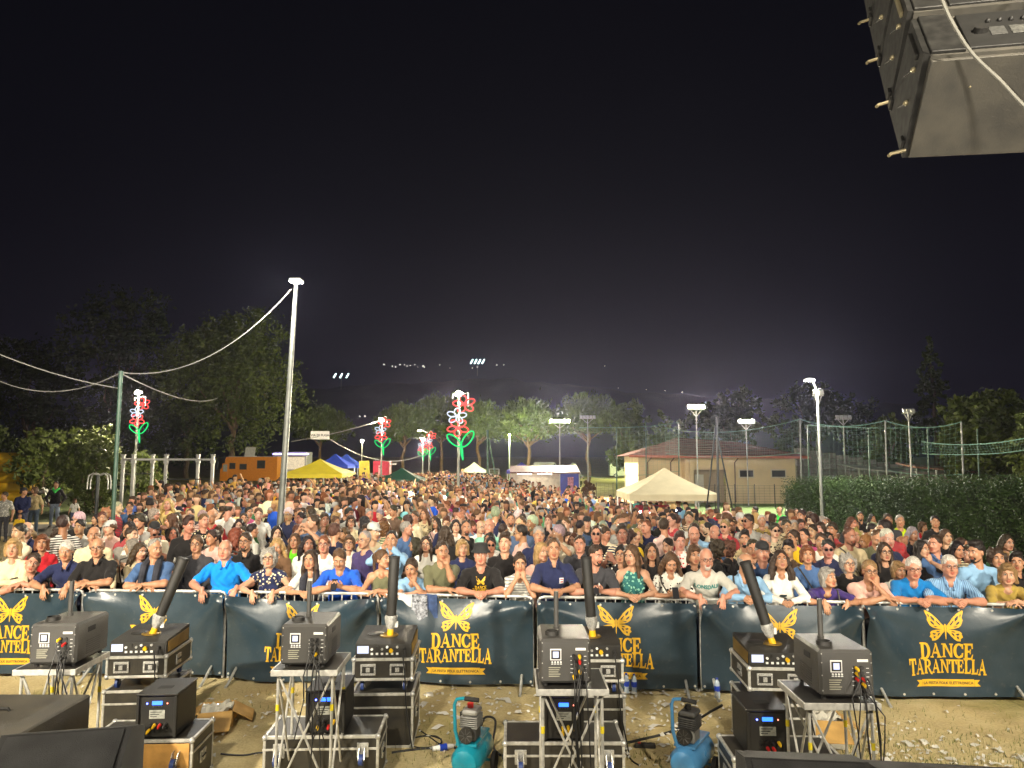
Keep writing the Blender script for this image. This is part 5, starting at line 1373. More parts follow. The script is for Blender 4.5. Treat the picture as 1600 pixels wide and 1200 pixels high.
FLD = mat('far_floodlight', (1, 1, 1), .5, var=0, emit=(.70, 1.0, .92), estr=5.0)
r_ = random.Random(21)
vm = MB(); vm.ball((0, 0, 0), 1.0, 8, 6); vmesh = vm.mesh('village_light', VL)
spots_v = [(600, 570), (613, 572), (618, 574), (625, 569), (632, 570), (636, 573), (641, 571), (648, 569), (653, 574), (661, 571), (663, 573), (687, 571), (703, 575), (738, 574), (746, 574), (776, 571), (787, 570), (945, 572), (966, 607), (1010, 608), (1039, 610), (1066, 612), (562, 650), (570, 650), (754, 468), (765, 469)][:-2]
for px, py in spots_v:
 p = at(px, py + r_.uniform(-1, 1), 1490 if py < 640 else 600); s = r_.uniform(.55, 1.15) * p.y / 1500
 o = link('village_light', vmesh, None, p); o.scale = (s, s, s)
 tag(o, 'tiny white village lamp glowing on the dark distant hillside', 'lamp', 'village lamps on the far hills')
def far_mast(label, px, py, n, w, h):
 Y = 1480; p = at(px, py, Y); s = Y / FPX
 t = thing('floodlight_mast', label, 'floodlight', (p.x, p.y, p.z - 30))
 for i in range(n):
  m = MB(); x = (i - (n - 1) / 2) * w * s; m.tube([(x - h * .28 * s, 0, 30 - h * .5 * s), (x + h * .28 * s, 0, 30 + h * .5 * s)], 1.0 * s, 6); m.build('floodlight', FLD, t)
 m = MB(); m.tube([(0, 2, 0), (0, 2, 30)], .6, 6); m.build('mast', GALV, t)
far_mast('row of four slanted stadium floodlights on the far hillside', 746, 565, 4, 6, 7)
far_mast('row of three greenish stadium floodlights on the dark slope at left', 533, 587, 3, 10, 7)

# ---- foliage
def leafmat(name, col, var=.35, scale=.8):
 m, nt, b = newmat(name); N, L = nt.nodes, nt.links
 g = N.new('ShaderNodeNewGeometry'); n = N.new('ShaderNodeTexNoise'); n.inputs['Scale'].default_value = scale; n.inputs['Detail'].default_value = 6
 L.new(g.outputs['Position'], n.inputs['Vector'])
 r = N.new('ShaderNodeValToRGB'); e = r.color_ramp.elements
 e[0].position = .28; e[0].color = (*[c * (1 - var) for c in col], 1); e[1].position = .72; e[1].color = (col[0] * (1 + var * 1.3), col[1] * (1 + var), col[2], 1)
 L.new(n.outputs[0], r.inputs[0])
 mx = N.new('ShaderNodeMix'); mx.data_type = 'RGBA'; mx.blend_type = 'MULTIPLY'; mx.inputs[0].default_value = .5
 r2 = N.new('ShaderNodeValToRGB'); r2.color_ramp.elements[0].color = (.55, .55, .5, 1); r2.color_ramp.elements[1].color = (1.25, 1.2, 1.0, 1)
 L.new(g.outputs['Random Per Island'], r2.inputs[0]); L.new(r.outputs[0], mx.inputs[6]); L.new(r2.outputs[0], mx.inputs[7]); L.new(mx.outputs[2], b.inputs['Base Color'])
 b.inputs['Roughness'].default_value = .6; b.inputs['Specular IOR Level'].default_value = .25
 return m
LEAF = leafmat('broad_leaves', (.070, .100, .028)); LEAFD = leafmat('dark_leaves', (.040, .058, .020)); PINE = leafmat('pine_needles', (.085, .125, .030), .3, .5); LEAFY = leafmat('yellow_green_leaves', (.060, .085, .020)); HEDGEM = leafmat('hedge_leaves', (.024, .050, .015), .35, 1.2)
BARK = mat('bark', (.16, .11, .07), .9, var=.3, scale=8, bump=.8, bscale=20, dist=.03)
BARKP = mat('pine_bark', (.20, .115, .07), .9, var=.3, scale=8, bump=.8, bscale=20, dist=.03)
def leaves(blobs, n, size, seed, up=0.0, spiky=False, shell=.55):
 """n leaf-sized faces spread through the blobs' volume, grouped in clumps"""
 g = np.random.default_rng(seed); B = np.array(blobs, float); w = (B[:, 3] * B[:, 4] * B[:, 5]) ** .67; w /= w.sum()
 nc = max(40, n // 42); k = g.choice(len(B), nc, p=w)
 d = g.normal(size=(nc, 3)); d /= np.linalg.norm(d, axis=1)[:, None]; rr = (shell + (1 - shell) * g.random(nc) ** .6) * g.uniform(.82, 1.08, nc)
 C = B[k, :3] + d * rr[:, None] * B[k, 3:6]; cs = B[k, 3:6].min(1) * .15 * g.uniform(.45, 1.6, nc)
 ci = g.integers(0, nc, n); P = C[ci] + g.normal(size=(n, 3)) * cs[ci][:, None] * .8
 a = g.normal(size=(n, 3));
 if spiky: a = d[ci] * .8 + a * .45 + np.array((0, 0, up))
 a /= np.linalg.norm(a, axis=1)[:, None]; b = np.cross(a, g.normal(size=(n, 3))); b /= np.linalg.norm(b, axis=1)[:, None]
 s = size * g.uniform(.5, 1.6, n)[:, None]; wd = .30 if spiky else .48
 if spiky: V = np.stack([P - b * s * wd, P + b * s * wd, P + a * s * 1.5], 1)
 else: V = np.stack([P - a * s, P + b * s * wd, P + a * s, P - b * s * wd], 1)
 m = V.shape[1]; F = np.arange(n * m).reshape(n, m)
 return V.reshape(-1, 3), F, m
def foliage(name, blobs, n, size, seed, material, parent, up=0.0, spiky=False, shell=.55):
 V, F, m = leaves(blobs, n, size, seed, up, spiky, shell)
 me = npmesh(name, V, F if m == 4 else None, F if m == 3 else None, smooth=False); me.materials.append(material)
 return link(name, me, parent)
def limb(mb, p, q, r0, r1, r, n=5):
 p, q = Vector(p), Vector(q); L = (q - p).length
 pts = [p.lerp(q, i / n) + Vector((r.uniform(-1, 1), r.uniform(-1, 1), 0)) * (L * .035 if 0 < i < n else 0) for i in range(n + 1)]
 mb.tube(pts, [r0 + (r1 - r0) * i / n for i in range(n + 1)], 8)
def tree(label, loc, H, blobs, n, size, seed, lm, bm_=None, trunk=.22, th=.45, name='broadleaf_tree', up=0, spiky=False, group='trees', shell=.55, lean=0.0):
 t = thing(name, label, 'tree', loc, 0, group); r = random.Random(seed); mb = MB()
 top = (lean, 0, H * th); limb(mb, (0, 0, -.1), top, trunk, trunk * .6, r, 6)
 for b in blobs[:10]:
  limb(mb, (lean * .8, 0, H * th * r.uniform(.72, .98)), (b[0], b[1], b[2] - b[5] * .1), trunk * .42, .03, r, 5)
 mb.build('trunk', bm_ or BARK, t); foliage('crown', blobs, n, size, seed, lm, t, up, spiky, shell)
 return t
def base_at(px, Y): x = (px - 800) / FPX * Y * .993; return Vector((x, Y, ground_z(x, Y)))
def umbrella(seed, W, H, hb):
 r = random.Random(seed); bl = [(0, 0, H - hb * .55, W * .40, W * .40, hb * .52)]
 for i in range(9):
  a = i * 2 * PI / 9 + r.uniform(-.2, .2); bl.append((math.cos(a) * W * .31, math.sin(a) * W * .31, H - hb * r.uniform(.56, .74), W * .20, W * .20, hb * .34))
 for i in range(5): a = i * 2 * PI / 5; bl.append((math.cos(a) * W * .15, math.sin(a) * W * .15, H - hb * .35, W * .2, W * .2, hb * .32))
 return bl
for i, (px, wpx, top, Y, lab, ln) in enumerate(((500, 88, 636, 96, 'umbrella pine behind the escape route sign, left of the gap', 0), (628, 84, 633, 92, 'umbrella pine behind the farther flower lamps, leftmost of the central row', .2), (688, 112, 619, 97, 'wide umbrella pine left of the big flower lamp', 0), (748, 84, 628, 92, 'umbrella pine just right of the big flower lamp', -.2), (826, 112, 623, 88, 'umbrella pine with forked pale trunk at centre, beside the lit floodlight', 0), (918, 116, 615, 90, 'tall umbrella pine behind the unlit floodlight mast', .3))):
 p = base_at(px, Y); H = at(px, top, Y).z - p.z; W = wpx / FPX * Y
 tree(lab, p, H, umbrella(i + 2, W * 1.12, H, H * .46), 19000, .22, i + 31, PINE, BARKP, .26, .58, 'umbrella_pine', .9, True, 'umbrella pines in a row', .5, ln)
def lump(W, D, H, z0, n, seed):
 r = random.Random(seed); bl = []
 for i in range(n):
  a = r.uniform(0, 2 * PI); q = r.uniform(.15, .95); z = r.uniform(0, 1); k = math.sqrt(max(.08, 1 - (2 * z - 1) ** 2 * .8))
  s = r.uniform(.20, .34); bl.append((math.cos(a) * q * W * .33 * k, math.sin(a) * q * D * .33 * k, z0 + H * (.14 + .74 * z), W * s, D * s, H * s * .62))
 return bl
def bltree(label, px, Y, wpx, top, bot, n, size, seed, lm, group, trunk=.25, nb=16, cx=0.0):
 p = base_at(px, Y); H = at(px, top, Y).z - p.z; z0 = at(px, bot, Y).z - p.z; W = wpx / FPX * Y
 return tree(label, p, H, lump(W, W * .8, H - z0, z0, nb, seed), n, size, seed + 70, lm, None, trunk, max(.25, (z0 + (H - z0) * .25) / H), group=group)
bltree('huge leafy tree towering over the orange camper van at left', 362, 76, 232, 486, 722, 40000, .16, 3, LEAF, 'trees at left', .42, 26)
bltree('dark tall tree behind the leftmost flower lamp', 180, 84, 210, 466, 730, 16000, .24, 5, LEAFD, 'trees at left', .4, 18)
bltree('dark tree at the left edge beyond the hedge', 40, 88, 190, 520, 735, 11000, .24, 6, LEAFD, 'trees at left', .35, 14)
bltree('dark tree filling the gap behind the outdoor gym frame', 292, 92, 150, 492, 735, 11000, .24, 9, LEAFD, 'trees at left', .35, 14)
bltree('broadleaf tree right of the unlit floodlight mast', 985, 84, 84, 620, 742, 9000, .24, 7, LEAF, 'trees behind the pitch', .25, 14)
bltree('broadleaf tree lit by the greenish lamp above the clubhouse', 1040, 92, 90, 640, 745, 8000, .24, 8, LEAFY, 'trees behind the pitch')
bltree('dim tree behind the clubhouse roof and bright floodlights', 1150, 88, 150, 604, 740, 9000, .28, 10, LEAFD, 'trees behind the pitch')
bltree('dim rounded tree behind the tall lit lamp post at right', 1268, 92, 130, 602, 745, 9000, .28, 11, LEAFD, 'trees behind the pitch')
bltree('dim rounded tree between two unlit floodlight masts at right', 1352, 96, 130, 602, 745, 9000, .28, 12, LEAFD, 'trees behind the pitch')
bltree('grey-green tree above the stone steps at right', 1390, 70, 90, 655, 742, 7000, .22, 13, LEAF, 'trees behind the pitch')
bltree('large green tree at the right edge beyond the nets', 1545, 46, 150, 612, 770, 16000, .17, 14, LEAFY, 'trees behind the pitch', .25, 20)
bltree('bushy tree at the far right edge above the hedge', 1625, 40, 110, 640, 775, 9000, .15, 15, LEAF, 'trees behind the pitch')
def conifer(label, px, Y, wpx, top, bot):
 p = base_at(px, Y); H = at(px, top, Y).z - p.z; W = wpx / FPX * Y; r = random.Random(4); bl = []
 for i in range(26):
  z = i / 25; k = (1 - z) ** .8 * .42 + .03; a = r.uniform(0, 2 * PI)
  for j in range(3): bl.append((math.cos(a + j * 2.1) * W * k * .6, math.sin(a + j * 2.1) * W * k * .6, H * (.22 + .77 * z), W * k * .5, W * k * .5, H * .022))
 t = thing('cedar_tree', label, 'tree', p, 0, 'trees behind the pitch'); mb = MB(); limb(mb, (0, 0, 0), (0, 0, H * .97), .4, .04, r, 8)
 mb.build('trunk', BARK, t); foliage('crown', bl, 14000, .30, 77, LEAF, t, 0, False, .3)
conifer('tall dark cedar with layered branches rising at the right', 1462, 95, 92, 528, 745)
# bushes and hedges on the left
def shrub(label, px, Y, wpx, top, n, size, seed, lm, cat='bush', name='shrub'):
 p = base_at(px, Y); H = at(px, top, Y).z - p.z; W = wpx / FPX * Y
 t = thing(name, label, cat, p, 0, 'shrubs at left'); r = random.Random(seed); mb = MB()
 for i in range(6): a = i * 1.05; limb(mb, (math.cos(a) * .15, math.sin(a) * .15, -.05), (math.cos(a) * W * .25, math.sin(a) * W * .2, H * .6), .05, .015, r)
 mb.build('trunk', BARK, t)
 bl = lump(W, W * .8, H * 1.0, -.05, 16, seed) + [(0, 0, H * .45, W * .40, W * .34, H * .42)]
 foliage('crown', bl, n, size, seed, lm, t, .3, False, .6)
shrub('round green bush behind the man with the green scarf', 148, 36, 112, 668, 15000, .085, 3, LEAFY)
shrub('low dark shrub left of the round bush', 70, 44, 150, 672, 9000, .12, 4, LEAF)
shrub('dark shrub at the left edge behind the yellow inflatable', -20, 46, 130, 668, 8000, .12, 5, LEAFD)
shrub('small dark shrub behind the gym frame', 228, 42, 70, 700, 6000, .10, 6, LEAF)
shrub('round brownish clipped bush beside the drinks stall', 920, 47, 30, 746, 4000, .07, 7, leafmat('brown_leaves', (.09, .05, .025)))
shrub('small leafy bush behind the drinks stall and white van', 890, 60, 44, 722, 3000, .11, 8, LEAF)
# clipped hedge on the right
def hedge_right():
 A = at(1216, 757, 30.5); B = at(1660, 768, 15.2); n = 14; V, F = [], []
 t = thing('clipped_hedge', 'long dark clipped hedge behind the crowd on the right', 'hedge', (0, 0, 0))
 d = (B - A); d.z = 0; L = d.length; u = d.normalized(); w = Vector((u.y, -u.x, 0)); w = w if w.y > 0 else -w
 core = MB(); pts = []
 for i in range(n + 1):
  k = i / n; p = A.lerp(B, k); g = ground_z(p.x, p.y); z = A.z + (B.z - A.z) * k
  pts.append((p, g, z))
 for (p, g, z), (p2, g2, z2) in zip(pts, pts[1:]):
  q = lambda P, off, h: tuple(P + w * off + Vector((0, 0, h - P.z)))
  core.add([q(p, .22, g), q(p, 1.1, g), q(p, 1.0, z - .2), q(p, .3, z - .2), q(p2, .22, g2), q(p2, 1.1, g2), q(p2, 1.0, z2 - .2), q(p2, .3, z2 - .2)], [(0, 4, 7, 3), (3, 7, 6, 2), (2, 6, 5, 1), (0, 3, 2, 1), (4, 5, 6, 7)])
 core.build('dark_core', mat('hedge_core', (.02, .03, .012), .95, var=.2), t)  # solid dark box behind the leaf shell
 g_ = np.random.default_rng(3); N = 80000; k = g_.random(N) ** .8; face = g_.random(N) < .72
 off = np.where(face, g_.normal(.20, .055, N), g_.uniform(.1, 1.2, N)); hh = np.where(face, g_.random(N), 1 + g_.normal(0, .06, N) + .05 * np.sin(k * 60))
 P = np.array(A)[None] + k[:, None] * np.array(B - A)[None]
 gz = np.array([ground_z(a, b) for a, b in P[:, :2]]); top = A.z + (B.z - A.z) * k
 lump_ = .07 * np.sin(k * 90 + hh * 6) * np.sin(hh * 9 + k * 31)
 Q = P + np.array(w)[None] * (off + lump_)[:, None]; Q[:, 2] = gz + (top - gz) * np.clip(hh, 0, 1.15)
 a = g_.normal(size=(N, 3)); a[:, 2] += .5; a /= np.linalg.norm(a, axis=1)[:, None]; b = np.cross(a, g_.normal(size=(N, 3))); b /= np.linalg.norm(b, axis=1)[:, None]
 s = g_.uniform(.018, .045, N)[:, None]; VV = np.stack([Q - a * s, Q + b * s * .5, Q + a * s, Q - b * s * .5], 1).reshape(-1, 3)
 me = npmesh('foliage', VV, np.arange(N * 4).reshape(N, 4), smooth=False); me.materials.append(HEDGEM); link('foliage', me, t)
hedge_right()

# ---- street lamps and floodlights
LAMPW = mat('lamp_warm', (1, 1, 1), .4, var=0, emit=(1.0, .86, .58), estr=500)
LAMPC = mat('lamp_white', (1, 1, 1), .4, var=0, emit=(1.0, .95, .85), estr=60)
LAMPG = mat('lamp_greenish', (1, 1, 1), .4, var=0, emit=(.85, 1.0, .35), estr=16)
OFF = mat('lamp_unlit', (.55, .56, .54), .3, var=.1)
NEON = {'red': mat('neon_red', (0, 0, 0), .9, var=0, spec=0, emit=(1.0, .085, .075), estr=1.9), 'white': mat('neon_white', (0, 0, 0), .9, var=0, spec=0, emit=(.75, .86, 1.0), estr=1.1), 'green': mat('neon_green', (0, 0, 0), .9, var=0, spec=0, emit=(.02, 1.0, .22), estr=1.05)}
POLE = mat('lamp_pole_steel', (.17, .18, .165), .5, .5, var=.12)
def neon_flower(label, loc, s, sub=10, turn=0.0):
 t = thing('light_decoration', label, 'light decoration', loc, turn, 'neon flower decorations on lamp posts')
 rt = .026 * s
 def petals(cx, cz, r, c, a0):
  for i in range(5):
   a = a0 + i * 2 * PI / 5; pts = []
   for j in range(sub):
    q = j / sub * 2 * PI; l = r * (.55 - .45 * math.cos(q)); w = r * .30 * math.sin(q)
    pts.append((cx + l * math.cos(a) - w * math.sin(a), -.02, cz + (l * math.sin(a) + w * math.cos(a)) * .8))
   m = MB(); m.tube(pts, rt, 5, closed=True); m.build('petal', NEON[c], t)
 petals(.20 * s, 1.72 * s, .48 * s, 'red', .5); petals(-.12 * s, 1.22 * s, .42 * s, 'white', .2); petals(-.06 * s, .74 * s, .46 * s, 'red', .9)
 def leaf(a, L, w, x, z):
  pts = [(x + L * (.5 - .5 * math.cos(q)) * math.cos(a) - w * math.sin(q) * math.sin(a), -.02, z + L * (.5 - .5 * math.cos(q)) * math.sin(a) + w * math.sin(q) * math.cos(a)) for q in [2 * PI * j / 14 for j in range(14)]]
  m = MB(); m.tube(pts, rt * 1.15, 5, closed=True); m.build('leaf', NEON['green'], t)
 leaf(2.45, .72 * s, .15 * s, .05 * s, -.02 * s); leaf(.95, .78 * s, .16 * s, .12 * s, -.05 * s)
 m = MB(); m.tube([(.06 * s, -.02, .05 * s), (.14 * s, -.02, -.2 * s), (.16 * s, -.02, -.62 * s), (.08 * s, -.02, -.35 * s), (.05 * s, -.02, 0)], rt * 1.15, 5); m.build('stem', NEON['green'], t)
 m = MB(); m.tube([(-.30 * s, .01, 1.95 * s), (-.30 * s, .01, 2.1 * s), (.36 * s, .01, 2.2 * s), (.36 * s, .01, 1.6 * s)], .012, 5); m.tube([(0, .01, -.6 * s), (0, .01, 2.1 * s)], .014, 5); m.build('frame', POLE, t)
 return t
def street_lamp(label, px, py, Y, style, lit=LAMPW, power=500, col=(1, .84, .58), r=.07, lean=0.0, arm=0.0):
 b = base_at(px, Y); top = at(px, py, Y); h = top.z - b.z; b.x = top.x - lean * h
 t = thing('street_lamp', label, 'street lamp', b, 0, 'lamp posts'); L = lean * h
 m = MB(); m.tube([(0, 0, 0), (0, 0, .02), (L * .3, 0, h * .3), (L * .98, 0, h * .985)], [r * 1.15, r, r * .9, r * .55], 10); m.tube([(0, 0, 0), (0, 0, .35)], r * 1.25, 10); m.build('pole', POLE, t)
 if style == 'arm':
  m = MB(); m.tube([(L, 0, h * .93), (L + arm * .15, 0, h * 1.0), (L + arm * .6, 0, h * 1.045), (L + arm, 0, h * 1.05)], .03, 6); m.build('arm', POLE, t); hx, hz = L + arm, h * 1.05
 else: hx, hz = L, h
 m = MB(); m.box(hx - .15, hx + .15, -.12, .12, hz - .02, hz + .04, .02); hd = m.build('lamp_head', GALV, t)
 m = MB(); m.box(hx - .135, hx + .135, -.11, .11, hz - .05, hz - .021, .004); m.build('lens', lit or OFF, hd)
 if lit and style == 'globe': m = MB(); m.ball((hx, -.15, hz - .05), .12, 10, 8); m.build('bulb', lit, hd)
 if lit and power: point('lamp_light', (b.x + hx, b.y - .9, b.z + hz - .5), power, col, .15)
 return t
# the tall post in the crowd
street_lamp('tall grey lamp post with flat white light rising from the crowd at left', 463, 438, 16.5, 'flat', LAMPC, 900, (1, .95, .82), .085, .034).children[0].data.materials[0] = mat('grey_lamp_pole', (.10, .105, .095), .5, .2, var=.15)
street_lamp('lamp post carrying the leftmost neon flower', 217, 612, 38, 'globe', LAMPW, 4000)
street_lamp('lamp post carrying the big central neon flower', 717, 614, 30, 'globe', LAMPW, 3600)
street_lamp('lamp post with curved arm and neon flower behind the blue gazebos', 597, 656, 48, 'globe', LAMPW, 2500)
street_lamp('far lamp post with neon flower, left of the close pair', 661, 686, 62, 'globe', LAMPW, 2500)
street_lamp('far lamp post with curved arm and neon flower, right of the pair', 671, 677, 58, 'arm', LAMPW, 2200, arm=-.8)
street_lamp('small lamp post with red base light beyond the blue gazebos', 566, 688, 75, 'globe', LAMPW, 500)
street_lamp('thin pole with lit lamp beside the central pine trunk', 796, 679, 78, 'globe', LAMPG, 9000, (.9, 1, .5))
street_lamp('small greenish lamp glowing among the trees left of the clubhouse', 1001, 668, 104, 'globe', LAMPG, 6000, (.85, 1, .4))
street_lamp('tall grey lamp post with lit head in front of the hedge at right', 1276, 606, 25, 'arm', LAMPC, 2200, (1, .95, .85), .06, 0, -.25)
neon_flower('glowing neon flower, leftmost, beside the green net pole', at(217, 676, 37.8) + Vector((0, -.12, 0)), .88, 10)
neon_flower('largest glowing neon flower, red and white petals, at centre', at(718, 696, 29.8) + Vector((0, -.12, 0)), 1.0, 14)
neon_flower('glowing neon flower on the curved-arm lamp post', at(597, 698, 47.8) + Vector((0, -.12, 0)), .92, 10)
neon_flower('small far neon flower, left of a close pair', at(660, 712, 61.8) + Vector((0, -.12, 0)), .75, 8)
neon_flower('small far neon flower, right of a close pair', at(671, 709, 57.8) + Vector((0, -.12, 0)), .85, 8)
def flood_mast(label, px, py, Y, n, lit, power, r=.06, w=.34):
 b = base_at(px, Y); top = at(px, py, Y); h = top.z - b.z
 t = thing('floodlight_mast', label, 'floodlight', b, 0, 'floodlight masts round the pitch')
 m = MB(); m.tube([(0, 0, 0), (0, 0, h)], [r, r * .6], 8); m.build('pole', mat('white_mast', (.36, .36, .35), .5, .2, var=.1), t)
 W = n * w / 2
 m = MB(); m.tube([(-W, 0, h), (W, 0, h)], .035, 6); m.tube([(-W * .7, 0, h), (0, 0, h - .45)], .025, 6); m.tube([(W * .7, 0, h), (0, 0, h - .45)], .025, 6); m.build('cross_bar', GALV, t)
 for i in range(n):
  x = (i - (n - 1) / 2) * w; M = Matrix.Translation((x, -.08, h + .16)) @ Matrix.Rotation(R(-24), 4, 'X')
  m = MB(); m.box(-w * .42, w * .42, -.03, .05, -.13, .13, .015, M); q = m.build('floodlight', GRAPH if lit else GALV, t)
  m = MB(); m.box(-w * .38, w * .38, -.045, -.031, -.11, .11, 0, M); m.build('glass', LAMPW if lit else OFF, q)
 if lit: spot('floodlight_light', (b.x, b.y - .3, b.z + h + .12), (b.x - 2, b.y - 30, b.z + 1.5), power, R(160), .6, (1, .88, .66), .3)
 return t
flood_mast('glaring floodlight mast left of the unlit mast, beyond the drinks stall', 875, 661, 62, 5, True, 30000, .07, .36)
flood_mast('unlit floodlight mast with curved bracket before the tall pine', 919, 654, 66, 5, False, 0, .07, .30)
flood_mast('glaring floodlight mast standing in front of the clubhouse', 1090, 640, 46, 4, True, 11000, .055, .28)
flood_mast('glaring floodlight mast right of centre, above the clubhouse roof', 1168, 662, 50, 4, True, 11000, .05, .28)
flood_mast('unlit white floodlight mast beside the tall lit lamp post', 1283, 618, 34, 2, False, 0, .05, .26)
flood_mast('unlit floodlight mast with four lamps before the stone steps', 1321, 655, 52, 4, False, 0, .06, .30)
flood_mast('floodlight mast with three pale lamps, rightmost', 1424, 646, 44, 3, False, 0, .07, .26)

# ---- overhead cables and the escape-route sign
def catenary(label, a, b, sag, r=.012, m=None):
 pts = [a.lerp(b, k / 24) - Vector((0, 0, sag * 4 * (k / 24) * (1 - k / 24))) for k in range(25)]
 mb = MB(); mb.tube(pts, r, 5); o = mb.build('overhead_cable', m or mat('pale_cable', (.26, .26, .24), .5, var=0)); tag(o, label, 'cable', 'overhead cables')
npole = at(189, 582, 15)
catenary('overhead cable sagging from the green pole up to the tall lamp post', npole, at(455, 452, 16.4), .62, .009)
catenary('bright overhead cable running out of the left edge', at(-60, 528, 13), at(187, 607, 15), .12, .009)
catenary('faint overhead cable sagging left of the green pole', at(-60, 560, 15), npole, .55, .007)
catenary('overhead cable from the green pole to the leftmost flower lamp', npole + Vector((0, 0, -.02)), at(340, 622, 40), .35, .014)
sg = at(500, 680, 42)
catenary('overhead cable carrying the escape route sign', at(455, 690, 40), at(597, 656, 47.5), .12, .018)
catenary('overhead cable sagging from the sign to the far flower lamps', at(515, 686, 42), at(668, 706, 57), 1.0, .02)
t = thing('hanging_sign', 'white sign reading VIA DI FUGA hanging on a cable', 'sign', sg)
m = MB(); m.box(-.55, .55, -.012, .012, -.24, .24, .004); m.build('panel', mat('sign_white', (.68, .68, .65), .5, var=.05), t)
tv, tf = text_mesh_polys('VIA DI FUGA', .19, .006); me = bpy.data.meshes.new('lettering'); me.from_pydata([(x, -.016, y - .065) for x, y, z in tv], [], tf); me.materials.append(INK); link('lettering', me, t)
for x in (-.45, .45): m = MB(); m.tube([(x, 0, .24), (x, 0, .38)], .008, 5); m.build('hanger', POLE, t)
GREENP = mat('green_pole_paint', (.035, .085, .06), .5, var=.15)
t = thing('net_pole', 'slim dark green pole rising from the crowd at far left', 'pole', base_at(181, 15)); h = npole.z; m = MB(); dx = npole.x - base_at(181, 15).x
m.tube([(0, 0, 0), (dx, 0, h)], .042, 8); m.build('pole', GREENP, t); m = MB(); m.tube([(dx, 0, h - .02), (dx, 0, h + .03)], .05, 8); m.build('cap', GREENP, t)

# ---- ball-stop nets and posts round the pitch
def net_post(label, px, top, Y, r=.04, m=None, guys=()):
 b = base_at(px, Y); T = at(px, top, Y); t = thing('net_post', label, 'post', b, 0, 'net posts round the pitch')
 q = MB(); q.tube([(0, 0, 0), (T.x - b.x, 0, T.z - b.z)], [r, r * .8], 8); q.build('pole', m or GREENP, t)
 for gx, gy in guys:
  e = on_z(gx, gy, ground_z(b.x, Y)); k = Vector((((gx - 800) / FPX * Y) - b.x, .8, 0)); q = MB(); q.tube([(0, 0, (T.z - b.z) * .93), (k.x, k.y, 0)], r * .55, 6); q.build('brace', m or GREENP, t)
 return T
DKP = mat('dark_post', (.03, .035, .035), .5, .3, var=.1)
net_post('dark post with two slanted braces in front of the clubhouse door', 1120, 652, 24, .05, DKP, ((1100, 800), (1165, 800)))
net_post('thick green net post left of the drinks stall with diagonal brace', 762, 672, 70, .13, None, ((778, 745),))
posts = [(963, 668, 44), (1009, 658, 48), (1060, 660, 44), (1250, 655, 34), (1262, 664, 48), (1357, 668, 44), (1383, 657, 32), (1449, 668, 40), (1502, 659, 30), (1527, 670, 38), (1238, 676, 60)]
nm_ = ['beside the unlit floodlight mast', 'left of the clubhouse roof', 'in front of the clubhouse left wall', 'behind the tall lit lamp post at right, white', 'just right of the clubhouse eaves', 'above the stone steps', 'nearest above the middle of the hedge', 'above the low shelter roof', 'leaning, left of the right-edge tree', 'curved, before the right-edge tree', 'behind the clubhouse roof ridge']
TP = [net_post('slim net post ' + n, *p, .045, POLE if i in (3, 6, 8) else None) for i, (p, n) in enumerate(zip(posts, nm_))]
NETM = mat('green_netting', (.13, .25, .19), .7, var=.1)
def net(label, a, b, drop, sag, step=.14, lift=0.0, r=.0032):
 """real knotted netting: thin strands"""
 L = (b - a).length; n = int(L / step); q = max(4, int(drop / (step)))
 mb = MB(); t = thing('ball_net', label, 'net', (0, 0, 0), 0, 'ball-stop nets')
 P = lambda u, v: a.lerp(b, u) + Vector((0, .25 * math.sin(u * 9) * v, -sag * 4 * u * (1 - u) * (1 - .5 * v) - drop * v))
 for i in range(n + 1): mb.tube([P(i / n, j / 5) for j in range(6)], r, 3, False)
 for j in range(1, q): mb.tube([P(i / 14, j / q) for i in range(15)], r, 3, False)
 mb.build('mesh', NETM, t); mb = MB(); mb.tube([P(i / 20, 0) for i in range(21)], .018, 5); mb.build('head_rope', NETM, t); mb = MB(); mb.tube([P(i / 20, 1) for i in range(21)], .014, 5); mb.build('foot_rope', NETM, t)
net('green ball-stop net left of the clubhouse, straight top rope', at(905, 668, 48), at(963, 668, 44), 3.2, .0, .30)
net('green ball-stop net over the clubhouse left half', at(963, 668, 44), at(1060, 660, 44), 3.0, .08, .26)
net('green ball-stop net sagging across the clubhouse roof', at(1040, 668, 44), at(1250, 655, 34), 1.6, .45, .18)
net('green ball-stop net between the two lamp posts at right', at(1250, 655, 34), at(1383, 657, 32), 2.7, .30, .20)
net('green ball-stop net above the middle of the hedge', at(1383, 657, 32), at(1502, 659, 30), 2.2, .28, .20)
net('green ball-stop net running out at the right edge', at(1440, 690, 30), at(1640, 676, 24), .5, .25, .15)
net('faint green net behind the stone steps', at(1262, 664, 48), at(1449, 668, 42), 3.4, .1, .30)

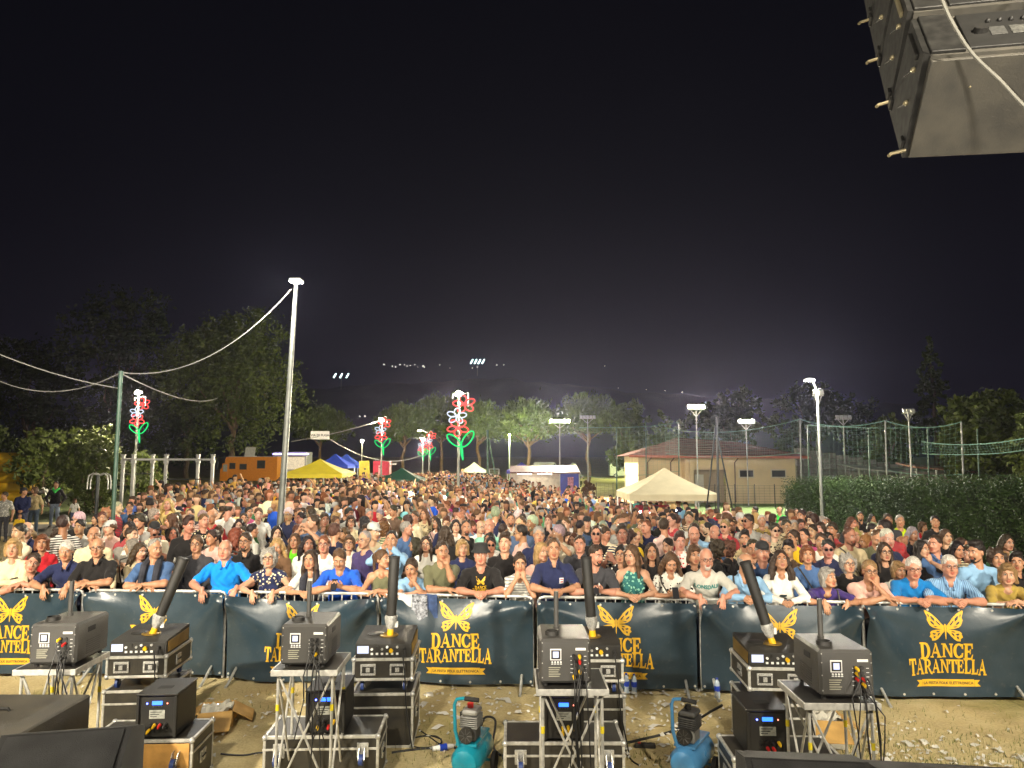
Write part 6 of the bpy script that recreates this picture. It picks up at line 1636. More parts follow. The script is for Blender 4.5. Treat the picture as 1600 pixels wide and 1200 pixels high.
# ---- clubhouse
def clubhouse():
 Yf = 52.0; gz = -.6; s = Yf / FPX
 xl, xr = at(1078, 740, Yf).x, at(1243, 740, Yf).x; xl0 = at(1003, 740, Yf).x; dpt = 8.0
 base = (xl + xr) / 2; t = thing('clubhouse', 'low cream clubhouse with brown tiled roof behind the pitch', 'building', (base, Yf, gz))
 ze = at(1100, 712, Yf).z - gz; CREAM = mat('cream_render', (.66, .53, .32), .9, var=.07, scale=.7); DKW = mat('shaded_render', (.36, .29, .19), .9, var=.07, scale=.7)  # DKW is the cream darkened, with the porch shade put into its colour
 xl -= base; xr -= base; xl0 -= base
 def wall(x0, x1, y0, y1, z0, z1, m=CREAM, nm='wall'): b = MB(); b.box(x0, x1, y0, y1, z0, z1); return b.build(nm, m, t)
 dx0, dx1 = at(1084, 740, Yf).x - base, at(1135, 740, Yf).x - base; dz = at(1100, 734, Yf).z - gz
 wall(xl, dx0, 0, .25, 0, ze); wall(dx1, xr, 0, .25, 0, ze); wall(dx0, dx1, 0, .25, dz, ze)
 wall(xr - .25, xr, .251, dpt, 0, ze); wall(xl0, xl - .001, 1.5, 1.75, 0, ze, CREAM); wall(xl0, xl0 + .25, 1.751, dpt, 0, ze, CREAM); wall(xl - .25, xl - .002, .26, 1.5, 0, ze)
 wall(dx0 - .2, dx1 + .2, 1.4, 1.5, 0, dz + .2, DKW, 'porch_wall')
 b = MB(); px0, px1 = at(1093, 745, Yf).x - base, at(1107, 745, Yf).x - base; b.box(px0, px1, 1.33, 1.395, 0, 2.05, .01); d = b.build('door', mat('white_door', (.6, .58, .52), .5, var=.05), t); b = MB(); b.ball((px1 - .1, 1.31, 1.0), .04, 8, 6); b.build('handle', STEEL, d)
 for a, c in ((1154, 1178), (1204, 1228)):
  w0, w1 = at(a, 740, Yf).x - base, at(c, 740, Yf).x - base; z0, z1 = at(1160, 745, Yf).z - gz, at(1160, 735, Yf).z - gz
  b = MB(); b.box(w0, w1, -.06, .0, z0 - .08, z1 + .08, .01); w = b.build('window', mat('window_frame_cream', (.55, .5, .4), .6, var=.05), t); b = MB(); b.box(w0 + .08, w1 - .08, -.075, -.061, z0, z1); b.build('pane', mat('dark_glass', (.04, .045, .045), .15, var=.1), w)
  b = MB(); b.box(w0 - .05, w1 + .05, -.12, -.002, z0 - .14, z0 - .082); b.build('sill', CREAM, w)
 TILE = mat('brown_roof_tiles', (.16, .055, .035), .8, var=.25, scale=3, bump=.9, bscale=9, dist=.06)
 e0, e1 = at(1064, 710, Yf).x - base - .2, at(1256, 710, Yf).x - base; L0 = at(985, 709, Yf).x - base
 rz_ = at(1075, 684, Yf + 4).z - gz; rx = at(1078, 690, Yf).x - base
 # hipped main roof as rows of tile courses
 n = 9
 E = [Vector((e0, -.9, ze)), Vector((e1, -.9, ze - .05)), Vector((e1, dpt + .6, ze)), Vector((L0, dpt + .6, ze)), Vector((L0, .6, ze + .05))]
 R1, R2 = Vector((rx, dpt * .5, rz_)), Vector((e1 - 3.6, dpt * .5, rz_ - .35))
 def course(a, b2, c, d_):
  for i in range(n):
   k0, k1 = i / n, (i + 1.12) / n
   p, q, r, s_ = a.lerp(d_, k0), b2.lerp(c, k0), b2.lerp(c, k1), a.lerp(d_, k1); up = Vector((0, 0, .05))
   m = MB(); m.add([p, q, r, s_, p + up, q + up, r + up * .2, s_ + up * .2], [(0, 1, 2, 3), (4, 7, 6, 5), (0, 4, 5, 1), (1, 5, 6, 2), (2, 6, 7, 3), (3, 7, 4, 0)]); m.build('tile_course', TILE, roof)
 b = MB(); b.add([tuple(v - Vector((0, 0, .06))) for v in E] + [tuple(R1 - Vector((0, 0, .1))), tuple(R2 - Vector((0, 0, .1)))], [(0, 1, 6, 5), (1, 2, 6), (2, 3, 5, 6), (3, 4, 5), (4, 0, 5), (0, 4, 3, 2, 1)]); roof = b.build('roof', TILE, t)
 course(E[0], E[1], R2, R1); course(E[1], E[2], R2, R2); course(E[4], E[0], R1, R1)
 FAS = mat('red_fascia', (.45, .13, .08), .6, var=.1)
 for p, q in ((E[0], E[1]), (E[4], E[0]), (E[1], E[2])): b = MB(); b.tube([p - Vector((0, .04, .08)), q - Vector((0, .04, .08))], .10, 6); b.build('gutter', FAS, roof)
 for px_, py0 in ((1018, 718), (1055, 718), (1148, 715)):
  x = at(px_, 740, Yf).x - base; y = -.06 if px_ > 1080 else 1.42; b = MB(); b.tube([(x + .3, y - .1, ze - .1), (x, y, ze - .5), (x, y, .1)], .05, 6); b.build('downpipe', mat('brown_pipe', (.12, .07, .05), .5, var=.1), t)
clubhouse()
def fence(label, px0, px1, Y, h, npost):
 a, b = base_at(px0, Y), base_at(px1, Y); t = thing('wire_fence', label, 'fence', a)
 W = b.x - a.x; q = MB()
 for k in range(9): q.tube([(0, 0, .1 + (h - .1) * k / 8), (W, 0, .1 + (h - .1) * k / 8)], .006, 4)
 for k in range(int(W / .35)): q.tube([(k * .35, 0, .1), (k * .35, 0, h)], .005, 4)
 q.build('wire', DKP, t)
 for k in range(npost): q = MB(); q.tube([(W * k / (npost - 1), 0, 0), (W * k / (npost - 1), 0, h + .1)], .03, 6); q.build('post', DKP, t)
fence('low dark wire fence between pitch and clubhouse', 1085, 1240, 47, 1.5, 6)
fence('low dark wire fence in front of the white van', 905, 1010, 60, 1.1, 5)

# ---- stone steps wall, shelters at right
def steps():
 t = thing('stone_wall', 'stepped grey stone retaining wall right of the clubhouse', 'wall', (0, 62, -.6)); r = random.Random(6)
 ST = [mat('stone_grey_%d' % i, c, .9, var=.2, bump=.5) for i, c in enumerate(((.30, .28, .25), (.24, .22, .20), (.36, .34, .30)))]
 x = at(1245, 740, 62).x
 for i in range(9):
  px = 1245 + i * 21; top = 700 + i * 3.6; x0, x1 = at(px, 740, 62).x, at(px + 20.6, 740, 62).x; z1 = at(px, top, 62).z + .6; nr = 8
  for j in range(nr):
   for k in range(2):
    a = x0 + (x1 - x0) * k / 2; b = MB(); b.box(a + .01, a + (x1 - x0) / 2 - .01, r.uniform(-.05, .03), .5, z1 * j / nr + .01, z1 * (j + 1) / nr - .01, .04); b.build('stone', r.choice(ST), t)
steps()
def shelter(label, px0, px1, Y, y_top0, y_top1, m):
 a, b = at(px0, y_top0, Y), at(px1, y_top1, Y); g = ground_z(a.x, Y); t = thing('low_shelter', label, 'shelter', (a.x, Y, g)); W = b.x - a.x; za, zb = a.z - g, b.z - g
 q = MB(); q.add([(0, -.8, za - .08), (W, -.8, zb - .08), (W, 1.6, zb + .15), (0, 1.6, za + .15), (0, -.8, za), (W, -.8, zb), (W, 1.6, zb + .25), (0, 1.6, za + .25)], [(0, 1, 2, 3), (4, 7, 6, 5), (0, 4, 5, 1), (1, 5, 6, 2), (2, 6, 7, 3), (3, 7, 4, 0)]); q.build('roof', m, t)
 q = MB(); q.box(.1, W - .1, 1.3, 1.4, 0, min(za, zb)); q.build('back_wall', mat('dim_plaster', (.22, .19, .17), .9, var=.1), t)
 for k in range(4): q = MB(); x = .15 + (W - .3) * k / 3; q.tube([(x, -.6, 0), (x, -.6, za + (zb - za) * x / W - .08)], .04, 6); q.build('post', GALV, t)
shelter('long low white-edged shelter below the stone steps', 1332, 1425, 50, 731, 739, mat('pale_sheet', (.5, .48, .44), .5, var=.1))
shelter('brown sloping shelter roof above the hedge at right', 1420, 1518, 47, 729, 737, mat('reddish_sheet', (.30, .14, .09), .6, var=.15))
# ---- gazebos and stalls
def gazebo(label, px, Y, w, y_eave, y_peak, col, cname, stripes=None, val=.22, group='gazebos', mat2=None):
 g = base_at(px, Y); ze = at(px, y_eave, Y).z - g.z; zp = at(px, y_peak, Y).z - g.z
 t = thing('gazebo', label, 'gazebo', g, 0, group); h = w / 2; C = mat(cname, col, .65, var=.06, scale=2); C2 = mat2 or C
 n = 6
 def prof(k): return (1 - k), k ** 1.5
 for s in range(4):
  m = MB(); vs = []; fs = []
  for i in range(n + 1):
   k = i / n; rr = h * (1 - k) + .02; z = ze + (zp - ze) * (.78 * k + .22 * k * k * k)
   for j in range(5):
    u = -1 + 2 * j / 4; x, y = u * rr, -rr
    a = s * PI / 2; vs.append((x * math.cos(a) - y * math.sin(a), x * math.sin(a) + y * math.cos(a), z - .03 * (1 - u * u) * (1 - k)))
  for i in range(n):
   for j in range(4): a = i * 5 + j; fs.append((a, a + 1, a + 6, a + 5))
  m.add(vs, fs); p = m.build('canopy_panel', C2 if s % 2 else C, t)
  m = MB(); a = s * PI / 2; R4 = Matrix.Rotation(a, 4, 'Z'); m.box(-h, h, -h - .008, -h + .004, ze - val, ze - .001, 0, R4); m.build('valance', C, p)
 for x in (-1, 1):
  for y in (-1, 1): m = MB(); m.box(x * (h - .03) - .025, x * (h - .03) + .025, y * (h - .03) - .025, y * (h - .03) + .025, 0, ze - .01); m.build('leg', ALU, t)
 return t
gazebo('beige peaked gazebo in front of the clubhouse', 1038, 26, 3.05, 769, 731, (.50, .45, .30), 'beige_canvas')
gazebo('yellow gazebo beside the orange camper van', 500, 37, 3.0, 739, 717, (.55, .46, .02), 'yellow_canvas')
gazebo('blue gazebo behind the yellow one, left of a blue pair', 524, 58, 2.6, 727, 709, (.02, .06, .50), 'blue_canvas')
gazebo('blue gazebo behind the yellow one, right of a blue pair', 541, 62, 2.6, 727, 709, (.03, .08, .50), 'blue_canvas2')
gazebo('dark green gazebo with white side behind the crowd, left of centre', 628, 41, 2.4, 748, 731, (.02, .09, .06), 'green_canvas')
gazebo('small white gazebo at the far end of the crowd', 741, 84, 2.8, 735, 722, (.62, .60, .55), 'white_canvas')
gazebo('purple-blue gazebo behind the drinks stall', 815, 56, 2.3, 735, 722, (.05, .05, .36), 'indigo_canvas')
point('gazebo_light', tuple(at(540, 733, 57)), 160, (.75, .85, 1)); point('gazebo_light', tuple(at(985, 775, 27)), 30, (.9, .95, 1), .06)
def drinks_stall():
 Y = 50; g = base_at(848, Y); t = thing('drinks_stall', 'lit drinks stall with dark red roof and blue side panel', 'stall', g)
 xl, xr = at(797, 745, Y).x - g.x, at(904, 745, Y).x - g.x; zr = at(848, 737, Y).z - g.z
 b = MB(); b.add([(xl, -1.2, zr - .1), (xr, -1.2, zr - .1), (xr, 1.6, zr + .3), (xl, 1.6, zr + .3), (xl, -1.2, zr), (xr, -1.2, zr), (xr, 1.6, zr + .4), (xl, 1.6, zr + .4)], [(0, 1, 2, 3), (4, 7, 6, 5), (0, 4, 5, 1), (1, 5, 6, 2), (2, 6, 7, 3), (3, 7, 4, 0)]); b.build('roof', mat('dark_red_sheet', (.16, .05, .04), .6, var=.2), t)
 b = MB(); b.box(xl, xr, 1.3, 1.4, 0, zr + .2); b.build('back_wall', mat('pale_panel', (.6, .55, .45), .6, var=.1), t)
 xs = at(874, 745, Y).x - g.x; b = MB(); b.box(xs, xr - .05, -1.0, -.9, 0, zr - .12); p = b.build('side_panel', mat('blue_panel', (.01, .03, .35), .5, var=.2, scale=3), t); b = MB(); b.box(xs + .5, xs + .9, -1.01, -1.002, zr * .35, zr * .85); b.build('emblem', mat('pink_emblem', (.5, .2, .3), .5, var=.4, scale=8), p)
 b = MB(); b.box(xl + .2, xs - .1, -1.0, -.5, 0, 1.0); b.build('counter', mat('orange_counter', (.45, .22, .06), .6, var=.3, scale=3), t)
 b = MB(); b.box(xl + .02, xl + .08, -1.0, 1.2, .3, zr - .2); b.build('side_sheet', mat('pink_sheet', (.5, .25, .35), .6, var=.2), t)
 r = random.Random(3)
 for i in range(9): b = MB(); x = xl + .5 + i * .35; b.lathe([(.04, 1.0), (.045, 1.12), (.03, 1.22), (.015, 1.28)], 8, Matrix.Translation((x, -.75, 0))); b.build('bottle', r.choice([YEL, RED, WHT, MATS['lamp_unlit']]), t)
 for x in (xl + .1, xs - .05, xr - .05): b = MB(); b.tube([(x, -1.1, 0), (x, -1.1, zr - .1)], .035, 6); b.build('post', ALU, t)
 for x in (xl + 1.0, xl + 2.4): b = MB(); b.box(x - .5, x + .5, -.4, -.3, zr - .16, zr - .11); b.build('strip_light', mat('strip_lamp', (1, 1, 1), .4, var=0, emit=(1, .95, .85), estr=8), t)
 point('stall_light', (g.x + xl + 1.7, Y - .35, g.z + zr - .3), 70, (1, .9, .75), .1)
drinks_stall()
t = thing('drinks_counter', 'red umbrella-topped counter under the beige gazebo', 'counter', base_at(1018, 26))
m = MB(); m.box(-.9, .9, -.3, .3, 0, 1.0, .02); m.build('counter', mat('white_counter', (.6, .58, .55), .5, var=.1), t); m = MB(); m.prism([(-.4, 1.5), (0, 1.68), (.4, 1.5), (.4, 1.45), (-.4, 1.45)], -.6, .6); m.build('awning', mat('crimson_awning', (.45, .02, .06), .6, var=.1), t)
for x in (-.75, .75): m = MB(); m.tube([(x, 0, 1.0), (x, 0, 1.5)], .02, 6); m.build('post', ALU, t)
for i in range(9): m = MB(); m.ball((-.7 + .18 * i, -.46, 1.42 + .05 * (i % 3)), .045, 8, 6); m.build('bulb', mat('small_bulb', (1, 1, 1), .4, var=0, emit=(1, .9, .8), estr=10), t)
t = thing('red_booth', 'crimson box-shaped promotion booth with pale emblem left of green gazebo', 'booth', base_at(597, 52)); s = 52 / FPX
b = base_at(597, 52); zt = at(597, 720, 52).z - b.z; m = MB(); m.box(-.58, .58, -.5, .5, 0, zt, .03); m.build('body', mat('crimson_panel', (.40, .01, .045), .5, var=.08), t); m = MB(); m.box(-.18, .02, -.512, -.502, zt * .45, zt * .88); m.build('emblem', mat('pink_print', (.6, .3, .35), .5, var=.4, scale=10), t); m = MB(); m.box(.6, 1.0, -.2, .2, zt - .28, zt - .2); m.build('shelf', WHT, t)
t = thing('feather_banner', 'yellow advertising banner board leaning beside the crimson booth', 'banner', base_at(570, 50)); zt = at(570, 719, 50).z; m = MB(); m.add([(-.35, 0, .4), (.42, 0, .4), (.30, 0, zt), (-.42, 0, zt - .05), (-.35, .03, .4), (.42, .03, .4), (.30, .03, zt), (-.42, .03, zt - .05)], [(0, 1, 2, 3), (4, 7, 6, 5), (0, 4, 5, 1), (1, 5, 6, 2), (2, 6, 7, 3), (3, 7, 4, 0)]); m.build('panel', mat('mustard_panel', (.42, .33, .03), .6, var=.1), t); m = MB(); m.tube([(0, .015, 0), (0, .015, .4)], .03, 6); m.build('stand', DKP, t)
m = MB();
for i in range(4): m.box(-.12 + .02 * i, .02 + .06 * (i % 2), -.006, -.001, zt * (.45 + .1 * i), zt * (.49 + .1 * i))
m.build('print', INK, t)
# ---- vehicles
def van(label, px0, px1, Y, ybot, ytop, col, cname):
 a = at(px0, ybot, Y); b = at(px1, ybot, Y); g = ground_z(a.x, Y); L = b.x - a.x; H = at(px0, ytop, Y).z - g
 t = thing('delivery_van', label, 'van', (a.x, Y, g)); C = mat(cname, col, .35, var=.05, coat=.4); W = 1.9
 m = MB(); prof = [(0, .35), (0, H * .93), (.15, H), (L * .72, H), (L * .80, H * .96), (L * .90, H * .62), (L, H * .50), (L, .35)]
 vs = [(x, 0, z) for x, z in prof] + [(x, W, z) for x, z in prof]; n = len(prof)
 m.add(vs, [tuple(range(n)), tuple(range(n, 2 * n))[::-1]] + [(i, i + n, (i + 1) % n + n, (i + 1) % n) for i in range(n)]); m.build('body', C, t)
 m = MB(); m.add([(L * .74, -.012, H * .62), (L * .885, -.012, H * .62), (L * .81, -.012, H * .90), (L * .74, -.012, H * .90)], [(0, 1, 2, 3)]); m.build('side_window', mat('dark_glass', (.04, .045, .045), .15, var=.1), t)
 for x in (L * .18, L * .82):
  m = MB(); m.tube([(x, -.03, .34), (x, .2, .34)], .34, 16); w = m.build('wheel', RUB, t); m = MB(); m.tube([(x, -.04, .34), (x, -.031, .34)], .2, 12); m.build('rim', GALV, w)
 m = MB(); m.box(L * .70, L * .705, -.006, .0, .5, H * .9); m.build('door_seam', DKP, t); m = MB(); m.box(L - .02, L + .03, .2, .45, H * .36, H * .45, .01); m.build('headlight', OFF, t)
van('white delivery van parked left of the clubhouse', 953, 1003, 112, 738, 717, (.6, .6, .58), 'van_white')
van('white van with only its roof showing behind the drinks stall', 834, 876, 100, 740, 722, (.62, .62, .6), 'van_white2')
def camper():
 Y = 70; x0 = at(343, 755, Y).x; x1 = at(432, 755, Y).x; L = x1 - x0; H = at(380, 714, Y).z
 t = thing('camper_van', 'orange camper van with small windows parked behind the crowd at left', 'camper van', (x0, Y, 0)); W = 2.3
 O = mat('orange_paint', (.55, .20, .012), .4, var=.06, coat=.3); prof = [(0, .4), (0, 1.5), (.35, 1.9), (.55, H), (L, H), (L, .4)]; n = len(prof)
 m = MB(); m.add([(x, 0, z) for x, z in prof] + [(x, W, z) for x, z in prof], [tuple(range(n)), tuple(range(n, 2 * n))[::-1]] + [(i, i + n, (i + 1) % n + n, (i + 1) % n) for i in range(n)]); m.build('body', O, t)
 G2 = mat('dark_glass', (.04, .045, .045), .15, var=.1)
 for a, b, z0, z1 in ((.9, 1.5, 1.55, 2.15), (1.9, 2.6, 1.5, 2.05), (3.6, 4.4, 1.6, 2.4)):
  m = MB(); m.box(a, b, -.03, .001, z0, z1, .01); w = m.build('window', DKP, t); m = MB(); m.box(a + .08, b - .08, -.04, -.0305, z0 + .08, z1 - .08); m.build('pane', G2, w)
 m = MB(); m.box(.2, .75, -.02, .001, .6, 2.1, .01); d = m.build('door', O, t); m = MB(); m.box(.3, .7, -.03, -.021, 1.3, 2.0); m.build('pane', mat('pale_glass', (.30, .33, .32), .15, var=.1), d)
 m = MB(); m.box(.3, 1.2, .3, .5, H - .35, H + .001 - .3, .01); m.build('visor', O, t)
 m = MB(); m.box(2.0, 3.0, .6, 1.6, H + .001, H + .12, .03); hb = m.build('roof_hatch', WHT, t); m = MB(); M = Matrix.Translation((2.1, .6, H + .13)) @ Matrix.Rotation(R(-62), 4, 'X') @ Matrix.Rotation(R(0), 4, 'Y'); m.box(0, 1.0, 0, .04, 0, .9, .01, Matrix.Translation((2.1, .6, H + .12)) @ Matrix.Rotation(R(-18), 4, 'X')); m.build('hatch_lid', mat('hatch_grey', (.45, .46, .42), .4, var=.1), hb)
 m = MB(); m.box(.6, L - .1, .2, W - .2, H + .001, H + .05, .01); m.build('roof_rail', GALV, t)
 for x in (1.1, L - 1.4):
  m = MB(); m.tube([(x, -.02, .36), (x, .25, .36)], .36, 16); w = m.build('wheel', RUB, t); m = MB(); m.tube([(x, -.03, .36), (x, -.021, .36)], .2, 12); m.build('rim', GALV, w)
 # mirrors
 m = MB(); m.box(-.35, -.1, -.25, -.18, 1.5, 2.3, .02); m.build('mirror', DKP, t)
camper()
def food_truck():
 Y = 76; x0 = at(425, 755, Y).x; x1 = at(478, 755, Y).x; H = at(450, 706, Y).z; L = x1 - x0
 t = thing('food_truck', 'food truck with violet light strip behind the orange camper', 'food truck', (x0, Y, 0))
 m = MB(); m.box(0, L, 0, 2.2, .4, H, .05); m.build('body', mat('silver_truck', (.45, .44, .46), .4, .3, var=.1), t); m = MB(); m.box(.4, L - .2, -.03, .001, 1.4, H - .55); m.build('hatch', mat('lit_interior', (.5, .45, .35), .6, var=.2, emit=(1, .85, .6), estr=.5), t)  # hatch panel glows by itself, the inside light put into its material
 m = MB(); m.box(.1, L + .3, -.35, -.28, H - .28, H - .18); m.build('light_strip', mat('violet_strip', (.5, .4, 1), .5, var=0, emit=(.45, .36, 1.0), estr=7), t)
 m = MB(); m.box(.3, L - .1, -.9, -.02, H - .42, H - .36); m.build('awning', mat('awning_grey', (.4, .4, .42), .6, var=.1), t)
 for x in (.8, L - .8): m = MB(); m.tube([(x, -.02, .36), (x, .2, .36)], .36, 14); m.build('wheel', RUB, t)
food_truck()
# ---- left side: inflatable, gym frame, gym machine, motorbike, goal
def inflatable():
 b = base_at(-10, 44); t = thing('inflatable_castle', 'yellow inflatable wall cut off at the left edge', 'inflatable', b); YM = mat('yellow_inflatable', (.55, .34, .01), .45, var=.05)
 H = at(5, 708, 44).z
 for k in range(5):
  z = H * (k + .5) / 5; q = H / 10 * 1.12; e = 1.5 - .25 * max(0, k - 3); m = MB(); m.tube([(-2.5, 0, z), (e - .3, 0, z), (e, .05, z), (e, 1.6, z)], q, 12); m.build('air_tube', YM, t)
inflatable()
def gym():
 t = thing('pull_up_rig', 'grey steel outdoor pull-up frame behind the crowd at left', 'gym frame', (0, 0, 0)); GF = mat('gym_grey_paint', (.42, .42, .40), .5, .2, var=.1)
 xs_ = [(192, 29), (208, 28.4), (238, 30.2), (259, 29), (309, 30.2), (332, 29)]
 for px, Y in xs_:
  b = base_at(px, Y); z = at(px, 712, Y).z; m = MB(); m.box(b.x - .055, b.x + .055, Y - .055, Y + .055, 0, z, .01); p = m.build('post', GF, t); m = MB(); m.box(b.x - .075, b.x + .075, Y - .075, Y + .075, z + .001, z + .05, .01); m.build('cap', GF, p)
  m = MB(); m.box(b.x - .09, b.x + .09, Y - .065, Y + .065, z - .32, z - .16, .02); m.build('clamp', GF, p)
 for a, b in ((0, 2), (1, 3), (2, 4), (3, 5), (0, 1), (4, 5)):
  p, q = base_at(*xs_[a]), base_at(*xs_[b]); za, zb = at(xs_[a][0], 718, xs_[a][1]).z, at(xs_[b][0], 718, xs_[b][1]).z; m = MB(); m.tube([(p.x, p.y, za), (q.x, q.y, zb)], .045, 8); m.build('bar', GF, t)
 for a, b, zz in ((0, 2, 2.1), (3, 5, 1.9)):
  p, q = base_at(*xs_[a]), base_at(*xs_[b]); m = MB(); m.tube([(p.x, p.y, zz), (q.x, q.y, zz)], .02, 8); m.build('low_bar', DKP, t)
 t = thing('gym_machine', 'outdoor gym machine with curved white bars on a dark post', 'gym machine', base_at(154, 25)); b = base_at(154, 25); z = at(154, 742, 25).z
 m = MB(); m.tube([(0, 0, 0), (0, 0, z)], .06, 8); m.build('post', DKP, t)
 for s in (-1, 1):
  for d in (0, .18): m = MB(); m.tube([(0, d, z - .02), (s * .18, d, z + .06), (s * .32, d, z - .02), (s * .36, d, z - .25), (s * .36, d, z - .5)], .02, 6); m.build('curved_bar', GALV, t)
gym()
def motorbike():
 t = thing('motorbike', 'dark motorbike parked by the hedge at far left', 'motorbike', base_at(57, 40), R(20));
 for x in (-.65, .65):
  m = MB(); m.tube([(x + .28 * math.cos(a), 0, .3 + .28 * math.sin(a)) for a in [2 * PI * i / 18 for i in range(18)]], .055, 6, closed=True); w = m.build('wheel', RUB, t); m = MB(); m.tube([(x, -.04, .3), (x, .04, .3)], .12, 10); m.build('hub', GALV, w)
 m = MB(); m.ball((-.02, 0, .45), (.32, .16, .2), 12, 8); m.build('engine', GRAPH, t); m = MB(); m.ball((.12, 0, .82), (.3, .15, .15), 12, 8); m.build('fuel_tank', BLK2, t)
 m = MB(); m.ball((-.38, 0, .80), (.38, .14, .09), 12, 8); m.build('seat', RUB, t); m = MB(); m.tube([(.65, 0, .3), (.48, 0, .85), (.42, 0, 1.05)], .035, 6); m.build('fork', STEEL, t)
 m = MB(); m.tube([(.40, -.34, 1.05), (.45, 0, 1.08), (.40, .34, 1.05)], .018, 6); m.build('handlebar', STEEL, t); m = MB(); m.ball((.56, 0, .90), (.09, .10, .10), 10, 8); m.build('headlight', OFF, t)
motorbike()
t = thing('football_goal', 'small white football goal beside the thick green post', 'goal', base_at(766, 74)); g = base_at(766, 74); WM = mat('white_tube', (.65, .65, .62), .4, var=.05)
for x in (-.1, .9): m = MB(); m.tube([(x, 0, 0), (x, 0, 1.9)], .05, 6); m.build('post', WM, t)
m = MB(); m.tube([(-.1, 0, 1.9), (.9, 0, 1.9)], .05, 6); m.build('crossbar', WM, t)
m = MB()
for i in range(9): m.tube([(-.1 + i * .125, 0, 1.88), (-.1 + i * .125, .9, .02)], .008, 3)
for i in range(8): m.tube([(-.1, .9 * i / 8, 1.88 - 1.86 * i / 8), (.9, .9 * i / 8, 1.88 - 1.86 * i / 8)], .008, 3)
m.build('goal_net', WM, t)
# ------------------------------------------------------------------ the crowd
SK = {'fair': (.50, .29, .185), 'tan': (.42, .225, .13), 'pale': (.54, .34, .23), 'dark': (.30, .155, .09), 'ruddy': (.48, .24, .16)}
HC = {'black': (.018, .014, .013), 'dark': (.045, .028, .018), 'brown': (.10, .055, .028), 'auburn': (.17, .06, .025), 'blond': (.42, .27, .11), 'grey': (.30, .29, .27), 'white': (.58, .56, .52), 'fair': (.26, .16, .07)}
CC = {'white': S(225, 222, 212), 'cream': S(222, 208, 170), 'black': S(34, 32, 32), 'charcoal': S(62, 62, 66), 'navy': S(38, 44, 78), 'azure': S(20, 140, 232), 'royal': S(34, 92, 205), 'sky': S(140, 180, 215), 'denim': S(74, 104, 150), 'olive': S(104, 104, 78), 'green': S(60, 110, 62), 'lime': S(110, 205, 40), 'mint': S(140, 200, 175), 'red': S(185, 36, 46), 'burgundy': S(96, 30, 44), 'orange': S(225, 110, 40), 'pink': S(228, 180, 165), 'magenta': S(180, 60, 120), 'yellow': S(225, 185, 40), 'mustard': S(170, 145, 70), 'beige': S(190, 172, 130), 'grey': S(150, 150, 145), 'lightgrey': S(190, 188, 178), 'purple': S(66, 50, 112), 'brown': S(104, 78, 56), 'teal': S(50, 110, 110), 'steel': S(70, 98, 140)}
CNAME = {'royal': 'royal blue', 'sky': 'pale blue', 'denim': 'denim blue', 'mint': 'mint green', 'lightgrey': 'light grey', 'steel': 'steel blue', 'azure': 'azure', 'lime': 'lime green'}
BOT = [S(40, 46, 66), S(60, 76, 110), S(30, 30, 32), S(150, 140, 115), S(96, 112, 140)]
CAPB = cap_mesh((.02, .02, .021), 'black_cap'); BUCKET = cap_mesh((.018, .018, .018), 'bucket_hat', True); CAPW = cap_mesh((.5, .5, .48), 'pale_cap')
STRAP = mat('bag_strap', (.04, .035, .03), .6, var=.1); SCARF = mat('dark_scarf', (.03, .032, .045), .95, var=.25, scale=10, bump=.5)
cache = {}
def body(**k):
 key = tuple(sorted(k.items()))
 if key not in cache: cache[key] = make_body(**k)
 return cache[key]
def dress(o, B, hair, hcol, extras=()):
 """hair, glasses, beard, hats as parts of the person"""
 def hang(nm, me):
  c = link(nm, me, o); c.matrix_local = B['head']; c['hair_colour'] = hcol; return c
 if hair: hang('hair', HAIR[hair])
 for e in extras:
  if e == 'glasses': hang('glasses', GLASSES)
  elif e == 'sunglasses': g = hang('glasses', GLASSES); s = link('lens', SUNLENS, g)
  elif e == 'sunglasses_up': g = hang('glasses', GLASSES); g.matrix_local = B['head'] @ Matrix.Translation((0, .045, .095)) @ Matrix.Rotation(R(-55), 4, 'X'); link('lens', SUNLENS, g)
  elif e == 'beard': hang('beard', BEARD)
  elif e == 'cap': hang('cap', CAPB)
  elif e == 'palecap': hang('cap', CAPW)
  elif e == 'bucket': hang('bucket_hat', BUCKET)
  elif e in ('strap', 'strap2'):
   s = 1 if e == 'strap' else -1; m = MB(); n = 14
   pts = [(s * (-.13 + .28 * i / n), -.155 - .028 * math.sin(PI * i / n), .50 - .46 * i / n) for i in range(n + 1)]
   pts = [(s * -.13, .03, .535), (s * -.135, -.07, .52)] + pts
   m.tube([tuple(B['spine'] @ Vector(p)) for p in pts], .011, 6); m.build('bag_strap', STRAP, o)
  elif e == 'scarf':
   m = MB(); Q = lambda p: tuple(B['spine'] @ Vector(p))
   m.tube([Q(p) for p in ((-.10, -.175, .16), (-.10, -.165, .32), (-.085, -.10, .50), (-.06, .06, .56), (.06, .06, .56), (.085, -.10, .50), (.07, -.17, .32), (.05, -.185, .14))], [.03, .045, .05, .05, .05, .05, .045, .03], 8); m.build('scarf', SCARF, o)
def paint(o, skin, top, bottom, hcol, pat=0, pcol=(.6, .6, .6)):
 o['skin_colour'] = tuple(skin); o['top_colour'] = tuple(top); o['bottom_colour'] = tuple(bottom); o['hair_colour'] = tuple(hcol); o['pattern'] = float(pat); o['pattern_colour'] = tuple(pcol)
from mathutils.bvhtree import BVHTree
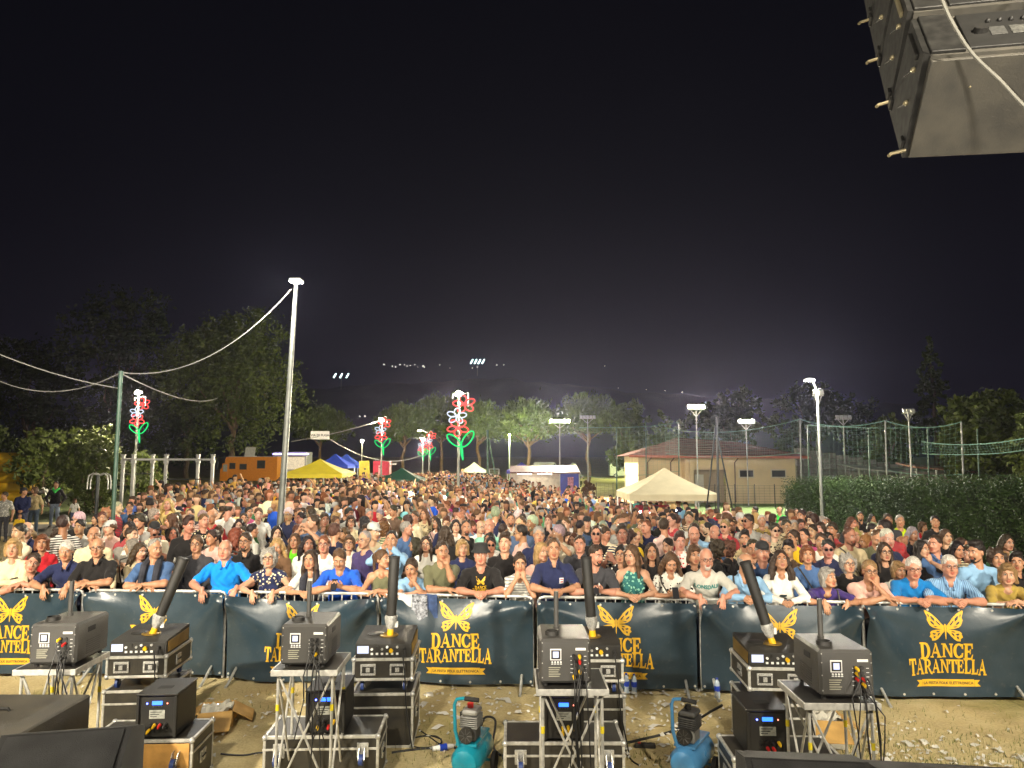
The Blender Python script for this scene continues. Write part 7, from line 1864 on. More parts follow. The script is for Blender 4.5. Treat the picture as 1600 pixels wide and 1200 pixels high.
def shirt_print(o, B, polys, raw, material, cx, cz, name='shirt_print'):
 """flat print laid on the front of the shirt"""
 me = B['me']; bvh = BVHTree.FromPolygons([v.co for v in me.vertices], [tuple(p.vertices) for p in me.polygons if p.material_index == 1])
 Sx = B['spine']; fwd = (Sx.to_3x3() @ Vector((0, 1, 0))).normalized()
 def fn(u, v):
  p = Sx @ Vector((cx + u, -.6, cz - v)); h = bvh.ray_cast(p, fwd)[0]
  if h is None or (h - p).length > .62: h = Sx @ Vector((cx + u, -.15, cz - v))
  return h - fwd * .006
 bm = bmesh.new()
 if raw:
  vv = [bm.verts.new((x, -y, 0)) for x, y, z in raw[0]]
  for f in raw[1]:
   try: bm.faces.new([vv[i] for i in f])
   except ValueError: pass
 for i, p in enumerate(polys): bm.faces.new([bm.verts.new((a, b, (i % 5) * .0005)) for a, b in p])
 for v in bm.verts: z = v.co.z; q = fn(v.co.x, v.co.y); v.co = q - fwd * z
 bmesh.ops.triangulate(bm, faces=bm.faces); m = bpy.data.meshes.new(name); bm.to_mesh(m); bm.free(); m.materials.append(material); return link(name, m, o)

rr = random.Random(42)
PLACED = []          # (x, y) of everyone standing
INDIV = []           # (px, depth, label)
def person(label, px, py, kind, sex, hv, pose, yaw, pitch, hair, hcol, skin, top, sleeve=.5, pat=0, pcol='white', extras=(), bottom='long', collar=False, group='front row at the barrier', bcol=None, hi=True, rz=None, Y=None, tilt=0.0, fine=None):
 fem = sex == 'f'; hcol = HC[hcol] if isinstance(hcol, str) else hcol
 sc = 1.0; lean = 0.0; ry = -.36
 if kind == 'F':
  X = on_z(px, py, 1.5).x; Yb = barrier_y(X)
  for _ in range(3): Yh = Yb + .10; X = at(px, py, Yh).x; Yb = barrier_y(X)
  hz = at(px, py, Yb + .10).z
  sc = .97 if fem else 1.0
  c = (hz / sc - .90 - .20) / .515; lean = math.acos(min(.995, max(.5, c))); lean = min(lean, .95)
  if c > .995: sc = min(1.1, hz / 1.615)
  lean = max(lean, .10)
  off = .26 + .30 * math.sin(lean); ry = -off / sc
  y = Yb + off; z = 0; X -= 0
 else:
  s0 = (.94 if fem else 1.0) * rr.uniform(.97, 1.03)
  if Y is None:
   z = 0
   for _ in range(4): p = on_z(px, py, 1.61 * s0 + z); z = ground_z(p.x, p.y)
   X, y = p.x, p.y
   if y < barrier_y(X) + .62: y = barrier_y(X) + .62; p = at(px, py, y); X = p.x; s0 = min(1.1, max(.8, p.z / 1.61))
  else:
   p = at(px, py, Y); X, y = p.x, Y; z = ground_z(X, y); s0 = min(1.15, max(.5, (p.z - z) / 1.61))
  sc = s0
 B = body(female=fem, heavy=hv, pose=pose, yaw=yaw, pitch=pitch, sleeve=sleeve, bottom=bottom, lean=round(lean, 2), collar=collar, ry=round(ry, 2), seed=int(px) % 7, dz=.0145 if hi else .02, fd=.0078 if hi else .0105, tilt=tilt)
 o = link('person', B['me']); o.location = (X, y, z); o.scale = (sc, sc, sc)
 if rz is None: rz = math.atan2(X, y + 4) * -.55 + (rr.uniform(-.06, .06) if kind == 'F' else rr.uniform(-.18, .18))
 o.rotation_euler = (0, 0, rz)
 tc = CC[top] if isinstance(top, str) else top
 paint(o, SK[skin], tc, bcol or rr.choice(BOT), hcol, pat, CC[pcol])
 dress(o, B, hair, hcol, extras)
 tag(o, label, 'person', group); PLACED.append((X, y, .5 if kind == 'F' else .42)); INDIV.append((px, y, label))
 return o, B
FR = 'people leaning on the barrier'; SR = 'people close behind the barrier row'
# ---- along the barrier, left to right (photograph position of the head, then look)
P_ = {}
def F(key, *a, **k): k.setdefault('group', FR); P_[key] = person(*a, **k)
def St(*a, **k): k.setdefault('group', SR); return person(*a, **k)
F('a', 'blond woman in cream V-neck at the left edge of the barrier', 8, 857, 'F', 'f', .3, 'lean_cross', .1, .05, 'bob', 'blond', 'fair', 'cream', .9)
F('b', 'person with short dark hair in black tee resting head low on folded arms', 31, 880, 'F', 'm', .2, 'lean_cross', .3, .05, 'short', 'dark', 'ruddy', 'black', .4, tilt=.25)
F('c', 'white-haired man in navy polo letting his hands hang over the barrier', 92, 862, 'F', 'm', .3, 'lean_hang', .15, .15, 'short', 'white', 'tan', 'navy', .5, collar=True)
F('d', 'bald man with dark glasses and black shirt, arms crossed on the barrier', 142, 856, 'F', 'm', .4, 'lean_cross', .05, .12, 'fringe_ring', 'grey', 'tan', 'black', .5, extras=('glasses',), collar=True)
F('e', 'grey-haired man in steel blue tee with dark scarf over his shoulders', 232, 858, 'F', 'm', .6, 'lean_cross', .75, .1, 'thin', 'grey', 'tan', 'steel', .5, extras=('sunglasses_up', 'scarf'))
F('f', 'heavy bald man in bright azure polo, one arm hanging over', 345, 860, 'F', 'm', 1.0, 'lean_hang1', -.05, .05, 'fringe_ring', 'grey', 'ruddy', 'azure', .5, collar=True)
F('g', 'elderly woman with curly grey hair, glasses and floral blouse', 414, 873, 'F', 'f', .3, 'lean_hang', .05, .0, 'curly', 'grey', 'fair', 'navy', .15, 2, 'cream', ('glasses',))
F('h', 'young woman with long dark hair in white tee with black scarf', 479, 876, 'F', 'f', .0, 'lean_clasp', -.15, .05, 'long', 'dark', 'tan', 'white', .4, extras=('scarf',))
F('i', 'man in royal blue football jersey looking down at his phone', 527, 872, 'F', 'm', .6, 'lean_phone', .05, .45, 'short', 'brown', 'tan', 'royal', .55)
F('j', 'woman in olive tank top with tied-back hair, turned right', 593, 876, 'F', 'f', .0, 'lean_cross', 1.0, -.1, 'pony', 'brown', 'tan', 'olive', .0)
F('k', 'small person in blue tee half hidden behind the second cannon barrel', 640, 888, 'F', 'f', .0, 'lean_chin', -.2, .2, 'pony', 'dark', 'tan', 'sky', .3)
F('l', 'bald man in olive tee with hand on his chin', 688, 862, 'F', 'm', .3, 'lean_chin', .25, .1, 'crop', 'dark', 'tan', 'olive', .5)
F('m', 'man in black bucket hat and black tee with gold butterfly print', 750, 868, 'F', 'm', .6, 'lean_clasp', -.05, .05, 'short', 'dark', 'ruddy', 'black', .55, extras=('bucket',))
F('n', 'girl in striped tee resting her chin on both hands', 813, 882, 'F', 'f', .1, 'lean_chin2', .1, .05, 'bun', 'dark', 'tan', 'white', .45, 1, 'grey')
F('o', 'smiling man in navy polo with white and red badge, arms straight down', 866, 858, 'F', 'm', .2, 'lean_clasp', -.05, .05, 'crop', 'brown', 'tan', 'navy', .5, collar=True)
F('p', 'bearded man in charcoal tee with white figure print, looking right', 932, 868, 'F', 'm', .7, 'lean_phone', .65, .2, 'crop', 'dark', 'ruddy', 'charcoal', .5, extras=('beard',))
F('q', 'woman with long straight brown hair in green floral top, face turned', 992, 868, 'F', 'f', .1, 'lean_clasp', -.5, .2, 'long', 'brown', 'fair', 'teal', .0, 2, 'mint')
F('r', 'woman with wavy brown hair in white speckled blouse looking at her phone', 1052, 878, 'F', 'f', .2, 'lean_phone', .0, .45, 'wavy', 'brown', 'tan', 'white', .5, 2, 'black', ('strap',))
F('s', 'bald man with glasses and white beard in light grey logo tee', 1108, 874, 'F', 'm', .8, 'lean_hang', .05, .15, 'fringe_ring', 'white', 'ruddy', 'lightgrey', .5, extras=('glasses', 'beard'))
F('t', 'bald man in light blue shirt with shoulder strap, turned right', 1172, 882, 'F', 'm', .5, 'lean_clasp', 1.0, .15, 'fringe_ring', 'grey', 'tan', 'sky', 1.0, extras=('glasses', 'strap'), collar=True)
F('u', 'woman with dark wavy hair in white blazer over striped top', 1229, 878, 'F', 'f', .2, 'lean_clasp', .05, -.25, 'wavy', 'dark', 'tan', 'white', 1.0)
F('v', 'small elderly woman with grey bob in purple tee', 1303, 904, 'F', 'f', .1, 'lean_hang', .45, -.1, 'bob', 'grey', 'tan', 'purple', .45, extras=('strap2',))
F('w', 'man with glasses in pale pink tee propping his cheek on one hand', 1369, 893, 'F', 'm', .3, 'lean_chin', -.05, .05, 'short', 'fair', 'tan', 'pink', .5, extras=('glasses',))
F('x', 'white-haired man with glasses in azure tee, hands clasped over the barrier', 1440, 888, 'F', 'm', .3, 'lean_clasp', -.1, .2, 'short', 'white', 'ruddy', S(26, 120, 190), .55, extras=('glasses',))
F('y', 'heavy white-haired man with glasses in pale blue striped shirt', 1500, 886, 'F', 'm', 1.0, 'lean_clasp', .0, .05, 'short', 'white', 'ruddy', 'sky', .55, 3, 'denim', ('glasses',), collar=True)
F('z', 'person in mustard top leaning on the barrier at the right edge', 1590, 898, 'F', 'f', .4, 'lean_cross', -.3, .1, 'bob', 'fair', 'fair', 'mustard', .6)
# prints on shirts
o_, B_ = P_['m']; bf, _cut = butterfly_polys(0, 0, .11); shirt_print(o_, B_, bf, None, GOLD, 0, .47, 'butterfly_print'); shirt_print(o_, B_, word_polys('DANCE', .15, .04, 0, .0, .2) + word_polys('TARANTELLA', .21, .04, 0, .048, .2), None, GOLD, 0, .355, 'lettering')
o_, B_ = P_['s']; shirt_print(o_, B_, [], text_mesh_polys('LONSDALE', .060, .0025), mat('teal_ink', (.01, .16, .14), .7, var=0), 0, .385, 'lettering')
o_, B_ = P_['p']; shirt_print(o_, B_, [[(.02, 0), (.035, .02), (.02, .05), (.05, .09), (.03, .10), (.045, .16), (.03, .165), (.01, .11), (-.01, .17), (-.025, .165), (-.005, .08), (-.02, .04), (.005, .03)]], None, WHT, .03, .40, 'figure_print')
o_, B_ = P_['o']; shirt_print(o_, B_, [_r(-.025, .025, 0, .07)], None, WHT, .085, .38, 'badge'); shirt_print(o_, B_, [_r(-.018, .018, .012, .026), _r(-.018, .018, .042, .056)], None, mat('red_ink', (.5, .02, .04), .7, var=0), .085, .38, 'badge_stripe').location.y -= .004
o_, B_ = P_['u']; shirt_print(o_, B_, [_r(-.045, .045, .035 * i, .035 * i + .02) for i in range(9)], None, INK, 0, .40, 'striped_top')
# held phones
def held_phone(key, label, dx=0, dz=.07):
 o, B = P_[key]; w = (Vector(B['wr'][-1]) + Vector(B['wr'][1])) / 2; p = o.matrix_basis @ (w + Vector((dx, -.10, dz)))
 q = link('phone', PHONE, None, p); q.rotation_euler = (R(-40), 0, o.rotation_euler.z); tag(q, label, 'phone', 'phones held up')
held_phone('i', 'dark phone in the hands of the blue jersey man', dz=.05); held_phone('r', 'dark phone in the hands of the speckled blouse woman', dz=.05); held_phone('p', 'phone in the hands of the charcoal tee man', dz=.05)
# ---- second and third rows, seen between the front row
ROW2 = [
 ('woman with short auburn hair, orange top and red cardigan', 66, 848, 'f', .3, 'stand', .1, 0, 'bob', 'auburn', 'tan', 'red', .9, 0, ''),
 ('young man in white tee with dark slick hair turned right', 205, 836, 'm', .5, 'crossed', 1.0, 0, 'short', 'dark', 'pale', 'white', .5, 0, ''),
 ('man with glasses in dark jacket over yellow top behind the first barrel', 308, 850, 'm', .3, 'clasp', .0, 0, 'short', 'brown', 'tan', 'charcoal', 1.0, 0, 'glasses'),
 ('bearded man with glasses in black printed tee', 384, 846, 'm', .4, 'crossed', -.2, 0, 'short', 'dark', 'tan', 'black', .5, 0, 'glasses,beard'),
 ('curly blond woman looking down behind the grey-haired elderly woman', 434, 852, 'f', .2, 'phone_low', .1, .3, 'wavy', 'blond', 'tan', 'brown', .5, 0, ''),
 ('woman with dark hair in vivid lime green top', 461, 845, 'f', .0, 'stand', -.1, 0, 'long', 'brown', 'tan', 'lime', .2, 0, ''),
 ('ginger man with glasses in white shirt', 507, 850, 'm', .2, 'stand', .0, 0, 'short', 'auburn', 'ruddy', 'white', .9, 0, 'glasses'),
 ('woman with glasses and brown bob in white tee, right of the jersey man', 546, 848, 'f', .2, 'crossed', .2, 0, 'bob', 'brown', 'fair', 'white', .5, 0, 'glasses'),
 ('tanned man in open navy polo behind the tank top woman', 573, 832, 'm', .2, 'crossed', .1, 0, 'quiff', 'dark', 'dark', 'navy', .5, 0, ''),
 ('man filming with a phone behind the second barrel', 612, 843, 'm', .1, 'photo', .0, 0, 'crop', 'black', 'tan', 'sky', .9, 0, ''),
 ('man in denim shirt with cropped grey hair, seen from the side', 634, 826, 'm', .4, 'stand', 1.3, 0, 'crop', 'grey', 'ruddy', 'steel', 1.0, 0, ''),
 ('dark-haired woman with glasses in white tee left of the olive tee man', 666, 850, 'f', .2, 'stand', .1, 0, 'long', 'dark', 'fair', 'white', .4, 0, 'glasses'),
 ('short-haired blond woman in navy jacket', 722, 856, 'f', .3, 'clasp', .2, 0, 'bob', 'blond', 'fair', 'navy', 1.0, 0, ''),
 ('young man with dark quiff in black tee with white lettering', 789, 848, 'm', .2, 'stand', -.1, 0, 'quiff', 'dark', 'fair', 'black', .5, 0, ''),
 ('blond woman half hidden left of the smiling navy polo man', 845, 862, 'f', .0, 'stand', .7, 0, 'long', 'blond', 'fair', 'pink', .5, 0, ''),
 ('stout man with shaved head in dark tee behind the third barrel', 906, 850, 'm', .8, 'stand', .0, 0, 'crop', 'dark', 'ruddy', 'charcoal', .5, 0, ''),
 ('young woman with round glasses and dark tied hair', 970, 866, 'f', .1, 'stand', -.1, 0, 'bun', 'black', 'tan', 'black', .4, 2, 'glasses'),
 ('dark-haired woman in black top left of the speckled blouse woman', 1018, 862, 'f', .0, 'stand', .0, 0, 'long', 'dark', 'tan', 'black', .3, 0, ''),
 ('brown-haired woman with earrings between speckled blouse and logo tee', 1084, 866, 'f', .1, 'stand', .1, .1, 'bob', 'brown', 'tan', 'black', .3, 0, ''),
 ('older man in dark cap behind the light blue shirt man', 1191, 862, 'm', .4, 'stand', .2, 0, 'short', 'grey', 'ruddy', 'steel', .9, 0, 'cap'),
 ('woman with auburn bob in denim jacket', 1261, 866, 'f', .1, 'clasp', -.1, 0, 'bob', 'auburn', 'tan', 'denim', 1.0, 0, 'strap'),
 ('grey-haired woman with glasses in black cardigan', 1325, 880, 'f', .5, 'stand', .1, 0, 'curly', 'grey', 'fair', 'black', .9, 0, 'glasses'),
 ('blond short-haired woman in white behind the pink tee man', 1402, 890, 'f', .1, 'crossed', .3, .1, 'bob', 'fair', 'tan', 'white', .6, 0, ''),
 ('dark-haired woman with glasses and black jacket, hands together', 1381, 862, 'f', .1, 'clasp', .0, 0, 'long', 'dark', 'fair', 'black', 1.0, 0, 'glasses'),
 ('bearded young man in denim shirt turned left beside the striped shirt man', 1527, 862, 'm', .2, 'stand', -1.1, .1, 'quiff', 'black', 'tan', 'sky', .9, 0, 'beard'),
 ('curly dark-haired woman in white tee near the right edge', 1558, 872, 'f', .1, 'stand', -.1, 0, 'curly', 'dark', 'tan', 'white', .4, 0, ''),
 ('dark-haired young man in black at the right edge', 1588, 878, 'm', .1, 'stand', -.4, 0, 'quiff', 'black', 'tan', 'black', .5, 0, ''),
 ('man with glasses in white shirt third row behind the black shirt man', 147, 836, 'm', .4, 'stand', .1, 0, 'fringe_ring', 'brown', 'tan', 'cream', .9, 0, ''),
 ('dark curly-haired person seen from behind in olive print', 92, 838, 'f', .2, 'stand', 2.6, 0, 'curly', 'dark', 'tan', 'olive', .5, 2, ''),
 ('man with bald crown in dark jacket at far left', 42, 828, 'm', .3, 'stand', .0, 0, 'fringe_ring', 'white', 'pale', 'navy', .9, 0, 'glasses'),
 ('blond woman with fringe in pale blue jacket at far left', 49, 840, 'f', .2, 'stand', .1, .1, 'bob', 'blond', 'fair', 'white', .9, 0, ''),
 ('bald man in pale jacket over green tee beside the green pole', 240, 789, 'm', .2, 'stand', .05, 0, 'crop', 'brown', 'ruddy', 'lightgrey', 1.0, 0, ''),
 ('man in white polo right of the pale jacket man', 269, 786, 'm', .4, 'stand', .1, 0, 'short', 'grey', 'tan', 'cream', .5, 0, ''),
 ('woman with black hair and pale face in dark top behind the grey curls', 432, 833, 'f', .0, 'stand', .5, .1, 'long', 'black', 'pale', 'black', .9, 0, ''),
 ('man in mint green shirt with hand near his face', 765, 822, 'm', .5, 'chin', -.2, 0, 'fringe_ring', 'brown', 'ruddy', 'mint', .9, 0, ''),
 ('woman with long black wavy hair in white tee', 712, 822, 'f', .4, 'stand', .2, 0, 'wavy', 'black', 'pale', 'white', .5, 0, ''),
 ('man in navy polo with grey temples behind the chin-resting girl', 842, 836, 'm', .4, 'stand', .0, 0, 'short', 'grey', 'tan', 'navy', .5, 0, ''),
 ('man in sunglasses and black tee behind the charcoal tee man', 932, 834, 'm', .6, 'stand', -.1, 0, 'crop', 'dark', 'ruddy', 'black', .5, 0, 'sunglasses'),
 ('woman with cropped hair and glasses in yellow top', 985, 838, 'f', .1, 'stand', .0, 0, 'short', 'brown', 'tan', 'yellow', .5, 0, 'glasses'),
 ('big man in navy tee turned left, taller than his neighbours', 1011, 823, 'm', .9, 'stand', -.7, 0, 'crop', 'auburn', 'ruddy', 'navy', .5, 0, ''),
 ('man in pale blue polo looking down', 1085, 828, 'm', .3, 'phone_low', -.1, .4, 'short', 'dark', 'tan', 'sky', .5, 0, ''),
 ('bald man in blue tee turned left behind the logo tee man', 1117, 832, 'm', .4, 'stand', -.9, 0, 'fringe_ring', 'grey', 'ruddy', 'denim', .5, 0, ''),
 ('bearded man in navy tee left of the dark cap man', 1142, 822, 'm', .3, 'stand', .0, 0, 'crop', 'dark', 'tan', 'navy', .5, 0, 'beard'),
 ('man with black beard in camouflage print tee', 1163, 842, 'm', .4, 'crossed', -.1, 0, 'quiff', 'black', 'tan', 'beige', .5, 2, 'beard'),
 ('man with dark hair in white printed tee at right of centre', 1283, 846, 'm', .4, 'stand', -.1, 0, 'short', 'dark', 'tan', 'white', .5, 0, ''),
 ('bearded man in olive tee looking down at a phone', 1369, 838, 'm', .5, 'phone_low', .1, .5, 'thin', 'brown', 'tan', 'olive', .5, 0, 'beard'),
 ('woman in yellow top with tied dark hair turned left', 1240, 840, 'f', .2, 'stand', -.8, 0, 'pony', 'dark', 'tan', 'yellow', .3, 0, 'glasses'),
 ('woman with long dark hair and hand at her face behind the azure tee man', 1439, 858, 'f', .1, 'chin', .6, 0, 'long', 'black', 'fair', 'black', .5, 0, ''),
 ('man in blue shirt turned left behind the azure tee man', 1462, 850, 'm', .4, 'stand', -.9, 0, 'crop', 'dark', 'ruddy', 'steel', .5, 0, ''),
 ('man in bright blue shirt with round glasses beside the green pole', 203, 792, 'm', .5, 'stand', .1, 0, 'short', 'dark', 'tan', 'steel', .5, 0, 'glasses'),
 ('woman with brown curls in patterned tunic under the tall lamp post', 352, 808, 'f', .3, 'clasp', .2, 0, 'wavy', 'dark', 'tan', 'grey', .9, 2, ''),
 ('man with raised chin in green shirt left of the lamp post', 381, 812, 'm', .4, 'stand', .4, -.2, 'short', 'dark', 'tan', 'green', .9, 0, 'beard'),
 ('woman in white blouse with glasses, third row behind the lime top', 486, 820, 'f', .2, 'stand', .1, 0, 'bob', 'dark', 'tan', 'white', .5, 0, 'glasses'),
 ('woman in pale yellow top with glasses behind the jersey man', 548, 815, 'f', .2, 'stand', .1, 0, 'bob', 'dark', 'fair', 'cream', .3, 0, 'glasses'),
 ('bald man in pale checked shirt behind the filming man', 577, 804, 'm', .4, 'stand', .2, 0, 'crop', 'grey', 'ruddy', 'sky', .9, 0, ''),
 ('man in white tee with rucksack straps behind the mint shirt man', 798, 812, 'm', .2, 'stand', -.1, 0, 'crop', 'dark', 'tan', 'white', .5, 0, 'beard,strap'),
 ('man in black cap and black tee, middle of the crowd', 917, 815, 'm', .3, 'stand', .1, 0, 'short', 'dark', 'fair', 'black', .5, 0, 'cap'),
 ('man in pale yellow tee standing tall beside the central flower lamp', 769, 776, 'm', .3, 'stand', -.5, 0, 'short', 'dark', 'tan', 'mustard', .5, 0, ''),
 ('white-haired man in black polo, open stance, centre left', 440, 775, 'm', .6, 'stand', -.4, 0, 'thin', 'grey', 'ruddy', 'black', .5, 0, ''),
]
for L, px, py, sex, hv, pose, yaw, pit, hair, hc, sk, top, sl, pat, ex in ROW2:
 St(L, px, py, 'S', sex, hv, pose, yaw, pit, hair, hc, sk, top, sl, pat, 'charcoal' if top not in ('black', 'charcoal') else 'white', tuple(e for e in ex.split(',') if e), collar=(sl in (.5, .9) and sex == 'm' and px % 2 == 0))
# ---- bystanders left of the crowd and in front of the hedge
for L, px, py, sex, hv, pose, yaw, hair, hc, sk, top, sl, Y, bc, ex in (
 ('man in black jacket, green scarf and pale jeans standing alone at left', 88, 757, 'm', .3, 'pocket', .1, 'short', 'black', 'tan', 'black', 1.0, 29, (.30, .36, .46), ''),
 ('child in white top and shorts walking on the path at left', 117, 782, 'f', .0, 'stand', 1.2, 'long', 'brown', 'fair', 'white', .4, 29, (.10, .12, .2), ''),
 ('man in navy jumper and dark cap with his back half turned, far left', 37, 768, 'm', .5, 'clasp', 1.4, 'short', 'dark', 'tan', 'navy', 1.0, 25, (.06, .07, .12), 'cap'),
 ('woman in beige top behind the navy jumper man at far left', 55, 766, 'f', .2, 'stand', -1.0, 'bob', 'brown', 'tan', 'beige', .6, 26.5, (.10, .14, .2), ''),
 ('person in patterned shirt at the left edge by the inflatable', 8, 774, 'm', .3, 'stand', -.8, 'short', 'dark', 'tan', 'grey', .5, 24, (.05, .05, .06), ''),
 ('small child in yellow vest at far left', 31, 806, 'm', .0, 'stand', .5, 'short', 'brown', 'tan', 'yellow', .5, 23, (.1, .1, .12), ''),
 ('man in bright green tee standing before the left end of hedge', 1218, 797, 'm', .5, 'clasp', -.9, 'fringe_ring', 'grey', 'ruddy', S(60, 190, 70), .55, None, None, ''),
 ('woman with long dark hair in pale dress before the hedge', 1233, 801, 'f', .0, 'stand', .2, 'long', 'dark', 'tan', 'beige', .2, None, None, ''),
 ('man in navy shirt next to the pale dress woman by the hedge', 1244, 799, 'm', .3, 'stand', -.2, 'crop', 'dark', 'tan', 'navy', .9, None, None, ''),
 ('man in white tee turned right at the foot of the lit lamp post', 1266, 802, 'm', .3, 'stand', 1.1, 'short', 'brown', 'tan', 'cream', .5, None, None, ''),
 ('bearded man in black tee with folded arms before the hedge', 1344, 802, 'm', .3, 'crossed', -.1, 'crop', 'dark', 'tan', 'black', .5, None, None, 'beard'),
 ('woman in denim jacket with dark hair before the hedge', 1362, 806, 'f', .1, 'chin', .4, 'wavy', 'black', 'tan', 'denim', 1.0, None, None, ''),
 ('curly-haired woman in white tee with strap before the hedge', 1336, 818, 'f', .0, 'clasp', .1, 'curly', 'black', 'tan', 'white', .4, None, None, 'strap'),
 ('man in fluorescent lime polo with dark bag before the hedge', 1406, 813, 'm', .4, 'clasp', -.1, 'crop', 'grey', 'tan', S(190, 215, 30), .55, None, None, 'strap'),
 ('tanned man in grey tee left of the lime polo man', 1387, 812, 'm', .4, 'stand', .1, 'short', 'dark', 'dark', 'charcoal', .5, None, None, ''),
 ('woman in white tee with hands together, hedge side', 1378, 818, 'f', .0, 'clasp', -.2, 'pony', 'dark', 'tan', 'white', .4, None, None, ''),
 ('tall man in black tee standing above the group at right', 1461, 814, 'm', .3, 'stand', -.3, 'short', 'black', 'tan', 'black', .5, None, None, ''),
 ('woman in red top beside a man in red, right side by hedge', 1441, 822, 'f', .1, 'stand', .5, 'bob', 'brown', 'tan', 'red', .5, None, None, ''),
 ('man in white shirt with crossed arms near the pitch', 1180, 795, 'm', .1, 'clasp', -1.0, 'short', 'black', 'tan', 'white', .9, None, None, 'beard'),
 ('woman in polka-dot dress near the lit lamp post', 1293, 815, 'f', .2, 'stand', -.3, 'long', 'brown', 'tan', 'brown', .3, None, None, ''),
):
 kw = {'bcol': bc} if bc else {}
 o, B = person(L, px, py, 'S', sex, hv, pose, yaw, 0, hair, hc, sk, top, sl, 2 if 'patterned' in L or 'polka' in L else 0, 'white', tuple(e for e in ex.split(',') if e), 'short' if 'child' in L else 'long', False, 'bystanders at the edge of the crowd', hi=False, Y=Y, **kw)
 if 'green scarf' in L:
  m = MB(); m.tube([tuple(B['spine'] @ Vector(p)) for p in ((.10, .02, .55), (.07, -.10, .52), (0, -.16, .44), (-.07, -.10, .52), (-.10, .02, .55))], [.04, .045, .07, .045, .04], 8); m.build('neck_scarf', mat('green_scarf', (.03, .40, .06), .9, var=.1), o)

# ---- the rest of the crowd that can be told apart: 300 people in all
POLY = [(-80, 834), (70, 832), (118, 824), (140, 806), (175, 786), (215, 772), (260, 764), (330, 757), (420, 751), (600, 744), (690, 739), (760, 741), (800, 750), (860, 760), (920, 770), (1000, 783), (1060, 793), (1130, 798), (1190, 808), (1260, 813), (1340, 817), (1420, 822), (1480, 828), (1540, 838), (1700, 850), (1700, 905), (-80, 885)]
def inpoly(x, y):
 c = False; n = len(POLY); j = n - 1
 for i in range(n):
  xi, yi = POLY[i]; xj, yj = POLY[j]
  if (yi > y) != (yj > y) and x < (xj - xi) * (y - yi) / (yj - yi) + xi: c = not c
  j = i
 return c
cand = []
Yr = 9.7; row = 0
while Yr < 74:
 stp = .53 + .006 * (Yr - 9.7); X = -Yr * .75 - 1 + (row % 2) * stp * .5
 while X < Yr * .76 + 1:
  x, y = X + rr.uniform(-.24, .24), Yr + rr.uniform(-.24, .24); g = ground_z(x, y); px, py = proj(x, y, g + 1.58)
  if y > barrier_y(max(-7, min(7, x))) + .70 and inpoly(px, py) and -40 < px < 1645 and rr.random() < .90 and math.sin(x * 1.9 + 3 * math.sin(y * .9)) * math.sin(y * 1.6 + x * .7) < .82: cand.append((y, x, px, py))
  X += stp
 Yr += stp * .92; row += 1
cand.sort()
keep = []
for y, x, px, py in cand:
 if any((x - a) ** 2 + (y - b) ** 2 < d * d for a, b, d in PLACED): continue
 if abs(px - 435) < 14 and y < 17.5: continue
 if abs(px - 182) < 7 and y < 16: continue
 keep.append((y, x, px, py)); PLACED.append((x, y, .40))
N_IND = 300 - len(INDIV)
TOPS = [('black', 20), ('white', 19), ('navy', 11), ('cream', 6), ('beige', 5), ('charcoal', 6), ('grey', 5), ('lightgrey', 4), ('sky', 5), ('denim', 5), ('steel', 3), ('olive', 4), ('green', 2), ('red', 3), ('burgundy', 3), ('pink', 3), ('magenta', 1), ('yellow', 2), ('mustard', 2), ('brown', 3), ('teal', 2), ('purple', 2), ('mint', 1), ('orange', 1), ('royal', 2)]
tw = [n for n, w in TOPS for _ in range(w)]
MH = ['short', 'short', 'crop', 'quiff', 'fringe_ring', 'thin', 'curly_short']; FH = ['long', 'wavy', 'bob', 'pony', 'bun', 'curly', 'long', 'wavy']
HN = {'short': 'short-haired', 'crop': 'close-cropped', 'quiff': 'quiffed', 'fringe_ring': 'balding', 'thin': 'thin-haired', 'curly_short': 'curly-topped', 'long': 'long-haired', 'wavy': 'wavy-haired', 'bob': 'bob-haired', 'pony': 'ponytailed', 'bun': 'bun-haired', 'curly': 'curly-haired'}
POSES = [('stand', 5, ''), ('crossed', 2, ' arms folded'), ('clasp', 2, ' hands together'), ('phone', 1, ' hands raised'), ('phone_low', 1, ' looking at a phone'), ('pocket', 2, ''), ('chin', 1, ' hand on chin'), ('photo', 1, ' filming')]
pw = [(p, d) for p, w, d in POSES for _ in range(w)]
ZONES = [(70, 'at the left edge'), (170, 'left of the green pole'), (260, 'right of the green pole'), (390, 'left of the tall lamp post'), (520, 'right of the tall lamp post'), (650, 'left of the central flower lamp'), (780, 'around the central flower lamp'), (900, 'below the drinks stall'), (1010, 'left of the beige gazebo'), (1110, 'below the beige gazebo'), (1230, 'below the clubhouse'), (1350, 'by the left half of hedge'), (1480, 'by the middle of hedge'), (1700, 'by the right end of hedge')]
DEP = [(11.2, 'third row'), (12.6, 'fourth row'), (14.2, 'fifth row'), (16.4, 'mid crowd'), (99, 'farther back')]
used = set(l for _, _, l in INDIV)
TEMPL = []
for sex in ('m', 'f'):
 for hv in (.05, .6):
  for pose in ('stand', 'crossed', 'clasp', 'phone_low', 'pocket', 'chin', 'photo', 'phone'):
   if (pose in ('chin', 'photo', 'phone', 'pocket')) and hv > .3: continue
   TEMPL.append((sex, hv, pose))
YAWS = (-.8, -.35, 0, .3, .7)
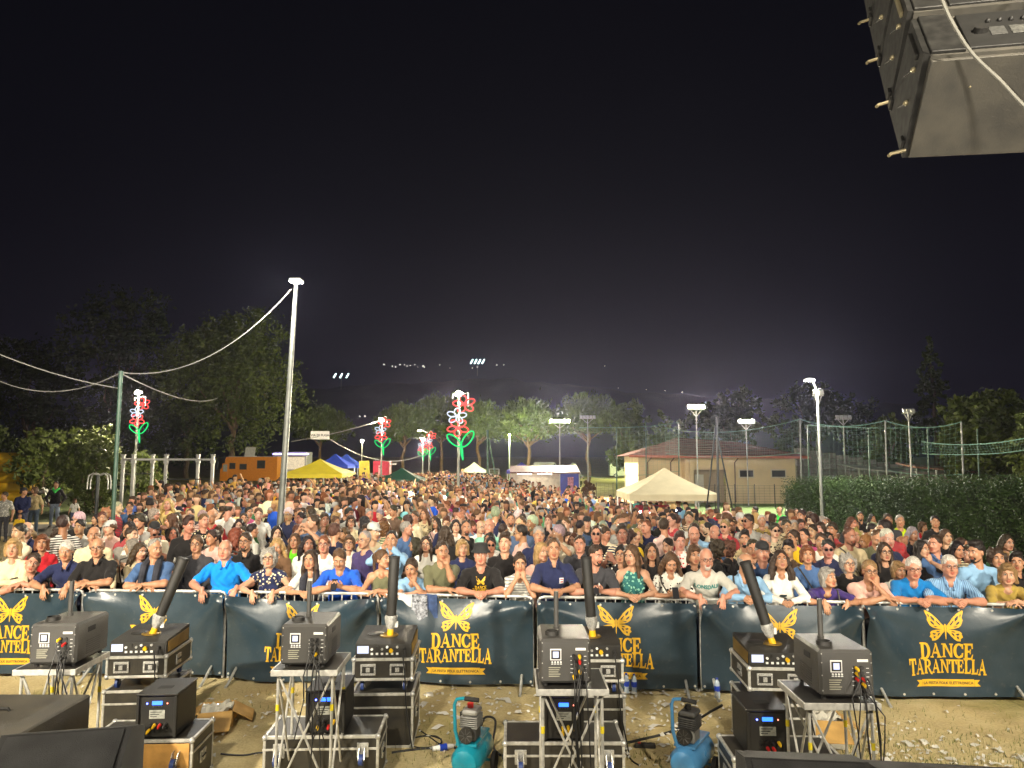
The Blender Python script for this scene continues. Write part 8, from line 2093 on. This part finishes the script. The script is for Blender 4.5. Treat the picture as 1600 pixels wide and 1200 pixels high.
for y, x, px, py in keep[:N_IND]:
 for _ in range(200):
  sex = rr.choice('mf'); pose, pd = rr.choice(pw)
  hv = rr.choice((.05, .6)) if pose in ('stand', 'crossed', 'clasp', 'phone_low') else .05
  hair = rr.choice(MH if sex == 'm' else FH); hcn = rr.choice(('black', 'black', 'dark', 'dark', 'dark', 'brown', 'brown', 'grey', 'white') if sex == 'm' else ('black', 'black', 'dark', 'dark', 'dark', 'brown', 'brown', 'auburn', 'blond', 'grey'))
  top = rr.choice(tw); ex = []
  if rr.random() < .24: ex.append(rr.choice(('glasses', 'glasses', 'sunglasses')))
  if sex == 'm' and rr.random() < .3: ex.append('beard')
  if sex == 'm' and rr.random() < .07: ex.append(rr.choice(('cap', 'palecap')))
  if rr.random() < .15: ex.append('strap')
  pat = rr.choice((0, 0, 0, 0, 0, 0, 1, 2, 2))
  z = [n for m, n in ZONES if px < m][0]; dp = [n for m, n in DEP if y < m][0]
  hcw = {'dark': 'dark', 'fair': 'fair'}.get(hcn, hcn)
  nm = 'man' if sex == 'm' else 'woman'
  pt = {0: '', 1: 'striped ', 2: 'patterned '}[pat]
  gl = ' with ' + ex[0] if ex and ex[0] in ('glasses', 'sunglasses') else (' with beard' if 'beard' in ex else '')
  lab = '%s %s %s%s in %s %stop%s, %s, %s' % (HN[hair], hcw, nm, gl, CNAME.get(top, top), pt, ',' + pd if pd else '', dp, z)
  if len(lab.replace(',', ' ').split()) > 16: continue
  if lab not in used: break
 used.add(lab)
 yaw = rr.choice(YAWS); bt = 'long'
 B = body(female=sex == 'f', heavy=hv, pose=pose, yaw=yaw, pitch=rr.choice((0, .12)) if pose != 'phone_low' else .3, sleeve=.5 if sex == 'm' else .4, bottom=bt, dz=.022, fd=.011) if rr.random() < .8 else body(female=sex == 'f', heavy=hv, pose=pose, yaw=yaw, pitch=.05, sleeve=1.0, bottom=bt, dz=.022, fd=.011)
 o = link('person', B['me']); g = ground_z(x, y); s = rr.gauss(.99 if sex == 'm' else .93, .05); s = max(.72, min(1.1, s))
 o.location = (x, y, g); o.scale = (s, s, s); o.rotation_euler = (0, 0, -math.atan2(x, y + 4) * .6 + (rr.gauss(0, .35) if rr.random() < .7 else rr.uniform(-1.7, 1.7)) + (PI if rr.random() < .05 else 0))
 dsat = rr.uniform(.1, .35); hcl = HC[hcn]; hcl = tuple(c * rr.uniform(.75, 1.2) for c in hcl)
 sk = SK[rr.choice(('fair', 'tan', 'tan', 'pale', 'ruddy', 'dark'))]; sk = tuple(c * rr.uniform(.9, 1.08) for c in sk)
 paint(o, sk, tuple(c * (1 - dsat) + dsat * (.3 * CC[top][0] + .5 * CC[top][1] + .2 * CC[top][2]) for c in CC[top]), rr.choice(BOT), hcl, pat, CC[rr.choice(('white', 'cream', 'black', 'navy', 'red', 'green'))])
 dress(o, B, hair if not ('cap' in ex and hair == 'bun') else 'long', hcl, ex)
 tag(o, lab, 'person', 'people in the crowd'); INDIV.append((px, y, lab))
# ---- everyone beyond: one mass of simplified figures
def ring_tube(rings, n):
 """rings: (x, y, z, rx, ry)"""
 V = np.array([[x + a * math.cos(2 * PI * j / n), y + b * math.sin(2 * PI * j / n), z] for x, y, z, a, b in rings for j in range(n)])
 F = [(i * n + j, i * n + (j + 1) % n, (i + 1) * n + (j + 1) % n, (i + 1) * n + j) for i in range(len(rings) - 1) for j in range(n)]
 return V, F
def cone_tube(p, q, r0, r1, n=5, m=2):
 p, q = np.array(p), np.array(q); d = (q - p) / np.linalg.norm(q - p); a = np.cross(d, (0.3, .9, .2)); a /= np.linalg.norm(a); b = np.cross(d, a)
 V = np.array([p + (q - p) * i / m + (a * math.cos(2 * PI * j / n) + b * math.sin(2 * PI * j / n)) * (r0 + (r1 - r0) * i / m) for i in range(m + 1) for j in range(n)])
 F = [(i * n + j, i * n + (j + 1) % n, (i + 1) * n + (j + 1) % n, (i + 1) * n + j) for i in range(m) for j in range(n)]
 return V, F
def simple(fem, arms, seed):
 parts = []; w = .92 if fem else 1.0
 parts.append((ring_tube([(0, .0, .80, .02, .02), (0, 0, .82, .165, .12), (0, 0, 1.02, .155 * w, .115), (0, 0, 1.22, .175 * w, .12), (0, .01, 1.38, .195 * w, .105), (0, .015, 1.45, .13 * w, .08), (0, .015, 1.49, .05, .05)], 8), 1))
 parts.append((ring_tube([(0, .015, 1.44, .052, .052), (0, 0, 1.53, .052, .055), (0, -.025, 1.555, .055, .07), (0, -.02, 1.60, .073, .088), (0, 0, 1.67, .078, .095), (0, .01, 1.72, .055, .07), (0, .012, 1.735, .01, .01)], 8), 0))
 parts.append((cone_tube((0, -.10, 1.62), (0, -.122, 1.585), .010, .018, 4, 1), 0))
 hz = 1.42 if fem and seed % 2 == 0 else (1.52 if fem else 1.60)
 parts.append((ring_tube([(0, .05, hz, .02, .02), (0, .045, hz + .01, .085, .06), (0, .03, 1.63, .090, .078), (0, .004, 1.672, .088, .104), (0, .004, 1.735, .066, .084), (0, .012, 1.752, .012, .012)], 8), 3))
 for s in (-1, 1):
  sh = (s * .19 * w, .01, 1.40)
  if arms == 0: el, wr = (s * .25, .03, 1.12), (s * .25, -.06, .87)
  elif arms == 1: el, wr = (s * .25, -.03, 1.13), (-s * .05, -.20, 1.17)
  elif arms == 2: el, wr = (s * .24, -.08, 1.16), (s * .06, -.27, 1.28)
  else: el, wr = ((s * .30, -.12, 1.45), (s * .16, -.22, 1.70)) if s > 0 else ((s * .25, .03, 1.12), (s * .25, -.06, .87))
  parts.append((cone_tube(sh, tuple(np.array(sh) + (np.array(el) - sh) * .62), .062, .058, 5, 1), 1)); parts.append((cone_tube(tuple(np.array(sh) + (np.array(el) - sh) * .55), el, .042, .038, 5, 1), 0)); parts.append((cone_tube(el, wr, .038, .028, 5, 1), 0)); parts.append((cone_tube(wr, tuple(np.array(wr) + (np.array(wr) - el) * .35), .036, .018, 5, 1), 0))
  parts.append((cone_tube((s * .085, 0, .84), (s * .1, .01, .06), .088, .05, 5, 2), 2)); parts.append((cone_tube((s * .1, .04, .045), (s * .11, -.15, .035), .045, .035, 5, 1), 4))
 V, F, T = [], [], []; o = 0
 for (v, f), t in parts:
  V.append(v); F.append(np.array(f) + o); T += [t] * len(f); o += len(v)
 return np.concatenate(V), np.concatenate(F), np.array(T)
SIMP = [simple(f, a, s) for f in (0, 1) for a in (0, 1, 2, 3) for s in (0, 1)]
VV, FF, KK = [], [], []; off = 0
for y, x, px, py in keep[N_IND:]:
 V, F, T = rr.choice(SIMP); s = rr.gauss(.97, .06); a = -math.atan2(x, y) * .7 + rr.gauss(0, .8) + (PI if rr.random() < .1 else 0)
 ca, sa = math.cos(a), math.sin(a); W = V * s; W = np.stack([W[:, 0] * ca - W[:, 1] * sa + x, W[:, 0] * sa + W[:, 1] * ca + y, W[:, 2] + ground_z(x, y)], 1)
 cols = np.array([tuple(c * rr.uniform(.85, 1.05) for c in SK[rr.choice(('fair', 'tan', 'tan', 'pale', 'dark'))]), tuple(c * rr.uniform(.7, 1.1) for c in CC[rr.choice(tw)]), rr.choice(BOT), HC[rr.choice(('black', 'black', 'dark', 'dark', 'dark', 'brown', 'brown', 'auburn', 'blond', 'grey'))], (.1, .09, .085)])
 VV.append(W); FF.append(F + off); KK.append(cols[T]); off += len(V)
if VV:
 K = np.concatenate(KK); me = npmesh('distant_crowd', np.concatenate(VV), np.concatenate(FF)); at_ = me.attributes.new('cloth_colour', 'FLOAT_COLOR', 'FACE'); at_.data.foreach_set('color', np.concatenate([K, np.ones((len(K), 1))], 1).astype(np.float32).ravel())
 m, nt, b = newmat('crowd_cloth'); a = nt.nodes.new('ShaderNodeAttribute'); a.attribute_name = 'cloth_colour'; nt.links.new(a.outputs['Color'], b.inputs['Base Color']); b.inputs['Roughness'].default_value = .8; b.inputs['Specular IOR Level'].default_value = .2
 me.materials.append(m); o = link('distant_crowd', me); o['kind'] = 'stuff'; o['label'] = 'dense far part of the crowd reaching back to the stalls'; o['category'] = 'crowd'
print('PEOPLE', len(INDIV), 'MASS', len(keep) - N_IND, 'BODIES', len(cache))
# ------------------------------------------------------------------ thin night haze and smoke in the air
def haze():
 mb = MB(); mb.box(-2600, 2600, -40, 2520, -8, 330); o = mb.build('haze', None, smooth=0); o['kind'] = 'stuff'; o['label'] = 'thin night haze over the whole ground'; o['category'] = 'haze'
 m = bpy.data.materials.new('haze_air'); m.use_nodes = True; nt = m.node_tree; nt.nodes.clear(); out = nt.nodes.new('ShaderNodeOutputMaterial'); v = nt.nodes.new('ShaderNodeVolumePrincipled')
 v.inputs['Color'].default_value = (.62, .62, 1.0, 1); v.inputs['Density'].default_value = HAZE; v.inputs['Anisotropy'].default_value = .75
 nt.links.new(v.outputs[0], out.inputs['Volume']); o.data.materials.append(m)
HAZE = 0.00024
haze()
print('SCRIPT', time.time()-_T0)
